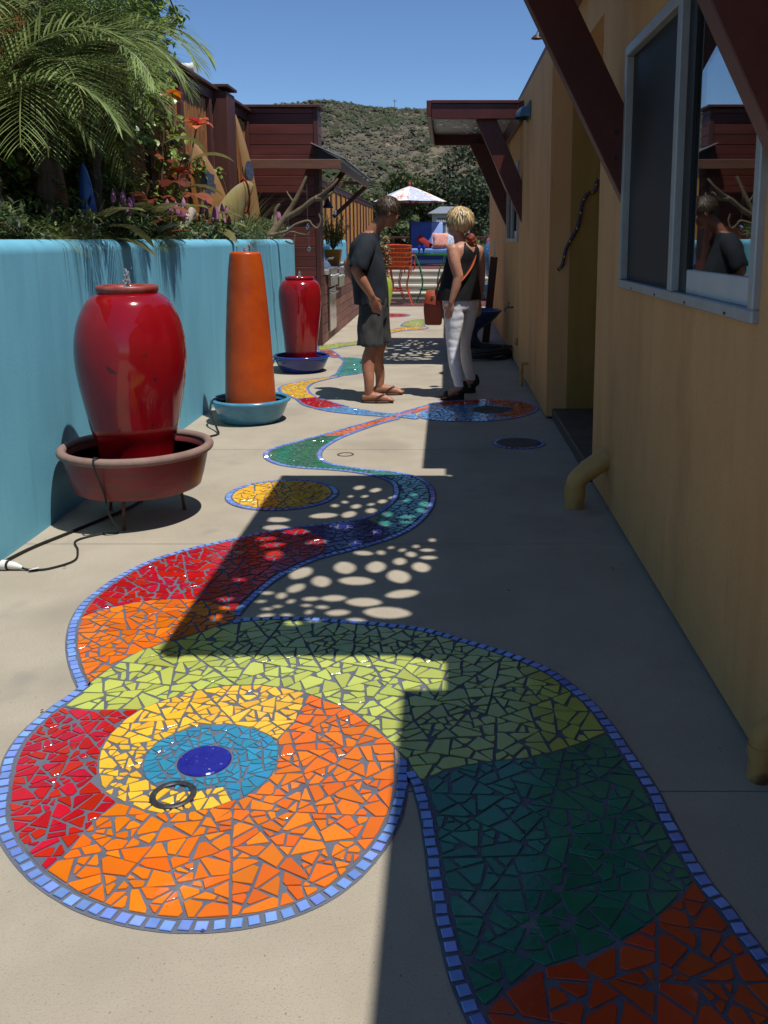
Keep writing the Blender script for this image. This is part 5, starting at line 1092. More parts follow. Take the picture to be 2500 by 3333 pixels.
pillow('red_cushion', 'dark red pointed cushion lying tilted on the day bed', (-0.62, 26.4, 1.33), 0.50, 0.22, 0.13, fabric('crimson_fabric', (0.30, 0.02, 0.015)), 0.0, -0.3).rotation_euler = (0, 0.65, 0)
# umbrella
um = thing('sun_umbrella', 'printed white and red sun umbrella open above the deck', 'umbrella', (-0.98, 26.9, 0.66))
UC = (-1.05, 26.9)
can1 = patterned('umbrella_print_white', (0.72, 0.68, 0.62), (0.45, 0.12, 0.09), (0.66, 0.60, 0.52), 9, 0.55)
can2 = patterned('umbrella_print_blue', (0.42, 0.46, 0.62), (0.66, 0.62, 0.58), (0.45, 0.30, 0.32), 9, 0.55)
for k in range(8):
    a0, a1 = 2*math.pi*k/8, 2*math.pi*(k+1)/8; b = MB(); n = 6
    for i in range(n + 1):
        t_ = i/n; rr = 1.07*t_; z = 2.93 - 0.44*t_**1.15
        for j in range(5):
            s = j/4; an = a0 + (a1-a0)*s; q = 1 - 0.075*math.sin(math.pi*s)*t_
            b.v.append((UC[0] + rr*q*math.cos(an)/math.cos(0), UC[1] + rr*q*math.sin(an), z - 0.01*math.sin(math.pi*s)*t_))
    for i in range(n):
        for j in range(4): a = i*5+j; b.f.append((a, a+1, a+6, a+5)); b.mi.append(0)
    b.build('canopy_panel', can1 if k % 2 else can2, um, smooth=True)
    MB().tube([(UC[0], UC[1], 2.80), (UC[0] + 1.05*math.cos(a0), UC[1] + 1.05*math.sin(a0), 2.475)], 0.010, 6).build('rib', dark_wood, um)
    MB().tube([(UC[0], UC[1], 2.35), (UC[0] + 0.55*math.cos(a0), UC[1] + 0.55*math.sin(a0), 2.62)], 0.008, 6).build('strut', dark_wood, um)
MB().tube([(UC[0], UC[1], 0.66), (UC[0], UC[1], 2.95)], 0.022, 10).build('pole', rubber, um, smooth=True)
MB().lathe([(0.03, 2.93), (0.028, 2.98), (0.035, 3.0), (0.012, 3.05)], (UC[0], UC[1], 0), 12).build('finial', red_iron, um, smooth=True)
MB().lathe([(0.26, 0.66), (0.25, 0.71), (0.06, 0.74), (0.04, 0.95)], (UC[0], UC[1], 0), 24).build('base', rubber, um, smooth=True)
# round mosaic armchair by the corner of the house
mc = thing('mosaic_armchair', 'rounded armchair covered in blue, green and pink mosaic by the house corner', 'armchair', (1.15, 21.6, 0))
def mosaic_surface(name, c):
    m = M(name, c, tuple(x*0.7 for x in c), rough=0.2, scale=30, c3=(0.6, 0.6, 0.6), s3=45, lo3=0.6, hi3=0.64); return m
MB().ball((1.2, 21.7, 0.95), 0.36, 20, 14, (1, 1, 1.45)).build('back', mosaic_surface('mosaic_blue', (0.04, 0.16, 0.32)), mc, smooth=True)
MB().ball((1.2, 21.75, 1.34), 0.24, 16, 10, (1.1, 1, 0.7)).build('crest', mosaic_surface('mosaic_pink', (0.5, 0.08, 0.2)), mc, smooth=True)
MB().ball((1.42, 21.55, 1.05), 0.22, 16, 10, (1, 1, 1.6)).build('shoulder', mosaic_surface('mosaic_lime', (0.25, 0.35, 0.08)), mc, smooth=True)
MB().box((0.9, 21.25, 0.0), (1.5, 21.8, 0.45)).build('seat', mosaic_surface('mosaic_blue2', (0.05, 0.2, 0.35)), mc, bevel=0.08)
# dark leaning post behind the pedestal pot
pst = thing('leaning_post', 'dark wooden post with metal clamp leaning at the house wall', 'post', (0.62, 12.6, 0))
MB().bar((0.55, 12.6, 0.0), (0.66, 12.6, 1.18), 0.10, 0.10, up=(0, 1, 0)).build('post', dark_wood, pst, bevel=0.006)
MB().bar((0.66, 12.52, 1.17), (0.67, 12.52, 1.42), 0.025, 0.05, up=(0, 1, 0)).build('clamp', inox, pst, bevel=0.003)
# ------------------------------------------------------------------ pedestal pot and hose
pd = thing('pedestal_pot', 'blue pedestal bowl planted with a leafy shrub beside the woman', 'pot', (0.27, 11.9, 0))
blue_pot = M('deep_blue_glaze', (0.022, 0.065, 0.21), (0.015, 0.045, 0.15), rough=0.3, scale=6)
MB().lathe(curve([(0.20, 0.0), (0.205, 0.04), (0.15, 0.10), (0.115, 0.16), (0.13, 0.23), (0.22, 0.30), (0.33, 0.38), (0.41, 0.47), (0.43, 0.50), (0.415, 0.505), (0.39, 0.47), (0.30, 0.43), (0.01, 0.42)], 4), (0.30, 11.9, 0), 56).build('bowl', blue_pot, pd, smooth=True)
MB().lathe([(0.001, 0.455), (0.375, 0.455)], (0.30, 11.9, 0), 32).build('soil', soil_m, pd)
r = random.Random(12); b = MB()
for k in range(9):
    rr = 0.34 + 0.05*math.sin(k*1.7); off = (0.42 + 0.03*math.cos(k*2.1), 10.95 + 0.05*math.sin(k*1.3))
    b.tube(curve([(off[0] + rr*math.cos(a*0.6)*(1 + 0.04*math.sin(a + k)), off[1] + rr*0.9*math.sin(a*0.6), 0.02 + 0.014*k + 0.012*math.sin(a*1.9 + k)) for a in range(12)], 4), 0.013, 6)
b.obj('coiled_hose', M('black_hose', (0.018, 0.019, 0.02), (0.03, 0.03, 0.03), rough=0.5, scale=20), 'black garden hose coiled on the concrete behind the woman', 'hose', loc=(0.42, 10.95, 0), smooth=True)
# ------------------------------------------------------------------ hillside beyond
def hill_z(x, y):
    t = max(0.0, min(1.0, (y - 95) / 640.0)); s = t*t*(3 - 2*t)*0.35 + 0.65*t
    ridge = 99 + 7*noise.noise(Vector((x*0.006, 1.3, 0))) + 3*noise.noise(Vector((x*0.02, 5.3, 0))) + 1.2*noise.noise(Vector((x*0.06, 8.3, 0)))
    ridge -= max(0, x + 60)*0.09 - 4*math.exp(-((x + 95)/22)**2)
    z = -7 + (ridge + 7) * s
    gully = noise.noise(Vector((x*0.011 + 0.4*noise.noise(Vector((y*0.01, 0, 2))), y*0.004, 0)))
    z += (gully*11 + 4*noise.noise(Vector((x*0.03, y*0.03, 7)))) * min(1, t*5) * (1 - t**4)
    if y > 735: z -= (y - 735)*0.25
    return z
hb = MB(); NXH, NYH = 130, 90
for i in range(NYH + 1):
    y = 31 + (i/NYH)**1.35 * 819
    for j in range(NXH + 1):
        x = (-0.75 + 1.35*j/NXH) * (y*0.75 + 130)
        hb.v.append((x, y, hill_z(x, y)))
for i in range(NYH):
    for j in range(NXH): a = i*(NXH+1)+j; hb.f.append((a, a+1, a+NXH+2, a+NXH+1)); hb.mi.append(0)
hill_m = M('dry_hillside', (0.15, 0.118, 0.074), (0.08, 0.07, 0.043), rough=1, scale=0.05, detail=10, c3=(0.27, 0.21, 0.135), s3=0.09, lo3=0.60, hi3=0.72, bump=0.5, bscale=0.6)
structure(hb.build('hillside', hill_m, smooth=True))
def leaf(b, p, d, L, W, bend=0.5, up=(0, 0, 1), n=4, fold=0.15, tip=True):
    """one blade: tapered strip that bends down and folds along its midrib"""
    p, d, up = Vector(p), Vector(d).normalized(), Vector(up)
    s = d.cross(up)
    if s.length < 1e-3: s = Vector((1, 0, 0))
    s.normalize(); base = len(b.v); pos = p.copy(); dd = d.copy()
    for i in range(n + 1):
        t = i / n
        w = W/2 * (math.sin(math.pi*min(1, t*0.92 + 0.08))**0.75) if tip else W/2*(1 - t*0.9)
        nn = s.cross(dd)
        b.v.append(tuple(pos + s*w + nn*(fold*w))); b.v.append(tuple(pos)); b.v.append(tuple(pos - s*w + nn*(fold*w)))
        dd = (dd - up*(bend/n)).normalized(); pos = pos + dd*(L/n)
    for i in range(n):
        a = base + 3*i
        b.f.append((a, a+1, a+4, a+3)); b.f.append((a+1, a+2, a+5, a+4)); b.mi += [b.cur, b.cur]
def rdir(r, zlo=-1, zhi=1):
    z = r.uniform(zlo, zhi); a = r.uniform(0, 2*math.pi); q = math.sqrt(1 - z*z); return Vector((q*math.cos(a), q*math.sin(a), z))
def tuft(b, p, r, rad, n, size):
    """a clump of small leaf faces round p"""
    for k in range(n):
        d = rdir(r, -0.5, 1); q = Vector(p) + d*rad*r.uniform(0.35, 1)
        e1 = rdir(r); e2 = e1.cross(rdir(r)).normalized(); s = size*r.uniform(0.6, 1.3)
        base = len(b.v)
        b.v += [tuple(q - e1*s), tuple(q + e2*s*0.55), tuple(q + e1*s), tuple(q - e2*s*0.55)]
        b.f.append((base, base+1, base+2, base+3)); b.mi.append(b.cur)
rr = random.Random(21)
brush_m = [M('sage_brush', (0.085, 0.082, 0.058), (0.058, 0.058, 0.042), rough=1, scale=0.8, rand=0.35, hue=0.02, bump=1, bscale=2.5),
           M('dark_chaparral', (0.044, 0.053, 0.022), (0.028, 0.036, 0.015), rough=1, scale=0.8, rand=0.4, hue=0.02, bump=1, bscale=2.5),
           M('dry_brush', (0.105, 0.085, 0.055), (0.08, 0.066, 0.044), rough=1, scale=0.8, rand=0.3, hue=0.015, bump=1, bscale=2.5)]
bb = MB()
def shrub(b, c, s, r, n):
    """a bush seen from afar: a heap of small faces"""
    for k in range(n):
        d = rdir(r, 0.0, 1); q = (c[0] + d.x*s*r.uniform(0.3, 1), c[1] + d.y*s*r.uniform(0.3, 1), c[2] + d.z*s*0.85*r.uniform(0.4, 1))
        nrm = (d*0.8 + rdir(r)*0.55 + Vector((0.25, -0.45, 0.7))).normalized(); e1 = nrm.cross(rdir(r)).normalized(); e2 = nrm.cross(e1); f = s*r.uniform(0.18, 0.40)
        base = len(b.v)
        b.v += [tuple(Vector(q) + e1*f), tuple(Vector(q) + e2*f), tuple(Vector(q) - e1*f), tuple(Vector(q) - e2*f*0.8)]
        b.f.append((base, base+1, base+2, base+3)); b.mi.append(b.cur)
for k in range(24000):
    y = 110 + 625*rr.random()**0.85; x = y*rr.uniform(-0.30, 0.13)
    den = noise.noise(Vector((x*0.025, y*0.014, 4))) + 0.5*noise.noise(Vector((x*0.09, y*0.05, 14)))
    if rr.random() > 0.85 + 0.9*den: continue
    g_ = noise.noise(Vector((x*0.015, y*0.01, 9)))
    low = max(0, 1 - (y - 110)/200)
    bb.cur = 1 if rr.random() < 0.24 + 0.5*g_ + 0.6*low else (2 if rr.random() < 0.35 else 0)
    s = (rr.choice((0.7, 0.9, 1.2, 1.5, 2.2)) if bb.cur != 1 else rr.choice((1.2, 1.8, 2.4, 3.2))) * (0.9 + y*0.0006)
    shrub(bb, (x, y, hill_z(x, y) - 0.1*s), s, rr, 13)
stuff(bb.build('hillside_brush', brush_m))
bs2 = MB()                         # the slope away to the left, behind the fence
for k in range(4000):
    y = 120 + 600*rr.random(); x = y*rr.uniform(-0.95, -0.30)
    bs2.cur = rr.choice((0, 1, 2)); shrub(bs2, (x, y, hill_z(x, y) - 0.2), rr.uniform(1.2, 3), rr, 7)
stuff(bs2.build('outer_brush', brush_m))
bark = M('tree_bark', (0.14, 0.10, 0.07), (0.09, 0.065, 0.045), rough=0.95, scale=8, stretch=(1, 1, 0.3), bump=0.5, bscale=20)
def tree(name, label, c, h, w, mat, seed, n=900, size=0.35, lobes=14, trunk=0.45, group=None, squash=1.0):
    r = random.Random(seed)
    t = thing(name, label, 'tree', c, group)
    b = MB(); top = Vector(c) + Vector((0, 0, h*0.8))
    b.tube(curve([c, (c[0] + w*0.04, c[1], c[2] + h*0.3), (c[0] - w*0.03, c[1], c[2] + h*0.6), tuple(top)], 3), [0.05*h*0.55*(1 - 0.09*i) for i in range(10)], 8)
    cen = []
    for k in range(lobes):
        d = rdir(r, -0.55, 1); rad = r.uniform(0.35, 1.0)
        p = Vector((c[0] + d.x*w*0.5*rad*0.85, c[1] + d.y*w*0.5*rad*0.85, c[2] + h*(trunk + (1-trunk)*0.5) + d.z*h*(1-trunk)*0.5*rad*squash))
        cen.append(p)
        if k < 7: b.tube([(c[0], c[1], c[2] + h*r.uniform(0.3, 0.55)), tuple((p + Vector((c[0], c[1], p.z - 0.12*h)))/2), tuple(p)], [0.018*h, 0.012*h, 0.004*h], 5)
    b.build('trunk', bark, t, smooth=True)
    cb = MB()
    for p in cen:
        rad = r.uniform(0.17, 0.30)*w
        for q in range(7):
            tuft(cb, p + rdir(r)*rad*0.75, r, rad*0.55, n//(lobes*7), size)
    cb.build('crown', mat, t)
    return t
euc = leafmat('eucalyptus_leaf', (0.10, 0.12, 0.04), (0.07, 0.085, 0.03), rough=0.6, rand=0.45, transl=0.2)
dk = leafmat('dark_oak_leaf', (0.05, 0.068, 0.028), (0.032, 0.046, 0.02), rough=0.6, rand=0.45, transl=0.15)
pin = leafmat('pine_needle', (0.105, 0.13, 0.042), (0.06, 0.085, 0.026), rough=0.6, rand=0.4, transl=0.25)
spec_trees = [   # x, y, z0, height, width, kind
 ('tall_eucalyptus', 'tallest dark tree standing against the house corner below the hill', (3.6, 106, -7), 16.5, 10.5, dk, 1),
 ('eucalyptus_tree', 'broad olive green tree left of the tallest dark tree', (-4.2, 112, -7), 16.0, 10, euc, 2),
 ('eucalyptus_tree', 'olive tree right above the umbrella tip', (-11, 112, -6.5), 13.5, 9, euc, 3),
 ('round_tree', 'low dark round tree left of the umbrella', (-14.5, 95, -6), 10.0, 8, dk, 4),
 ('round_tree', 'far left dark tree just over the bamboo fence end', (-21, 105, -5.5), 10.0, 8, euc, 5),
 ('pine_tree', 'bright green pine right behind the umbrella pole', (-1.95, 42, -6), 8.6, 2.8, pin, 6),
 ('pine_tree', 'bright green pine peeping out beside the neck of the man', (-4.2, 44, -6), 7.6, 3.2, pin, 7),
 ('round_tree', 'dark bush below the far house', (0.9, 70, -6.5), 7.8, 4.5, dk, 8),
 ('garden_shrub', 'bright green rounded shrub next to the house corner', (2.9, 52, -6), 7.9, 3.6, pin, 9),
 ('garden_shrub', 'low hedge-like shrub behind the blond hair of the woman', (1.0, 46, -6), 6.6, 4.4, euc, 10),
 ('garden_shrub', 'small light green tree beside white trellis', (-1.25, 60, -6.5), 7.8, 1.9, pin, 11)]
for nm, lb, c, h, w, m, sd_ in spec_trees:
    tree(nm, lb, c, h, w, m, sd_, 5200 if h > 9 else 3600, 0.30 if h > 9 else 0.17)
# the rest of the wood at the foot of the hill reads as one mass
wd = MB(); r = random.Random(33)
for k in range(150):
    y = r.uniform(100, 190); x = y*r.uniform(-0.36, 0.2)
    z0 = hill_z(x, y); hgt = r.uniform(3.0, 6.5) * (1.25 if x > -4 else 0.8); wd.cur = r.choice((0, 1, 0))
    for q in range(8): tuft(wd, (x + r.gauss(0, 1.3), y + r.gauss(0, 1.3), z0 + hgt*r.uniform(0.3, 0.95)), r, hgt*0.28, 34, 0.36)
stuff(wd.build('hillside_wood', [dk, euc]))
gs = MB()
for k in range(260):
    y = r.uniform(33, 75); x = y*r.uniform(-0.3, 0.14); hh = r.uniform(0.8, 2.6); wz = hill_z(x, y) + (1.6 if y > 45 else 0.6)
    gs.cur = r.choice((0, 1, 2)); tuft(gs, (x, y, wz), r, hh*0.8, 60, 0.16)
for k in range(110):
    y = r.uniform(60, 84); x = y*r.uniform(-0.14, 0.11); gs.cur = r.choice((0, 1, 1, 2))
    for q in range(4): tuft(gs, (x + r.gauss(0, .5), y + r.gauss(0, .5), r.uniform(-3.5, 1.7)), r, 0.8, 40, 0.2)
stuff(gs.build('garden_undergrowth', [dk, euc, pin]))
# far house and trellis
fh = thing('far_house', 'low far house with grey roof and solar panels among the trees', 'house', (0.5, 88, 2))
cream = M('cream_wall', (0.55, 0.52, 0.45), (0.48, 0.45, 0.39), rough=0.8, scale=1)
MB().box((-1.3, 86, 1.0), (2.2, 92, 3.75)).build('wall', cream, fh)
sec = [(-1.7, 85.4, 3.75), (2.6, 85.4, 3.75), (2.6, 92.6, 3.75), (-1.7, 92.6, 3.75), (-0.6, 89, 4.5), (1.5, 89, 4.5)]
rf2 = MB().add(sec, [(0,1,5,4),(1,2,5),(2,3,4,5),(3,0,4),(3,2,1,0)]).build('roof', M('grey_shingle', (0.20, 0.22, 0.25), (0.15, 0.165, 0.19), rough=0.8, scale=3), fh)
MB().add([(0.5, 86.3, 3.97), (1.8, 86.3, 3.97), (1.5, 88, 4.32), (0.5, 88, 4.32)], [(0,1,2,3)]).build('solar_panel', M('solar_glass', (0.015, 0.03, 0.10), rough=0.15), rf2)
for x in (-0.9, 0.7):
    w_ = MB().box((x, 85.93, 2.6), (x + 1.1, 85.998, 3.45)).build('window', pvc_white, fh)
    MB().box((x + 0.08, 85.90, 2.68), (x + 1.02, 85.929, 3.37)).build('pane', M('dark_pane', (0.03, 0.04, 0.05), rough=0.1), w_)
tr = thing('white_trellis', 'small white garden trellis arbour below the far house', 'trellis', (-0.4, 57, -6))
for x in (-0.55, -0.30, -0.02, 0.03): 
    for y in (57, 57.5): MB().box((x, y, -6), (x + 0.05, y + 0.05, 2.45)).build('post', wm, tr)
MB().box((-0.62, 56.95, 2.452), (0.15, 57.02, 2.55)).build('beam', wm, tr); MB().box((-0.62, 57.5, 2.452), (0.15, 57.57, 2.55)).build('beam', wm, tr)
for k in range(6): MB().box((-0.58 + 0.13*k, 56.9, 2.552), (-0.54 + 0.13*k, 57.65, 2.60)).build('slat', wm, tr)
ps = thing('utility_pole', 'tiny utility pole on the ridge of the hill', 'pole', (-40, 735, hill_z(-40, 735)))
pz = hill_z(-40, 735); MB().box((-40.2, 734.8, pz - 1), (-39.8, 735.2, pz + 9)).build('pole', bark, ps); MB().box((-41.5, 734.9, pz + 7.6), (-38.5, 735.1, pz + 8)).build('crossarm', bark, ps)
# ------------------------------------------------------------------ plants in the raised bed
palm_m = leafmat('palm_leaflet', (0.30, 0.37, 0.14), (0.21, 0.28, 0.095), rough=0.22, rand=0.4, hue=0.02, transl=0.4)
stem_m = M('palm_rib', (0.20, 0.22, 0.06), (0.14, 0.16, 0.05), rough=0.5, scale=8)
def frond(parent, p0, d0, L, droop, r, nl=46, ll=0.30, roll=0.0):
    """arching rib with two rows of narrow leaflets"""
    pts = []; p = Vector(p0); d = Vector(d0).normalized(); n = 18
    for i in range(n + 1):
        pts.append(p.copy()); d = (d + Vector((0, 0, -droop*(0.5 + i/n)/n))).normalized(); p = p + d*(L/n)
    MB().tube([tuple(q) for q in pts], [0.007*(1 - 0.8*i/n) + 0.001 for i in range(n+1)], 5).build('rib', stem_m, parent, smooth=True)
    b = MB()
    for k in range(nl):
        t = 0.10 + 0.90*k/nl; i = min(n - 1, int(t*n)); f = t*n - i
        q = pts[i].lerp(pts[i+1], f); tn = (pts[i+1] - pts[i]).normalized()
        sd_ = tn.cross(Vector((0, 0, 1))).normalized(); up = sd_.cross(tn)
        l = ll*(math.sin(math.pi*(0.12 + 0.80*t))**0.7)*r.uniform(0.85, 1.12)
        for s in (-1, 1):
            dv = (sd_*s*0.95 + tn*(0.40 + 0.6*t) + up*r.uniform(0.15, 0.4)).normalized()
            leaf(b, q, dv, l, 0.0105, r.uniform(0.25, 0.7), n=4, fold=0.25)
    return b.build('leaflets', palm_m, parent)
def palm(name, label, c, trunk_h, seed, dirs):
    r = random.Random(seed)
    t = thing(name, label, 'palm', c)
    b = MB(); pth = curve([c, (c[0] + 0.02, c[1], c[2] + trunk_h*0.5), (c[0], c[1], c[2] + trunk_h)], 8)
    b.tube(pth, [0.045 + 0.012*(i % 2) for i in range(len(pth))], 10); b.build('trunk', bark, t)
    top = Vector((c[0], c[1], c[2] + trunk_h))
    for az, el, L, dr in dirs:
        d = Vector((math.cos(R(az))*math.cos(R(el)), math.sin(R(az))*math.cos(R(el)), math.sin(R(el))))
        frond(t, top + d*0.03, d, L*r.uniform(0.93, 1.07), dr, r, int(L*36), 0.33*min(1.2, L))
    return t
r = random.Random(3)
d1 = [(-48, 42, 0.90, 2.6), (-72, 26, 1.0, 2.4), (-95, 48, 1.1, 2.2), (28, 48, 0.90, 2.6), (72, 20, 1.0, 2.3), (-80, 60, 1.0, 2.2), (-62, 8, 0.8, 2.0), (60, 45, 1.1, 2.1), (88, 40, 1.15, 2.2), (75, 62, 1.15, 1.9), (95, 22, 0.95, 2.1), (-15, 68, 1.05, 2.0), (40, 75, 1.1, 1.8), (-60, 72, 1.1, 1.8), (-20, 52, 0.98, 2.5), (5, 58, 0.98, 2.5), (50, 62, 1.05, 2.3)]
palm('feather_palm', 'green feather palm whose fronds droop over the blue wall at left', (-2.40, 5.50, 1.28), 0.95, 5, d1)
palm('feather_palm', 'second feather palm farther back, its fronds reaching towards the orange flower', (-2.42, 6.35, 1.28), 1.22, 6, [(az + 10, el, L*(0.82 if az > 40 else 1), dr) for az, el, L, dr in d1])
palm('feather_palm', 'tall feather palm at the upper left corner against the fence', (-2.45, 5.75, 1.28), 1.62, 7, [(az - 12, el + 6, L*1.0, dr*0.95) for az, el, L, dr in d1[::2]])
palm('feather_palm', 'low feather palm nearest the left edge above the yellow sedge', (-2.44, 4.95, 1.28), 0.75, 8, [(az + 20, el - 4, L*0.85, dr) for az, el, L, dr in d1 if az > -40])
# climbing vine
vine_m = leafmat('vine_leaf', (0.20, 0.27, 0.05), (0.13, 0.20, 0.035), rough=0.3, rand=0.4, transl=0.3)
def vine(label, cen, n, seed, size=0.075):
    r = random.Random(seed); t = thing('climbing_vine', label, 'vine', cen[0][:3])
    st_ = MB(); lb = MB()
    for k, (x, y, z, rad) in enumerate(cen):
        if k: st_.tube(curve([cen[k-1][:3], ((x+cen[k-1][0])/2 + 0.05, (y+cen[k-1][1])/2, (z+cen[k-1][2])/2 + 0.05), (x, y, z)], 3), 0.008, 5)
        for q in range(int(n*rad*rad)):
            d = rdir(r); p = Vector((x, y, z)) + Vector((d.x*0.6, d.y, d.z))*rad*r.random()**0.4
            dv = (Vector((r.uniform(-0.3, 1), r.uniform(-1, 0.4), r.uniform(-0.9, 0.3)))).normalized()
            leaf(lb, p, dv, size*r.uniform(0.6, 1.25), size*0.75*r.uniform(0.7, 1.2), 0.5, n=3, fold=0.25)
    st_.build('stems', bark, t); lb.build('leaves', vine_m, t)
vine('leafy climbing vine topping the fence against the sky', [(-2.58, 6.0, 2.2, 0.35), (-2.55, 6.6, 2.9, 0.5), (-2.56, 7.1, 3.45, 0.5), (-2.55, 7.9, 3.35, 0.42), (-2.56, 7.5, 3.9, 0.4), (-2.54, 8.5, 3.22, 0.24), (-2.5, 8.9, 3.45, 0.14), (-2.5, 7.0, 4.0, 0.42), (-2.5, 8.35, 3.6, 0.30), (-2.5, 8.0, 3.95, 0.36), (-2.48, 7.6, 3.45, 0.4), (-2.5, 7.7, 3.0, 0.4), (-2.52, 8.25, 2.75, 0.26), (-2.5, 8.6, 2.4, 0.2), (-2.45, 7.4, 2.5, 0.4), (-2.45, 8.2, 2.15, 0.18)], 1750, 3)
vine('thin vine sprig creeping across the bamboo beside the surfboards', [(-2.50, 8.9, 2.15, 0.10), (-2.48, 9.3, 2.12, 0.12), (-2.46, 9.7, 2.08, 0.10), (-2.45, 10.0, 2.14, 0.07)], 3400, 4, 0.06)
# canna lilies
canna_g = leafmat('canna_leaf_olive', (0.24, 0.23, 0.08), (0.15, 0.155, 0.05), rough=0.4, rand=0.3, transl=0.35)
canna_r = leafmat('canna_leaf_bronze', (0.34, 0.12, 0.055), (0.22, 0.07, 0.035), rough=0.4, rand=0.35, hue=0.02, transl=0.4)
petal_o = leafmat('canna_petal_orange', (0.75, 0.20, 0.008), (0.65, 0.09, 0.01), rough=0.5, rand=0.2, transl=0.3)
petal_c = leafmat('canna_petal_coral', (0.70, 0.10, 0.045), (0.62, 0.16, 0.10), rough=0.5, rand=0.2, transl=0.3)
stalk_m = M('canna_stalk', (0.14, 0.05, 0.04), (0.10, 0.07, 0.03), rough=0.5, scale=6)
def canna(label, c, h, seed, lm, pm, nleaf=8, flower=True, lean=(0.1, 0)):
    r = random.Random(seed); t = thing('canna_lily', label, 'canna', c, 'canna lilies in the bed')
    top = (c[0] + lean[0], c[1] + lean[1], c[2] + h)
    pth = curve([c, (c[0] + lean[0]*0.3, c[1] + lean[1]*0.3, c[2] + h*0.5), top], 6)
    MB().tube(pth, [0.014*(1 - 0.6*i/len(pth)) for i in range(len(pth))], 7).build('stalk', stalk_m, t, smooth=True)
    for k in range(nleaf):
        i = int(len(pth)*(0.08 + 0.62*k/nleaf)); a = k*2.4 + r.uniform(-0.4, 0.4); b = MB()
        d = Vector((math.cos(a), math.sin(a), r.uniform(0.5, 1.1)))
        leaf(b, pth[i], d, r.uniform(0.36, 0.52), r.uniform(0.13, 0.19), r.uniform(0.8, 1.7), n=7, fold=0.22)
        b.build('leaf', lm if r.random() < 0.8 else (canna_r if lm is canna_g else canna_g), t, smooth=True)
    if flower:
        b = MB()
        for k in range(9):
            a = k*2.4; d = Vector((math.cos(a)*0.9, math.sin(a)*0.9, r.uniform(-0.1, 0.9)))
            leaf(b, (top[0], top[1], top[2] - 0.02*(k % 3)), d, r.uniform(0.12, 0.17), r.uniform(0.07, 0.10), r.uniform(0.6, 1.8), n=4, fold=0.3)
        b.build('flower', pm, t, smooth=True)
        MB().tube([top, (top[0] + 0.05, top[1] + 0.02, top[2] + 0.16)], [0.007, 0.003], 5).build('bud_spike', stalk_m, t)
    return t
canna('canna lily with the highest orange flower beside the palm', (-2.44, 7.9, 1.3), 1.33, 1, canna_r, petal_o, 9)
canna('canna lily with coral flower in front of the bamboo fence', (-2.44, 8.5, 1.3), 1.20, 2, canna_r, petal_c, 9, True, (0.13, 0.25))
canna('bronze leaved canna with small red flower below the orange one', (-2.42, 8.1, 1.3), 0.72, 3, canna_r, petal_c, 9)
canna('broad olive leaved canna low by the driftwood stump', (-2.36, 8.8, 1.3), 0.42, 4, canna_g, petal_c, 9, False)
canna('broad olive leaved canna beside the yellow surfboard', (-2.38, 9.25, 1.3), 0.36, 5, canna_g, petal_c, 8, False)
canna('bronze leaved canna half hidden in the palm shade', (-2.40, 7.2, 1.3), 0.55, 6, canna_r, petal_c, 8, False)
canna('olive canna low in front of the palm trunks', (-2.22, 5.75, 1.36), 0.30, 7, canna_g, petal_c, 7, False)
canna('olive canna just right of the blue surfboard', (-2.22, 6.75, 1.36), 0.34, 8, canna_g, petal_c, 8, False)
# pink plume flowers, one plant each
plume = M('plume_flower', (0.42, 0.17, 0.30), (0.32, 0.11, 0.22), rough=0.9, scale=60, rand=0.2, bump=0.6, bscale=200)
sprig = leafmat('sprig_leaf', (0.18, 0.235, 0.075), (0.12, 0.165, 0.05), rough=0.5, rand=0.4, transl=0.25)
def celosia(label, c, n, seed):
    r = random.Random(seed); t = thing('plume_plant', label, 'flowers', c, 'pink plume flowers along the bed')
    lb = MB()
    for k in range(n):
        x, y = c[0] + r.uniform(-0.05, 0.07), c[1] + r.uniform(-0.16, 0.16); h = r.uniform(0.10, 0.24); L = r.uniform(0.07, 0.11)
        MB().tube([(x, y, c[2]), (x, y, c[2] + h)], 0.003, 5).build('stem', stem_m, t)
        MB().lathe([(0.004, 0), (0.018, 0.012), (0.021, L*0.35), (0.014, L*0.7), (0.001, L)], (x, y, c[2] + h), 9).build('plume', plume, t, smooth=True)
        for q in range(7): leaf(lb, (x, y, c[2] + h*r.random()), rdir(r, 0, 0.8), 0.07, 0.02, 0.6, n=3)
    lb.build('leaves', sprig, t)
for lb_, c, n in (('pink plume flowers beside the blue surfboard', (-2.16, 6.15, 1.45), 8), ('pink plume flowers in front of the driftwood stump', (-2.13, 7.35, 1.45), 9), ('pink plume flowers below the bronze canna leaf', (-2.14, 8.35, 1.44), 7),
                  ('pink plume flowers under the yellow surfboard', (-2.13, 8.95, 1.43), 5), ('pink plume flowers at the far end of the blue wall', (-2.10, 11.2, 1.42), 8)): celosia(lb_, c, n, int(c[1]*10))
# leafy shrubs that fill the back of the bed under the palms
sm = MB(); r = random.Random(77)
for k in range(900):
    y = r.uniform(3.8, 8.6); x = r.uniform(-2.58, -2.42); z = 1.35 + r.random()**1.3*0.85*(1 if y < 7.5 else 0.6)
    sm.cur = r.choice((0, 1, 1))
    for q in range(11): leaf(sm, (x + r.gauss(0, .04), y + r.gauss(0, .06), z + r.gauss(0, .05)), rdir(r, -0.4, 0.8), r.uniform(0.05, 0.11), r.uniform(0.02, 0.04), 0.6, n=2)
stuff(sm.build('shrub_foliage', [sprig, vine_m]))
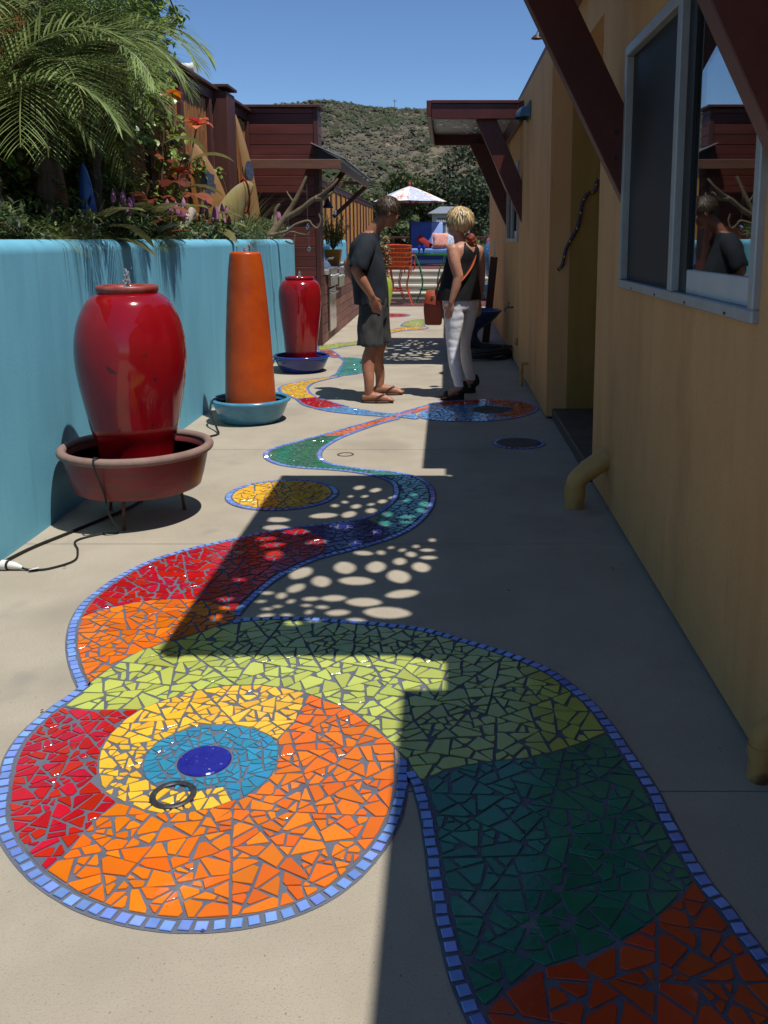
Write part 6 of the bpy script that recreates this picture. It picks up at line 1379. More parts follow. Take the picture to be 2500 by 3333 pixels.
# grasses
def grass(name, label, c, n, L, W, mat, seed, spread=0.18, bend=1.6, cat='grass', el=(0.5, 1.0)):
    r = random.Random(seed); b = MB()
    for k in range(n):
        a = r.uniform(0, 2*math.pi); q = r.random()**0.5*spread; e = r.uniform(*el)
        d = Vector((math.cos(a)*(1-e*0.75), math.sin(a)*(1-e*0.75), e)); d.x += 0.12
        leaf(b, (c[0] + q*math.cos(a)*0.7, c[1] + q*math.sin(a), c[2]), d, L*r.uniform(0.6, 1.15), W, bend*r.uniform(0.7, 1.3), n=5, fold=0.2, tip=False)
    return b.obj(name, mat, label, cat, loc=c)
gold = leafmat('golden_grass', (0.30, 0.27, 0.045), (0.19, 0.19, 0.035), rough=0.45, rand=0.35, transl=0.3)
grass('golden_sedge', 'arching yellow green sedge clump at the left edge of the bed', (-2.24, 4.95, 1.36), 420, 0.27, 0.007, gold, 1, 0.18, 1.5)
grass('golden_sedge', 'second yellow green sedge clump just right of the leftmost one', (-2.22, 5.3, 1.36), 360, 0.25, 0.007, gold, 2, 0.16, 1.5)
olive = leafmat('fountain_grass', (0.14, 0.15, 0.06), (0.10, 0.11, 0.045), rough=0.5, rand=0.35, transl=0.2)
grass('fountain_grass', 'spray of thin arching grass beside the yellow surfboard tip', (-2.22, 10.0, 1.34), 170, 0.78, 0.006, olive, 3, 0.10, 0.9, el=(0.55, 1.0))
grass('soft_grass', 'soft green tuft at the wall top below the pink plumes', (-2.13, 6.55, 1.36), 520, 0.20, 0.005, leafmat('soft_grass', (0.12, 0.16, 0.03), (0.08, 0.12, 0.02), rand=0.3), 4, 0.26, 1.6)
grass('soft_grass', 'soft green tuft below the surfboards', (-2.15, 9.5, 1.36), 420, 0.20, 0.006, olive, 5, 0.24, 1.4)
# low planting along the wall top reads as one mass
gcov = MB(); r = random.Random(9)
for k in range(1150):
    y = r.uniform(2.5, 12.0); x = r.uniform(-2.54, -2.09); hm = 0.10 + 0.16*max(0, noise.noise(Vector((y*1.1, 2, 0))) + 0.45); z = 1.36 + r.uniform(0, hm) + (0.08 if x < -2.35 else 0)
    gcov.cur = r.choice((0, 0, 1, 2))
    for q in range(16): leaf(gcov, (x + r.gauss(0, .03), y + r.gauss(0, .04), z + r.uniform(0, 0.06)), rdir(r, -0.1, 1), r.uniform(0.04, 0.085), r.uniform(0.012, 0.026), 0.5, n=2)
gcov.cur = 3
for k in range(150):
    y = r.uniform(3, 12); x = r.uniform(-2.5, -2.1); z = r.uniform(1.36, 1.62)
    if noise.noise(Vector((y*1.7, 0, 3))) > -0.1: continue
    for q in range(5): leaf(gcov, (x, y, z), rdir(r, -0.4, 0.8), 0.026, 0.018, 0.4, n=2)
stuff(gcov.build('ground_cover', [sprig, leafmat('grey_leaf', (0.20, 0.225, 0.15), (0.14, 0.165, 0.105), rand=0.3), leafmat('deep_leaf', (0.07, 0.115, 0.03), (0.045, 0.08, 0.02), rand=0.4), leafmat('red_flower', (0.42, 0.01, 0.03), (0.5, 0.02, 0.05), rand=0.3)]))
def rosette(label, c, n, L, W, m, seed, name='succulent'):
    r = random.Random(seed); t = thing(name, label, 'succulent', c)
    for k in range(n):
        b = MB(); a = k*2.4; e = (0.25 if name == 'succulent' else 0.9) + 0.9*k/n; leaf(b, c, (math.cos(a), math.sin(a), e), L*(1 - 0.4*k/n), W, 0.3, n=4, fold=0.3); b.build('leaf', m, t, smooth=True)
rosette('dark red strap leaved plant at the foot of the blue surfboard', (-2.34, 5.85, 1.33), 14, 0.30, 0.05, leafmat('wine_leaf', (0.12, 0.012, 0.016), (0.06, 0.01, 0.012), rand=0.3), 1, 'strap_plant')
rosette('orange and red succulent rosette near the driftwood', (-2.14, 9.9, 1.38), 18, 0.11, 0.035, leafmat('flame_leaf', (0.42, 0.09, 0.03), (0.30, 0.16, 0.03), rand=0.3), 2)
rosette('grey green agave rosette at the wall top by the driftwood stump', (-2.15, 7.85, 1.36), 18, 0.17, 0.04, leafmat('agave_leaf', (0.05, 0.085, 0.085), (0.03, 0.06, 0.065), rand=0.25), 3)
# ------------------------------------------------------------------ surfboards
def surfboard(name, label, base, tip, wdir, L_w, m, thick=0.05, blunt=0.55, n=22, parts=()):
    """lofted board from tail to nose; wdir is the direction across it"""
    base, tip, wd_ = Vector(base), Vector(tip), Vector(wdir).normalized()
    ax = (tip - base); L = ax.length; ax.normalize(); wd_ = (wd_ - ax*wd_.dot(ax)).normalized(); nr = ax.cross(wd_)
    t = thing(name, label, 'surfboard', tuple(base)); b = MB(); seg = 14
    for i in range(n + 1):
        s = i/n; w = L_w/2*(math.sin(math.pi*(0.10 + 0.90*s)**0.9)**blunt if s < 0.999 else 0.02); w = max(w, 0.006)
        th = thick/2*(math.sin(math.pi*(0.08 + 0.86*s))**0.5); rk = 0.05*L*(2*s - 1)**2*0.6
        for k in range(seg):
            a = 2*math.pi*k/seg
            b.v.append(tuple(base + ax*(L*s) + wd_*(w*math.cos(a)) + nr*(th*math.sin(a)*(1 if abs(math.cos(a)) < .9 else .6) + rk)))
    for i in range(n):
        for k in range(seg): a = i*seg+k; c = i*seg+(k+1) % seg; b.f.append((a, c, c+seg, a+seg)); b.mi.append(0)
    b.f.append(tuple(range(seg))[::-1]); b.f.append(tuple(n*seg+k for k in range(seg))); b.mi += [0, 0]
    b.build('board', m, t, smooth=True)
    for nm, s, side, rad, pm, sq in parts:
        rk = 0.05*L*(2*s - 1)**2*0.6
        c = base + ax*(L*s) + nr*((thick/2 + 0.004)*side + rk); pb = MB(); q = 24
        pb.v = [tuple(c + ax*(rad*sq*math.sin(2*math.pi*k/q)*(1 + (0.25*math.sin(5*2*math.pi*k/q) if nm == 'flower_print' else 0))) + wd_*(rad*math.cos(2*math.pi*k/q)*(1 + (0.25*math.sin(7*2*math.pi*k/q) if nm == 'flower_print' else 0)))) for k in range(q)]
        pb.f = [tuple(range(q)) if side > 0 else tuple(range(q))[::-1]]; pb.mi = [0]; pb.build(nm, pm, t)
    return t
resin_y = M('aged_yellow_resin', (0.48, 0.38, 0.14), (0.42, 0.32, 0.115), rough=0.32, scale=3, coat=0.3)
tan_b = M('tan_board', (0.40, 0.22, 0.085), (0.34, 0.18, 0.07), rough=0.35, scale=2.5, coat=0.2)
sky_b = M('blue_board', (0.05, 0.15, 0.50), (0.04, 0.12, 0.42), rough=0.2, scale=3, coat=0.4)
teal_b = M('brown_board', (0.20, 0.085, 0.04), (0.15, 0.06, 0.03), rough=0.35, scale=3, coat=0.2)
ink = M('print_ink', (0.05, 0.06, 0.10), (0.09, 0.11, 0.16), rough=0.5, scale=30)
ring_ink = M('print_green', (0.16, 0.30, 0.20), (0.25, 0.36, 0.24), rough=0.5, scale=16)
surfboard('yellow_surfboard', 'pale yellow surfboard with red leash tilted in the planting', (-2.36, 8.62, 1.02), (-2.20, 10.3, 2.02), (0.10, -0.52, 0.85), 0.66, resin_y, 0.08, 0.60)
t = thing('surf_leash', 'red leash tied round the yellow surfboard', 'leash', (-2.24, 10.0, 1.9))
red_cord = M('red_cord', (0.35, 0.012, 0.012), rough=0.6)
surfboard('print_surfboard', 'tan surfboard with dark flower print leaning on the bamboo fence', (-2.28, 9.80, 1.10), (-2.47, 9.22, 2.36), (0.45, 0.8, 0.2), 0.42, tan_b, 0.05, 0.6, parts=(('flower_print', 0.70, 1, 0.085, ink, 1.5), ('round_print', 0.44, 1, 0.10, ring_ink, 1.0), ('flower_print', 0.70, -1, 0.085, ink, 1.5), ('round_print', 0.44, -1, 0.10, ring_ink, 1.0)))
surfboard('narrow_surfboard', 'narrow tan surfboard standing upright between fence pilaster and plank closet', (-2.36, 11.80, 1.2), (-2.50, 11.35, 2.90), (0.45, 0.9, 0.1), 0.20, tan_b, 0.04, 0.6, parts=(('round_print', 0.62, 1, 0.08, ink, 1.5), ('round_print', 0.62, -1, 0.08, ink, 1.5)))
surfboard('blue_surfboard', 'shiny blue surfboard standing behind the palm fronds', (-2.34, 6.10, 1.25), (-2.40, 6.16, 1.92), (1, 0.5, 0), 0.11, sky_b, 0.05, 0.5)
surfboard('brown_surfboard', 'brown wooden surfboard left of the blue one in palm shade', (-2.44, 5.70, 1.25), (-2.50, 5.6, 2.25), (0.6, 0.8, 0), 0.34, teal_b, 0.05, 0.5)
bx = Vector((-2.36, 8.62, 1.02)); tx = Vector((-2.20, 10.3, 2.02)); c_ = bx.lerp(tx, 0.86); ax = (tx-bx).normalized(); wdv = Vector((0.10, -0.52, 0.85)); wdv = (wdv - ax*wdv.dot(ax)).normalized(); nv = ax.cross(wdv)
MB().tube([tuple(c_ + wdv*(0.205*math.cos(a*0.3927)) + nv*(0.055*math.sin(a*0.3927) + 0.035)) for a in range(17)], 0.012, 6, cap=False).build('strap', red_cord, t, smooth=True)
kn = c_ - nv*0.03 + wdv*0.05
MB().ball(tuple(kn), 0.028, 8, 6).tube([tuple(kn), (kn.x + 0.02, kn.y, kn.z - 0.10)], 0.012, 6).build('knot', red_cord, t, smooth=True)
# ------------------------------------------------------------------ driftwood
drift = M('driftwood', (0.22, 0.165, 0.10), (0.14, 0.10, 0.06), rough=0.85, scale=4, stretch=(2, 2, 2), bump=0.5, bscale=30, c3=(0.30, 0.25, 0.17), s3=5)
pale = M('pale_driftwood', (0.42, 0.36, 0.30), (0.32, 0.27, 0.22), rough=0.9, scale=6, bump=0.4, bscale=40)
dw = thing('driftwood_branch', 'large grey driftwood branch reaching out past the end of the blue wall', 'driftwood', (-2.1, 10.8, 1.3))
def limb(name, pts, r0, r1, m, parent, seg=9, k=5):
    p = curve(pts, k); n = len(p); rg = random.Random(int(r0*1e4))
    return MB().tube(p, [(r0 + (r1-r0)*i/n)*rg.uniform(0.88, 1.12) for i in range(n)], seg, flat=0.75).build(name, m, parent, smooth=True)
limb('trunk', [(-2.12, 10.7, 1.32), (-2.02, 10.75, 1.50), (-1.86, 10.8, 1.70), (-1.72, 10.8, 1.93), (-1.62, 10.8, 2.14)], 0.055, 0.012, drift, dw)
limb('branch', [(-1.88, 10.8, 1.66), (-1.72, 10.75, 1.74), (-1.55, 10.7, 1.86), (-1.42, 10.65, 1.93), (-1.30, 10.6, 2.02), (-1.23, 10.6, 2.10)], 0.035, 0.010, drift, dw)
limb('branch', [(-1.50, 10.68, 1.88), (-1.40, 10.66, 1.885), (-1.30, 10.64, 1.95)], 0.035, 0.008, drift, dw)
limb('branch', [(-1.99, 10.76, 1.56), (-2.0, 10.8, 1.66), (-1.99, 10.8, 1.76), (-1.94, 10.8, 1.82)], 0.026, 0.014, drift, dw)
limb('twig', [(-1.78, 10.8, 1.84), (-1.83, 10.8, 1.92), (-1.86, 10.82, 1.97)], 0.014, 0.004, drift, dw)
limb('twig', [(-2.0, 10.3, 1.46), (-1.80, 10.3, 1.50), (-1.68, 10.3, 1.58), (-1.54, 10.3, 1.62), (-1.50, 10.3, 1.58), (-1.44, 10.3, 1.54), (-1.40, 10.3, 1.62), (-1.42, 10.3, 1.70)], 0.018, 0.006, drift, dw)
limb('twig', [(-1.84, 10.3, 1.44), (-1.74, 10.3, 1.50), (-1.64, 10.3, 1.48), (-1.56, 10.3, 1.47), (-1.52, 10.3, 1.50)], 0.010, 0.005, drift, dw)
limb('twig', [(-1.80, 10.3, 1.40), (-1.72, 10.3, 1.37), (-1.70, 10.3, 1.42), (-1.69, 10.3, 1.47)], 0.012, 0.006, drift, dw)
sp_ = thing('driftwood_stump', 'pale driftwood stump sticking up among pink plumes', 'driftwood', (-2.2, 7.6, 1.3))
limb('stump', [(-2.26, 7.45, 1.28), (-2.22, 7.6, 1.44), (-2.17, 7.75, 1.58), (-2.14, 7.82, 1.66)], 0.055, 0.040, pale, sp_)
limb('side_knot', [(-2.2, 7.1, 1.40), (-2.12, 7.15, 1.41)], 0.04, 0.03, pale, sp_)
oldlog = thing('weathered_log', 'weathered brown log lying in palm shade at left', 'log', (-2.4, 4.4, 1.4))
limb('log', [(-2.5, 3.9, 1.75), (-2.35, 4.3, 1.62), (-2.32, 4.7, 1.58), (-2.26, 5.2, 1.38)], 0.05, 0.035, drift, oldlog)
limb('branch', [(-2.42, 4.15, 1.68), (-2.36, 4.3, 1.80), (-2.30, 4.35, 1.78)], 0.025, 0.012, drift, oldlog)
cry = M('crystal', (0.95, 0.97, 1.0), rough=0.0, trans=1.0, ior=1.6)
string = M('thread', (0.25, 0.22, 0.2), rough=0.8)
for k, (p, ztop, where) in enumerate((((-1.545, 10.3, 1.555), 2.02, 'under the driftwood branch middle'), ((-1.535, 10.3, 1.31), 1.50, 'lowest below the driftwood twigs'), ((-1.27, 10.6, 1.72), 2.05, 'by the outer tip of the driftwood branch'), ((-1.77, 10.35, 1.54), 1.75, 'closest to the driftwood trunk'))):
    ct = thing('hanging_crystal', 'clear faceted crystal drop hanging ' + where, 'crystal', p, 'crystals hung from the driftwood')
    MB().lathe([(0.001, -0.032), (0.014, -0.022), (0.024, -0.004), (0.020, 0.010), (0.008, 0.026), (0.002, 0.032)], p, 8).build('drop', cry, ct)
    MB().tube([(p[0], p[1], p[2] + 0.03), (p[0], p[1], ztop)], 0.0012, 4).build('thread', string, ct)
# ------------------------------------------------------------------ potted plants farther back
op = thing('yellow_planter', 'ochre square pot with willowy bush on the kitchen counter', 'pot', (-1.88, 15.3, 0.98))
MB().add([(-1.88 + sx*w, 15.3 + sy*w, z) for z, w in ((0.981, 0.10), (1.25, 0.135)) for sx, sy in ((-1,-1),(1,-1),(1,1),(-1,1))], [(3,2,1,0),(4,5,6,7),(0,1,5,4),(1,2,6,5),(2,3,7,6),(3,0,4,7)]).build('pot', M('ochre_glaze', (0.42, 0.20, 0.02), (0.34, 0.15, 0.02), rough=0.35, scale=5), op, bevel=0.01)
b = MB(); lb = MB(); r = random.Random(4)
for k in range(34):
    a = r.uniform(0, 6.28); q = r.uniform(0.05, 0.30); top = (-1.88 + q*math.cos(a), 15.3 + q*math.sin(a), 1.25 + r.uniform(0.25, 0.62))
    b.tube([(-1.88, 15.3, 1.24), (-1.88 + q*0.5*math.cos(a), 15.3 + q*0.5*math.sin(a), 1.42), top], 0.004, 4)
    for j in range(18): 
        s = r.uniform(0.35, 1); leaf(lb, (-1.88 + q*s*math.cos(a) + r.gauss(0, .03), 15.3 + q*s*math.sin(a) + r.gauss(0, .03), 1.25 + (top[2] - 1.25)*s), rdir(r, -0.7, 0.5), 0.10, 0.018, 0.9, n=3)
b.build('stems', bark, op); lb.build('foliage', leafmat('willow_leaf', (0.16, 0.19, 0.035), (0.10, 0.13, 0.025), rand=0.4), op)
lv = thing('lime_vase', 'tall lime green vase with variegated plant behind the man', 'vase', (-1.30, 18.7, 0))
MB().lathe(curve([(0.11, 0.0), (0.15, 0.10), (0.19, 0.28), (0.20, 0.44), (0.18, 0.58), (0.14, 0.66), (0.15, 0.68), (0.12, 0.66), (0.01, 0.62)], 4), (-1.30, 18.7, 0), 32).build('vase', M('lime_glaze', (0.34, 0.40, 0.02), (0.28, 0.33, 0.02), rough=0.25, scale=6), lv, smooth=True)
lb = MB(); b = MB()
for k in range(26):
    a = r.uniform(0, 6.28); q = r.uniform(0, 0.24); h = r.uniform(0.2, 1.0)
    b.tube([(-1.30, 18.7, 0.62), (-1.30 + q*math.cos(a), 18.7 + q*math.sin(a), 0.66 + h)], 0.006, 4)
    for j in range(12):
        s = r.uniform(0.3, 1); lb.cur = 0 if r.random() < 0.6 else 1
        leaf(lb, (-1.30 + q*s*math.cos(a), 18.7 + q*s*math.sin(a), 0.64 + h*s), rdir(r, -0.3, 0.9), r.uniform(0.08, 0.14), 0.05, 0.7, n=3)
b.build('stems', bark, lv); lb.build('foliage', [leafmat('cream_leaf', (0.42, 0.40, 0.24), (0.20, 0.24, 0.09), rand=0.3), leafmat('coral_leaf', (0.40, 0.12, 0.06), (0.28, 0.2, 0.07), rand=0.3)], lv)
lb = MB(); b = MB(); r = random.Random(14)
for k in range(20):
    a = r.uniform(0, 6.28); q = r.uniform(0.02, 0.24); h = r.uniform(0.15, 0.48)
    b.tube([(0.30 + q*0.5*math.cos(a), 11.9 + q*0.5*math.sin(a), 0.455), (0.36 + q*math.cos(a), 11.9 + q*math.sin(a), 0.46 + h)], 0.005, 4)
    for j in range(16):
        s = r.uniform(0.3, 1); leaf(lb, (0.33 + q*s*math.cos(a), 11.9 + q*s*math.sin(a), 0.46 + h*s), rdir(r, -0.2, 0.9), r.uniform(0.06, 0.10), 0.04, 0.8, n=3)
b.build('stems', bark, pd); lb.build('foliage', leafmat('shrub_leaf', (0.045, 0.085, 0.022), (0.03, 0.06, 0.015), rand=0.35), pd)
# ------------------------------------------------------------------ people
def merge(name, mb, voxel, mat, parent, smooth=6, disp=None, cut=None):
    """fuse overlapping solids into one continuous surface"""
    off = ROOT[parent]
    me = mb.mesh('tmp', mat, off)
    o = bpy.data.objects.new('tmp', me); col.objects.link(o)
    m = o.modifiers.new('r', 'REMESH'); m.mode = 'VOXEL'; m.voxel_size = voxel
    s = o.modifiers.new('s', 'SMOOTH'); s.iterations = smooth; s.factor = 0.5
    dg = bpy.context.evaluated_depsgraph_get(); dg.update()
    out = bpy.data.meshes.new_from_object(o.evaluated_get(dg))
    bpy.data.objects.remove(o)
    if disp:
        nn = [v.normal.copy() for v in out.vertices]
        for v, n in zip(out.vertices, nn): v.co += n * disp(v.co)
    if cut:
        bm = bmesh.new(); bm.from_mesh(out)
        bmesh.ops.delete(bm, geom=[v for v in bm.verts if cut(v.co)], context='VERTS'); bm.to_mesh(out); bm.free()
    out.materials.clear(); out.materials.append(mat)
    out.polygons.foreach_set('use_smooth', [True]*len(out.polygons)); out.name = name
    return link(name, out, parent)
def limbs(b, pts, rad, seg=14, flat=1.0, k=4, up=None):
    p = curve(pts, k); n = len(p); rr_ = curve([(q,) for q in rad], k)
    b.tube(p, [q[0] for q in rr_], seg, flat=flat, up=up)
    for c, q in ((p[0], rad[0]), (p[-1], rad[-1])): b.ball(c, q*0.98, 12, 8)
def rings(b, rs, seg=28, k=4):
    """stack of ellipses (cx, cy, z, rx, ry)"""
    q = curve(rs, k); base = len(b.v)
    for cx_, cy_, z, rx, ry in q:
        for i in range(seg):
            a = 2*math.pi*i/seg; b.v.append((cx_ + rx*math.cos(a), cy_ + ry*math.sin(a), z))
    for i in range(len(q) - 1):
        for j in range(seg): a = base+i*seg+j; c = base+i*seg+(j+1) % seg; b.f.append((a, c, c+seg, a+seg)); b.mi.append(0)
    b.f.append(tuple(base + j for j in range(seg))[::-1]); b.f.append(tuple(base + (len(q)-1)*seg + j for j in range(seg))); b.mi += [0, 0]
def hand(b, wrist, d, palm_n, thumb, curl=0.5, s=1.0):
    """palm and five bent fingers; d points along the hand, palm_n out of the palm, thumb to the thumb side"""
    w, d, pn, th = Vector(wrist), Vector(d).normalized(), Vector(palm_n).normalized(), Vector(thumb).normalized()
    k = w + d*0.085*s
    for t_ in (-0.028, -0.010, 0.009, 0.028):
        b.tube([tuple(w + th*t_*0.55*s), tuple(w + d*0.045*s + th*t_*0.9*s), tuple(k + th*t_*s)], [0.016*s, 0.0155*s, 0.0125*s], 8)
    for t_, L in ((0.031, 0.072), (0.011, 0.082), (-0.010, 0.076), (-0.031, 0.060)):
        p = k + th*t_*s; q = [p - d*0.012*s]; dd = d.copy()
        for j, l in enumerate((0.45, 0.32, 0.27)):
            dd = (dd + pn*curl*(0.55 if j else 0.3)).normalized(); p = p + dd*L*l*s; q.append(p.copy())
        b.tube([tuple(x) for x in q], [0.0098*s, 0.0092*s, 0.0085*s, 0.0072*s], 8); b.ball(tuple(q[-1]), 0.0072*s, 8, 6)
    p0 = w + d*0.025*s + th*0.026*s; p1 = p0 + (th*0.7 + d*0.6 + pn*0.25).normalized()*0.04*s; p2 = p1 + (d*0.9 + th*0.25 + pn*0.3).normalized()*0.032*s
    b.tube([tuple(p0), tuple(p1), tuple(p2)], [0.014*s, 0.011*s, 0.008*s], 8); b.ball(tuple(p2), 0.008*s, 8, 6)
def head(b, c, f, s=1.0, nod=0.0):
    """skull, jaw, nose, lips, brow, ears; f is the facing direction in plan"""
    f = Vector((f[0], f[1], 0)).normalized(); sd_ = Vector((f.y, -f.x, 0))
    def Q(a, t_, z): 
        fa, zz = a*math.cos(nod) + z*math.sin(nod), z*math.cos(nod) - a*math.sin(nod)
        return tuple(Vector(c) + f*(fa*s) + sd_*(t_*s) + Vector((0, 0, zz*s)))
    def E(a, t_, z, ra, rt, rz, n=16):
        base = len(b.v); m = 10
        for i in range(m + 1):
            ph = math.pi*i/m
            for j in range(n):
                an = 2*math.pi*j/n; q = max(1e-4, math.sin(ph))
                b.v.append(Q(a + ra*q*math.cos(an), t_ + rt*q*math.sin(an), z - rz*math.cos(ph)))
        for i in range(m):
            for j in range(n): x = base+i*n+j; y = base+i*n+(j+1) % n; b.f.append((x, y, y+n, x+n)); b.mi.append(0)
        b.f.append(tuple(base+j for j in range(n))[::-1]); b.f.append(tuple(base+m*n+j for j in range(n))); b.mi += [0, 0]
    E(-0.005, 0, 0.035, 0.098, 0.076, 0.088)          # cranium
    E(0.030, 0, -0.03, 0.066, 0.062, 0.075)           # face
    E(0.048, 0, -0.088, 0.042, 0.045, 0.030)          # jaw and chin
    E(0.078, 0, -0.105, 0.016, 0.022, 0.014)
    E(0.102, 0, -0.022, 0.018, 0.013, 0.026)          # nose
    E(0.112, 0, -0.036, 0.013, 0.014, 0.010)
    E(0.090, 0, 0.020, 0.014, 0.045, 0.010)           # brow
    E(0.093, 0, -0.065, 0.010, 0.022, 0.006); E(0.091, 0, -0.077, 0.010, 0.020, 0.006)   # lips
    for t_ in (-1, 1):
        E(-0.012, t_*0.078, -0.012, 0.020, 0.010, 0.033, 10)
        E(0.062, t_*0.045, -0.030, 0.024, 0.020, 0.022, 10)                              # cheek
    return Q
def eyes(parent, Q):
    white = M('eye_white', (0.75, 0.73, 0.70), rough=0.2); iris = M('eye_iris', (0.05, 0.035, 0.025), rough=0.1)
    for t_ in (-1, 1):
        e = Q(0.083, t_*0.030, 0.0); MB().ball(e, 0.0115, 10, 8).build('eye', white, parent, smooth=True)
        e = Q(0.0925, t_*0.030, 0.0); MB().ball(e, 0.005, 8, 6).build('iris', iris, parent, smooth=True)
def hair_strands(b, r, Q, n, L, keep, wave=0.4, shell=(0.106, 0.088, 0.100), cz=0.035, w=0.010, down=0.6):
    for k in range(n):
        d = rdir(r, -0.75, 1)
        if not keep(d): continue
        p = Vector(Q(-0.005 + d.x*shell[0], d.y*shell[1], cz + d.z*shell[2]))
        c0 = Vector(Q(-0.005, 0, cz)); out_ = (p - c0).normalized()
        tg = (Vector((0, 0, -1)) - out_*(-out_.z)); tg = tg.normalized() if tg.length > 0.1 else rdir(r)
        dv = (out_*(0.35 if down < 1 else 0.10) + tg*down + rdir(r)*wave).normalized()
        leaf(b, p, dv, L*r.uniform(0.6, 1.2), w, 0.5, up=tuple(out_), n=3, fold=0.1, tip=True)
skin_m = M('tanned_skin', (0.36, 0.155, 0.088), (0.30, 0.12, 0.066), rough=0.5, scale=18, sss=0.06, bump=0.08, bscale=120, c3=(0.40, 0.15, 0.09), s3=9)
skin_w = M('freckled_skin', (0.46, 0.225, 0.145), (0.40, 0.18, 0.11), rough=0.5, scale=22, sss=0.06, bump=0.12, bscale=90, c3=(0.34, 0.14, 0.085), s3=26, lo3=0.58, hi3=0.68)
# ---- the man
MO = (-0.66, 8.05, 0)
man = thing('person', 'man in dark blue t-shirt, grey shorts and flip-flops, hand on his hip', 'person', MO)
def m_(x, y, z): return (MO[0] + x, MO[1] + y, z)
b = MB()
rings(b, [(*m_(0.02, 0, 0.86)[:2], 0.86, 0.11, 0.16), (*m_(0.02, 0, 1.0)[:2], 1.0, 0.115, 0.16), (*m_(0.0, 0, 1.15)[:2], 1.15, 0.11, 0.165), (*m_(-0.03, 0, 1.32)[:2], 1.32, 0.10, 0.18), (*m_(-0.035, 0, 1.42)[:2], 1.42, 0.075, 0.155), (*m_(-0.01, 0, 1.48)[:2], 1.48, 0.06, 0.08)])
limbs(b, [m_(-0.02, 0, 1.40), m_(0.035, 0, 1.50), m_(0.105, 0, 1.585)], [0.072, 0.060, 0.058])
HQ = head(b, m_(0.150, 0.0, 1.648), (0.90, 0.43), 1.02, 0.34)
for s, kx, ky, ax_, ay in ((-1, -0.02, -0.13, -0.02, -0.20), (1, 0.03, 0.14, 0.045, 0.22)):
    limbs(b, [m_(0.02, s*0.085, 0.90), m_(0.02, s*0.115, 0.70), m_(kx + 0.03, ky, 0.50), m_(kx - 0.005, ky + s*0.02, 0.36), m_(ax_ + 0.005, ay, 0.20), m_(ax_, ay, 0.085)], [0.095, 0.082, 0.060, 0.060, 0.046, 0.038])
    limbs(b, [m_(ax_ - 0.03, ay, 0.05), m_(ax_ + 0.05, ay, 0.055), m_(ax_ + 0.13, ay - 0.005, 0.042), m_(ax_ + 0.185, ay - 0.01, 0.034)], [0.034, 0.040, 0.036, 0.026], flat=1.0)
    for j, t_ in enumerate((-0.032, -0.014, 0.003, 0.019, 0.033)):
        L = (0.045, 0.040, 0.036, 0.030, 0.024)[j]; t2 = t_*s*-1
        b.tube([m_(ax_ + 0.17, ay + t2*0.9, 0.034), m_(ax_ + 0.195 + L*0.6, ay + t2, 0.028)], [0.011, 0.009 if j else 0.012], 8); b.ball(m_(ax_ + 0.195 + L*0.6, ay + t2, 0.028), 0.009 if j else 0.012, 8, 6)
limbs(b, [m_(-0.02, -0.19, 1.40), m_(-0.06, -0.235, 1.29), m_(-0.105, -0.265, 1.16)], [0.058, 0.052, 0.046])
limbs(b, [m_(-0.105, -0.265, 1.16), m_(-0.055, -0.265, 1.07), m_(0.01, -0.25, 0.96), m_(0.022, -0.243, 0.935)], [0.045, 0.047, 0.033, 0.030])
hand(b, m_(0.022, -0.243, 0.935), (0.30, 0.22, -0.95), (-0.4, 0.9, 0.1), (0.95, 0.15, 0.25), 0.25)
limbs(b, [m_(-0.02, 0.19, 1.40), m_(-0.12, 0.25, 1.30), m_(-0.235, 0.30, 1.20)], [0.058, 0.052, 0.044])
limbs(b, [m_(-0.235, 0.30, 1.20), m_(-0.20, 0.29, 1.10), m_(-0.11, 0.24, 1.00)], [0.044, 0.044, 0.030])
hand(b, m_(-0.11, 0.24, 1.00), (0.6, -0.55, -0.45), (0.2, -0.9, 0), (0.4, -0.2, 0.9), 0.4)
body = merge('body', b, 0.0065, skin_m, man, 5)
eyes(man, HQ)
def folds(a, f1, f2=0.0, seed=0):
    def d(co):
        v = noise.noise(Vector((co.x*f1, co.y*f1, co.z*f1*0.45 + seed))); w = noise.noise(Vector((co.x*f1*2.3, co.y*f1*2.3, co.z*f1*0.9 + seed + 5)))
        return a*(v*0.75 + w*0.4)
    return d
b = MB()
rings(b, [(*m_(-0.005, 0, 0.845)[:2], 0.845, 0.155, 0.195), (*m_(-0.005, 0, 0.93)[:2], 0.93, 0.158, 0.19), (*m_(-0.012, 0, 1.05)[:2], 1.05, 0.158, 0.188), (*m_(-0.025, 0, 1.18)[:2], 1.18, 0.155, 0.192), (*m_(-0.045, 0, 1.30)[:2], 1.30, 0.146, 0.20), (*m_(-0.045, 0, 1.38)[:2], 1.38, 0.124, 0.195), (*m_(-0.028, 0, 1.435)[:2], 1.435, 0.102, 0.155), (*m_(0.0, 0, 1.475)[:2], 1.475, 0.082, 0.098), (*m_(0.012, 0, 1.488)[:2], 1.488, 0.074, 0.084)])
limbs(b, [m_(-0.02, -0.165, 1.395), m_(-0.045, -0.225, 1.31), m_(-0.08, -0.262, 1.20)], [0.085, 0.082, 0.086], 16)
limbs(b, [m_(-0.02, 0.165, 1.395), m_(-0.09, 0.235, 1.32), m_(-0.16, 0.28, 1.245)], [0.085, 0.080, 0.082], 16)
tee = M('navy_cotton', (0.013, 0.018, 0.025), (0.009, 0.013, 0.019), rough=0.9, scale=3, bump=0.15, bscale=250)
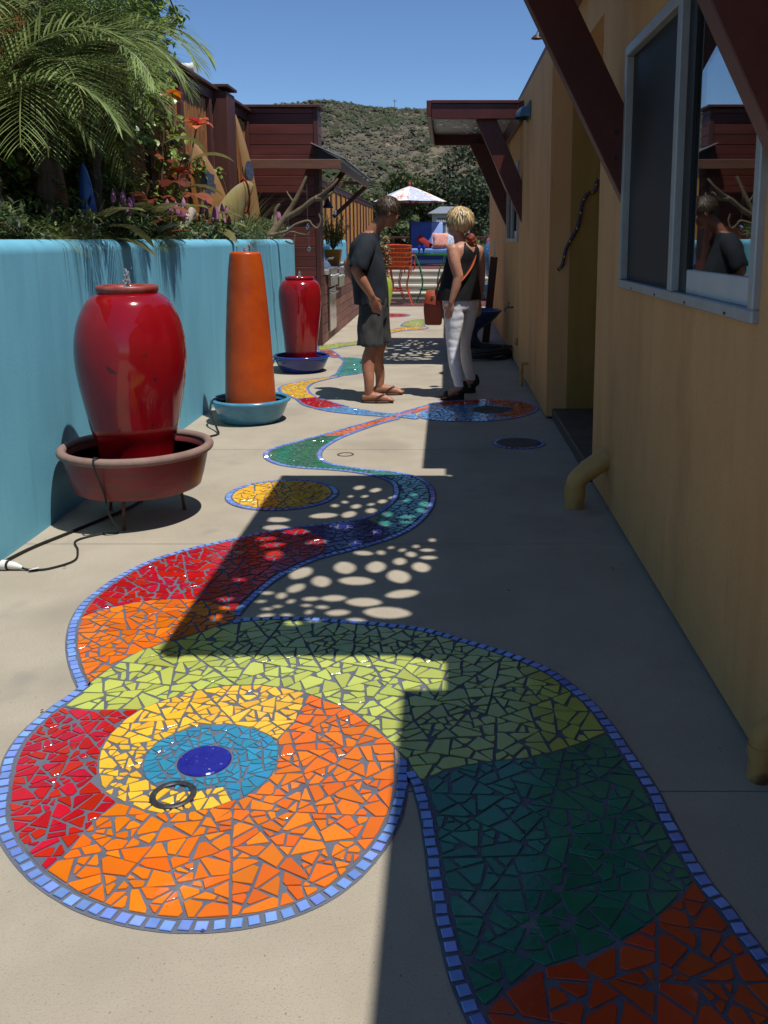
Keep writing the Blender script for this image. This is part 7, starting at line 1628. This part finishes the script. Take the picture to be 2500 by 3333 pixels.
def tee_cut(co):
    if co.z < 0.852: return True
    d = Vector((-0.105, -0.262, 1.165)) - Vector((-0.045, -0.215, 1.31)); p = Vector((-0.082, -0.255, 1.19))
    if (co - p).dot(d.normalized()) > 0.03 and co.y < -0.212 and co.z > 1.05: return True
    d2 = Vector((-0.235, 0.30, 1.20)) - Vector((-0.09, 0.235, 1.32)); p2 = Vector((-0.16, 0.28, 1.245))
    if (co - p2).dot(d2.normalized()) > 0.03 and co.y > 0.225 and co.z > 1.05: return True
    return co.z > 1.478
merge('t_shirt', b, 0.011, tee, man, 6, folds(0.015, 10, seed=1), tee_cut)
b = MB()
rings(b, [(*m_(0.02, 0, 0.72)[:2], 0.72, 0.115, 0.175), (*m_(0.02, 0, 0.86)[:2], 0.86, 0.125, 0.178), (*m_(0.02, 0, 0.98)[:2], 0.98, 0.12, 0.165)])
limbs(b, [m_(0.01, -0.09, 0.84), m_(0.0, -0.115, 0.68), m_(0.0, -0.13, 0.505)], [0.108, 0.115, 0.122], 18)
limbs(b, [m_(0.03, 0.09, 0.84), m_(0.04, 0.12, 0.68), m_(0.05, 0.14, 0.505)], [0.108, 0.112, 0.118], 18)
grey = M('grey_cotton', (0.048, 0.048, 0.045), (0.033, 0.033, 0.031), rough=0.9, scale=4, bump=0.2, bscale=220)
sh = merge('shorts', b, 0.010, grey, man, 5, folds(0.020, 11, seed=3), lambda co: co.z < 0.495)
hair_m = M('brown_hair', (0.085, 0.05, 0.026), (0.045, 0.028, 0.016), rough=0.45, scale=40, rand=0.5, hue=0.01)
def hair_cap(name, mat, parent, Q, shell, keep, cz=0.035, amp=0.006, seed=0, dense=28):
    b = MB(); idx = {}; n, m = dense, 16
    for i in range(m + 1):
        ph = math.pi*i/m
        for j in range(n):
            an = 2*math.pi*j/n; d = Vector((math.sin(ph)*math.cos(an), math.sin(ph)*math.sin(an), math.cos(ph)))
            k = 1 + amp*10*noise.noise(Vector((d.x*5, d.y*5, d.z*5 + seed)))
            idx[i, j] = (len(b.v), keep(d)); b.v.append(Q(-0.005 + d.x*shell[0]*k, d.y*shell[1]*k, cz + d.z*shell[2]*k))
    for i in range(m):
        for j in range(n):
            q = [idx[i, j], idx[i+1, j], idx[i+1, (j+1) % n], idx[i, (j+1) % n]]
            if all(x[1] for x in q): b.f.append(tuple(x[0] for x in q)); b.mi.append(0)
    return b.build(name, mat, parent, smooth=True, angle=180)
mkeep = lambda d: d.z > (0.28 if d.x > 0.45 else -0.22 if d.x > 0 else -0.62) 
hc = hair_cap('hair', hair_m, man, HQ, (0.113, 0.093, 0.108), mkeep)
b = MB(); hair_strands(b, random.Random(5), HQ, 2600, 0.034, mkeep, 0.5, (0.112, 0.092, 0.107), w=0.007, down=1.05); stuff(b.build('hair_locks', hair_m, hc))
shade_m = M('sunglass_plastic', (0.008, 0.008, 0.009), rough=0.15)
g_ = MB()
for t_ in (-1, 1):
    g_.tube([HQ(0.106, t_*0.052, 0.004), HQ(0.085, t_*0.074, 0.006), HQ(-0.02, t_*0.086, 0.006)], 0.003, 6); g_.ball(HQ(0.108, t_*0.034, -0.004), 0.026, 12, 8, (0.45, 1, 0.75))
g_.tube([HQ(0.120, -0.012, 0.002), HQ(0.120, 0.012, 0.002)], 0.003, 6)
g_.build('sunglasses', shade_m, man, smooth=True)
def sandal(parent, c, L, m_sole, m_strap):
    t = MB(); o = []
    for i in range(24):
        a = 2*math.pi*i/24; x = math.cos(a); y = math.sin(a)*(0.046 - 0.006*math.cos(a)*-1)
        o.append((c[0] + L/2*x, c[1] + y))
    s_ = t.prism(o, 0.0, 0.022, 0.004).build('sandal', m_sole, parent)
    for sg in (-1, 1):
        MB().tube(curve([(c[0] + L*0.30, c[1] + 0.012, 0.036), (c[0] + L*0.20, c[1] + sg*0.022, 0.072), (c[0] + L*0.02, c[1] + sg*0.046, 0.052), (c[0] - L*0.02, c[1] + sg*0.046, 0.02)], 5), [0.009]*16, 8, flat=0.55).build('strap', m_strap, s_, smooth=True)
sole = M('brown_sole', (0.045, 0.030, 0.020), (0.065, 0.042, 0.028), rough=0.7, scale=9); strapm = M('brown_leather', (0.06, 0.028, 0.018), (0.045, 0.02, 0.013), rough=0.4, scale=20)
sandal(man, m_(0.055, -0.203, 0), 0.285, sole, strapm); sandal(man, m_(0.12, 0.217, 0), 0.275, sole, strapm)
# ---- the woman
WO = (0.13, 8.15, 0)
wom = thing('person', 'blonde woman in black sleeveless top and white trousers seen from behind', 'person', WO)
def w_(x, y, z): return (WO[0] + x, WO[1] + y, z)
FW = Vector((-0.70, 0.714, 0)).normalized(); RT = Vector((0.714, 0.70, 0)).normalized()
def wl(f, r_, z): p = Vector((WO[0], WO[1], 0)) + FW*f + RT*r_; return (p.x, p.y, z)
def lrings(b, rs, seg=28, k=4):
    """ellipses in the woman's own frame: (forward, right, z, depth, width)"""
    q = curve(rs, k); base = len(b.v)
    for f, r_, z, rf_, rr_ in q:
        for i in range(seg): a = 2*math.pi*i/seg; b.v.append(wl(f + rf_*math.cos(a), r_ + rr_*math.sin(a), z))
    for i in range(len(q) - 1):
        for j in range(seg): a = base+i*seg+j; c = base+i*seg+(j+1) % seg; b.f.append((a, c, c+seg, a+seg)); b.mi.append(0)
    b.f.append(tuple(base + j for j in range(seg))[::-1]); b.f.append(tuple(base + (len(q)-1)*seg + j for j in range(seg))); b.mi += [0, 0]
b = MB()
lrings(b, [(0, 0, 0.84, 0.105, 0.155), (0.0, 0, 0.98, 0.11, 0.15), (0.0, 0, 1.12, 0.105, 0.14), (-0.02, 0.015, 1.26, 0.10, 0.155), (-0.035, 0.025, 1.345, 0.075, 0.150), (-0.025, 0.02, 1.39, 0.055, 0.085)])
limbs(b, [wl(-0.005, 0, 1.35), wl(0.01, -0.01, 1.43), wl(0.03, -0.02, 1.50)], [0.062, 0.050, 0.050])
WQ = head(b, w_(-0.012, 0.0, 1.565), (-0.985, 0.17), 0.95, 0.04)
LS, RS = w_(-0.072, -0.115, 1.330), w_(0.155, 0.125, 1.320)
limbs(b, [LS, w_(-0.055, -0.155, 1.22), w_(-0.022, -0.17, 1.10)], [0.056, 0.052, 0.045])
limbs(b, [w_(-0.022, -0.17, 1.10), w_(-0.045, -0.178, 1.0), w_(-0.085, -0.188, 0.87)], [0.044, 0.041, 0.026])
hand(b, w_(-0.085, -0.188, 0.87), (-0.22, 0.05, -0.97), (0.35, 0.9, 0), (-0.85, 0.3, 0.1), 0.4, 0.9)
limbs(b, [RS, w_(0.175, 0.145, 1.20), w_(0.185, 0.16, 1.08)], [0.054, 0.050, 0.043])
limbs(b, [w_(0.185, 0.16, 1.08), w_(0.18, 0.165, 0.97), w_(0.165, 0.16, 0.86)], [0.042, 0.039, 0.026])
hand(b, w_(0.165, 0.16, 0.86), (0.05, 0.1, -0.98), (-0.6, -0.6, 0), (-0.6, 0.6, 0.1), 0.5, 0.9)
# legs stay one surface with the body: ankles and feet show below the trousers
LF, RF = (-0.045, -0.165), (0.070, 0.23)
for (fx, fy), s in ((LF, -1), (RF, 1)):
    hp = wl(0, s*0.085, 0.88); kn_ = (w_(-0.065, -0.10, 0.50) if s < 0 else w_(0.035, 0.12, 0.50))
    limbs(b, [hp, ((hp[0]+kn_[0])/2, (hp[1]+kn_[1])/2, 0.69), kn_, w_((fx + kn_[0]-WO[0])/2 + 0.005, (fy + kn_[1]-WO[1])/2, 0.32), w_(fx + 0.035, fy, 0.14)], [0.090, 0.072, 0.050, 0.044, 0.030])
    limbs(b, [w_(fx + 0.05, fy, 0.115), w_(fx - 0.01, fy, 0.085), w_(fx - 0.075, fy, 0.045), w_(fx - 0.115, fy, 0.032)], [0.033, 0.033, 0.031, 0.022])
merge('body', b, 0.0065, skin_w, wom, 5)
eyes(wom, WQ)
b = MB()
lrings(b, [(0.0, 0, 0.80, 0.13, 0.18), (0.0, 0, 0.88, 0.135, 0.182), (0.0, 0, 0.98, 0.122, 0.165)])
for (fx, fy), s in ((LF, -1), (RF, 1)):
    hp = wl(-0.012, s*0.088, 0.86); kn_ = (w_(-0.065, -0.10, 0.50) if s < 0 else w_(0.035, 0.12, 0.50))
    limbs(b, [hp, ((hp[0]+kn_[0])/2, (hp[1]+kn_[1])/2, 0.69), kn_, w_((fx + kn_[0]-WO[0])/2 + 0.005, (fy + kn_[1]-WO[1])/2, 0.32), w_(fx + 0.038, fy, 0.12)], [0.104, 0.085, 0.063, 0.056, 0.046], 16)
white_d = M('white_denim', (0.72, 0.71, 0.73), (0.66, 0.65, 0.68), rough=0.85, scale=4, bump=0.15, bscale=250)
def wf(co): return 0.0035*noise.noise(Vector((co.x*7, co.y*7, co.z*26))) + 0.002*noise.noise(Vector((co.x*16, co.y*16, co.z*40 + 4)))
tr_ = merge('trousers', b, 0.010, white_d, wom, 4, wf, lambda co: co.z < 0.118)
black_s = M('black_sequin_cloth', (0.006, 0.006, 0.007), (0.014, 0.014, 0.017), rough=0.6, spec=0.25, scale=140, lo=0.45, hi=0.55, bump=0.5, bscale=160)
b = MB()
lrings(b, [(0.02, 0, 0.875, 0.175, 0.225), (0.015, 0, 0.98, 0.160, 0.205), (0.01, 0, 1.10, 0.140, 0.18), (0.0, 0.008, 1.20, 0.128, 0.168), (-0.018, 0.018, 1.27, 0.120, 0.162), (-0.032, 0.025, 1.33, 0.104, 0.160), (-0.03, 0.022, 1.372, 0.085, 0.13), (-0.028, 0.022, 1.41, 0.07, 0.10)])
def top_cut(co):
    z = co.z
    if z < 0.885: return True
    f = co.x*FW.x + co.y*FW.y; r_ = co.x*RT.x + co.y*RT.y - 0.022
    if z > 1.235 and abs(r_) > 0.135 - (z - 1.235)*0.42: return True          # arm holes
    if f < -0.02 and z > 1.29 and abs(r_) < 0.05 and z > 1.31 + abs(r_)*1.2: return True      # scoop at the back
    if f > 0 and z > 1.29 and abs(r_) < 0.07: return True
    return z > 1.395
merge('sleeveless_top', b, 0.009, black_s, wom, 5, folds(0.010, 9, seed=7), top_cut)
blond = M('blonde_hair', (0.68, 0.52, 0.29), (0.50, 0.35, 0.16), rough=0.4, scale=30, stretch=(1, 1, 0.4), rand=0.3, hue=0.008)
wkeep = lambda d: d.z > (0.30 if d.x > 0.60 else 0.02 if d.x > 0.22 else -0.40 if d.x > -0.15 else -0.75)
hw = hair_cap('hair', blond, wom, WQ, (0.128, 0.108, 0.120), wkeep, 0.028, 0.006, 3)
b = MB(); hair_strands(b, random.Random(8), WQ, 2000, 0.080, wkeep, 0.26, (0.127, 0.107, 0.119), 0.028, 0.010, 1.4); stuff(b.build('hair_locks', blond, hw))
rust_h = M('rust_scrunchie', (0.30, 0.065, 0.035), (0.20, 0.04, 0.022), rough=0.7, scale=20, bump=0.4, bscale=50)
b = MB(); r = random.Random(6); kc = Vector(w_(0.085, -0.03, 1.425))
for k in range(12): b.ball(tuple(kc + rdir(r)*0.030), r.uniform(0.022, 0.034), 10, 8)
merge('hair_bow', b, 0.007, rust_h, wom, 2)
g_ = MB()
for t_ in (-1, 1):
    g_.tube([WQ(0.106, t_*0.052, 0.004), WQ(0.085, t_*0.074, 0.006), WQ(-0.02, t_*0.088, 0.006)], 0.003, 6); g_.ball(WQ(0.108, t_*0.034, -0.004), 0.025, 12, 8, (0.45, 1, 0.75))
g_.tube([WQ(0.120, -0.012, 0.002), WQ(0.120, 0.012, 0.002)], 0.003, 6)
g_.build('sunglasses', M('grey_glasses', (0.10, 0.11, 0.13), rough=0.15), wom, smooth=True)
shoe = M('black_suede', (0.010, 0.010, 0.011), (0.016, 0.016, 0.017), rough=0.8, scale=30)
for fx, fy in (LF, RF):
    o = []
    for i in range(22): a = 2*math.pi*i/22; o.append((math.cos(a)*0.108, math.sin(a)*(0.033 - 0.006*math.cos(a))))
    sb_ = MB(); n = len(o)
    for lv_ in (0, 1):
        for x, y in o:
            hgt = 0.008 + 0.075*max(0, (x + 0.03)/0.138)**1.2
            sb_.v.append((WO[0] + fx - 0.03 + x, WO[1] + fy + y, 0.0 if lv_ == 0 else hgt))
    sb_.f = [tuple(range(n))[::-1], tuple(range(n, 2*n))] + [(i, (i+1) % n, n+(i+1) % n, n+i) for i in range(n)]; sb_.mi = [0]*len(sb_.f)
    so = sb_.build('shoe', shoe, wom)
    hb_ = MB(); limbs(hb_, [w_(fx + 0.075, fy, 0.15), w_(fx + 0.078, fy, 0.10), w_(fx + 0.05, fy, 0.085)], [0.028, 0.037, 0.030], 12)
    hb_.tube(curve([w_(fx - 0.07, fy - 0.036, 0.02), w_(fx - 0.075, fy, 0.072), w_(fx - 0.07, fy + 0.036, 0.02)], 5), [0.016]*11, 8, flat=0.5)
    limbs(hb_, [w_(fx - 0.08, fy, 0.050), w_(fx - 0.125, fy, 0.035)], [0.034, 0.022], 10)
    hb_.build('upper', shoe, so, smooth=True)
bag = thing('shoulder_bag', 'rust orange leather shoulder bag hanging at the hip of the woman', 'bag', w_(-0.24, 0.02, 0.66))
leather = M('rust_leather', (0.36, 0.06, 0.02), (0.27, 0.044, 0.015), rough=0.4, scale=8, bump=0.15, bscale=90)
MB().add([w_(-0.245 + sx*wx, 0.03 + sy*wy, z) for z, wx, wy in ((0.655, 0.075, 0.035), (0.80, 0.088, 0.045), (0.945, 0.068, 0.030)) for sx, sy in ((-1,-1),(1,-1),(1,1),(-1,1))],
         [(3,2,1,0)] + [(a+i, a+(i+1) % 4, a+4+(i+1) % 4, a+4+i) for a in (0, 4) for i in range(4)] + [(8,9,10,11)]).build('pouch', leather, bag, bevel=0.014)
MB().tube(curve([w_(-0.245, 0.055, 0.95), w_(-0.25, -0.005, 0.965), w_(-0.262, -0.045, 0.92), w_(-0.275, -0.055, 0.85)], 5), [0.055]*16, 10, flat=0.12, up=(1, 0, 0)).build('flap', leather, bag, smooth=True)
MB().box(w_(-0.262, -0.068, 0.89), w_(-0.242, -0.058, 0.925)).build('buckle', brass, bag, bevel=0.003)
strap_o = M('orange_strap', (0.42, 0.085, 0.02), (0.34, 0.065, 0.018), rough=0.4, scale=9)
pth = curve([w_(-0.20, -0.01, 0.94), wl(-0.10, -0.165, 1.02), wl(-0.148, -0.07, 1.12), wl(-0.140, 0.02, 1.22), wl(-0.112, 0.075, 1.32), wl(-0.07, 0.10, 1.385), wl(0.02, 0.098, 1.388), wl(0.10, 0.06, 1.30), wl(0.17, -0.05, 1.12), w_(-0.22, 0.06, 0.95)], 7)
MB().tube(pth, [0.013]*len(pth), 8, flat=0.28, up=(0.6, 0, 0.8)).build('strap', strap_o, bag, smooth=True)
# ------------------------------------------------------------------ bits of dry leaf and grit blown about
lit = MB(); r = random.Random(40)
for k in range(90):
    y = 1.6 + 9*r.random()**1.5; x = r.uniform(-1.9, 0.8)
    if r.random() < 0.45: x = r.choice((-1.93, 0.80)) + r.gauss(0, 0.05)
    if x > 0.84 or x < -1.97: continue
    a = r.uniform(0, 6.28); s = r.uniform(0.006, 0.020)
    leaf(lit, (x, y, 0.0095), (math.cos(a), math.sin(a), 0.25), s, s*r.uniform(0.3, 0.6), 0.6, n=2)
stuff(lit.build('leaf_litter', M('dry_leaf', (0.09, 0.055, 0.03), (0.05, 0.035, 0.02), rough=0.9, scale=30, rand=0.4)))
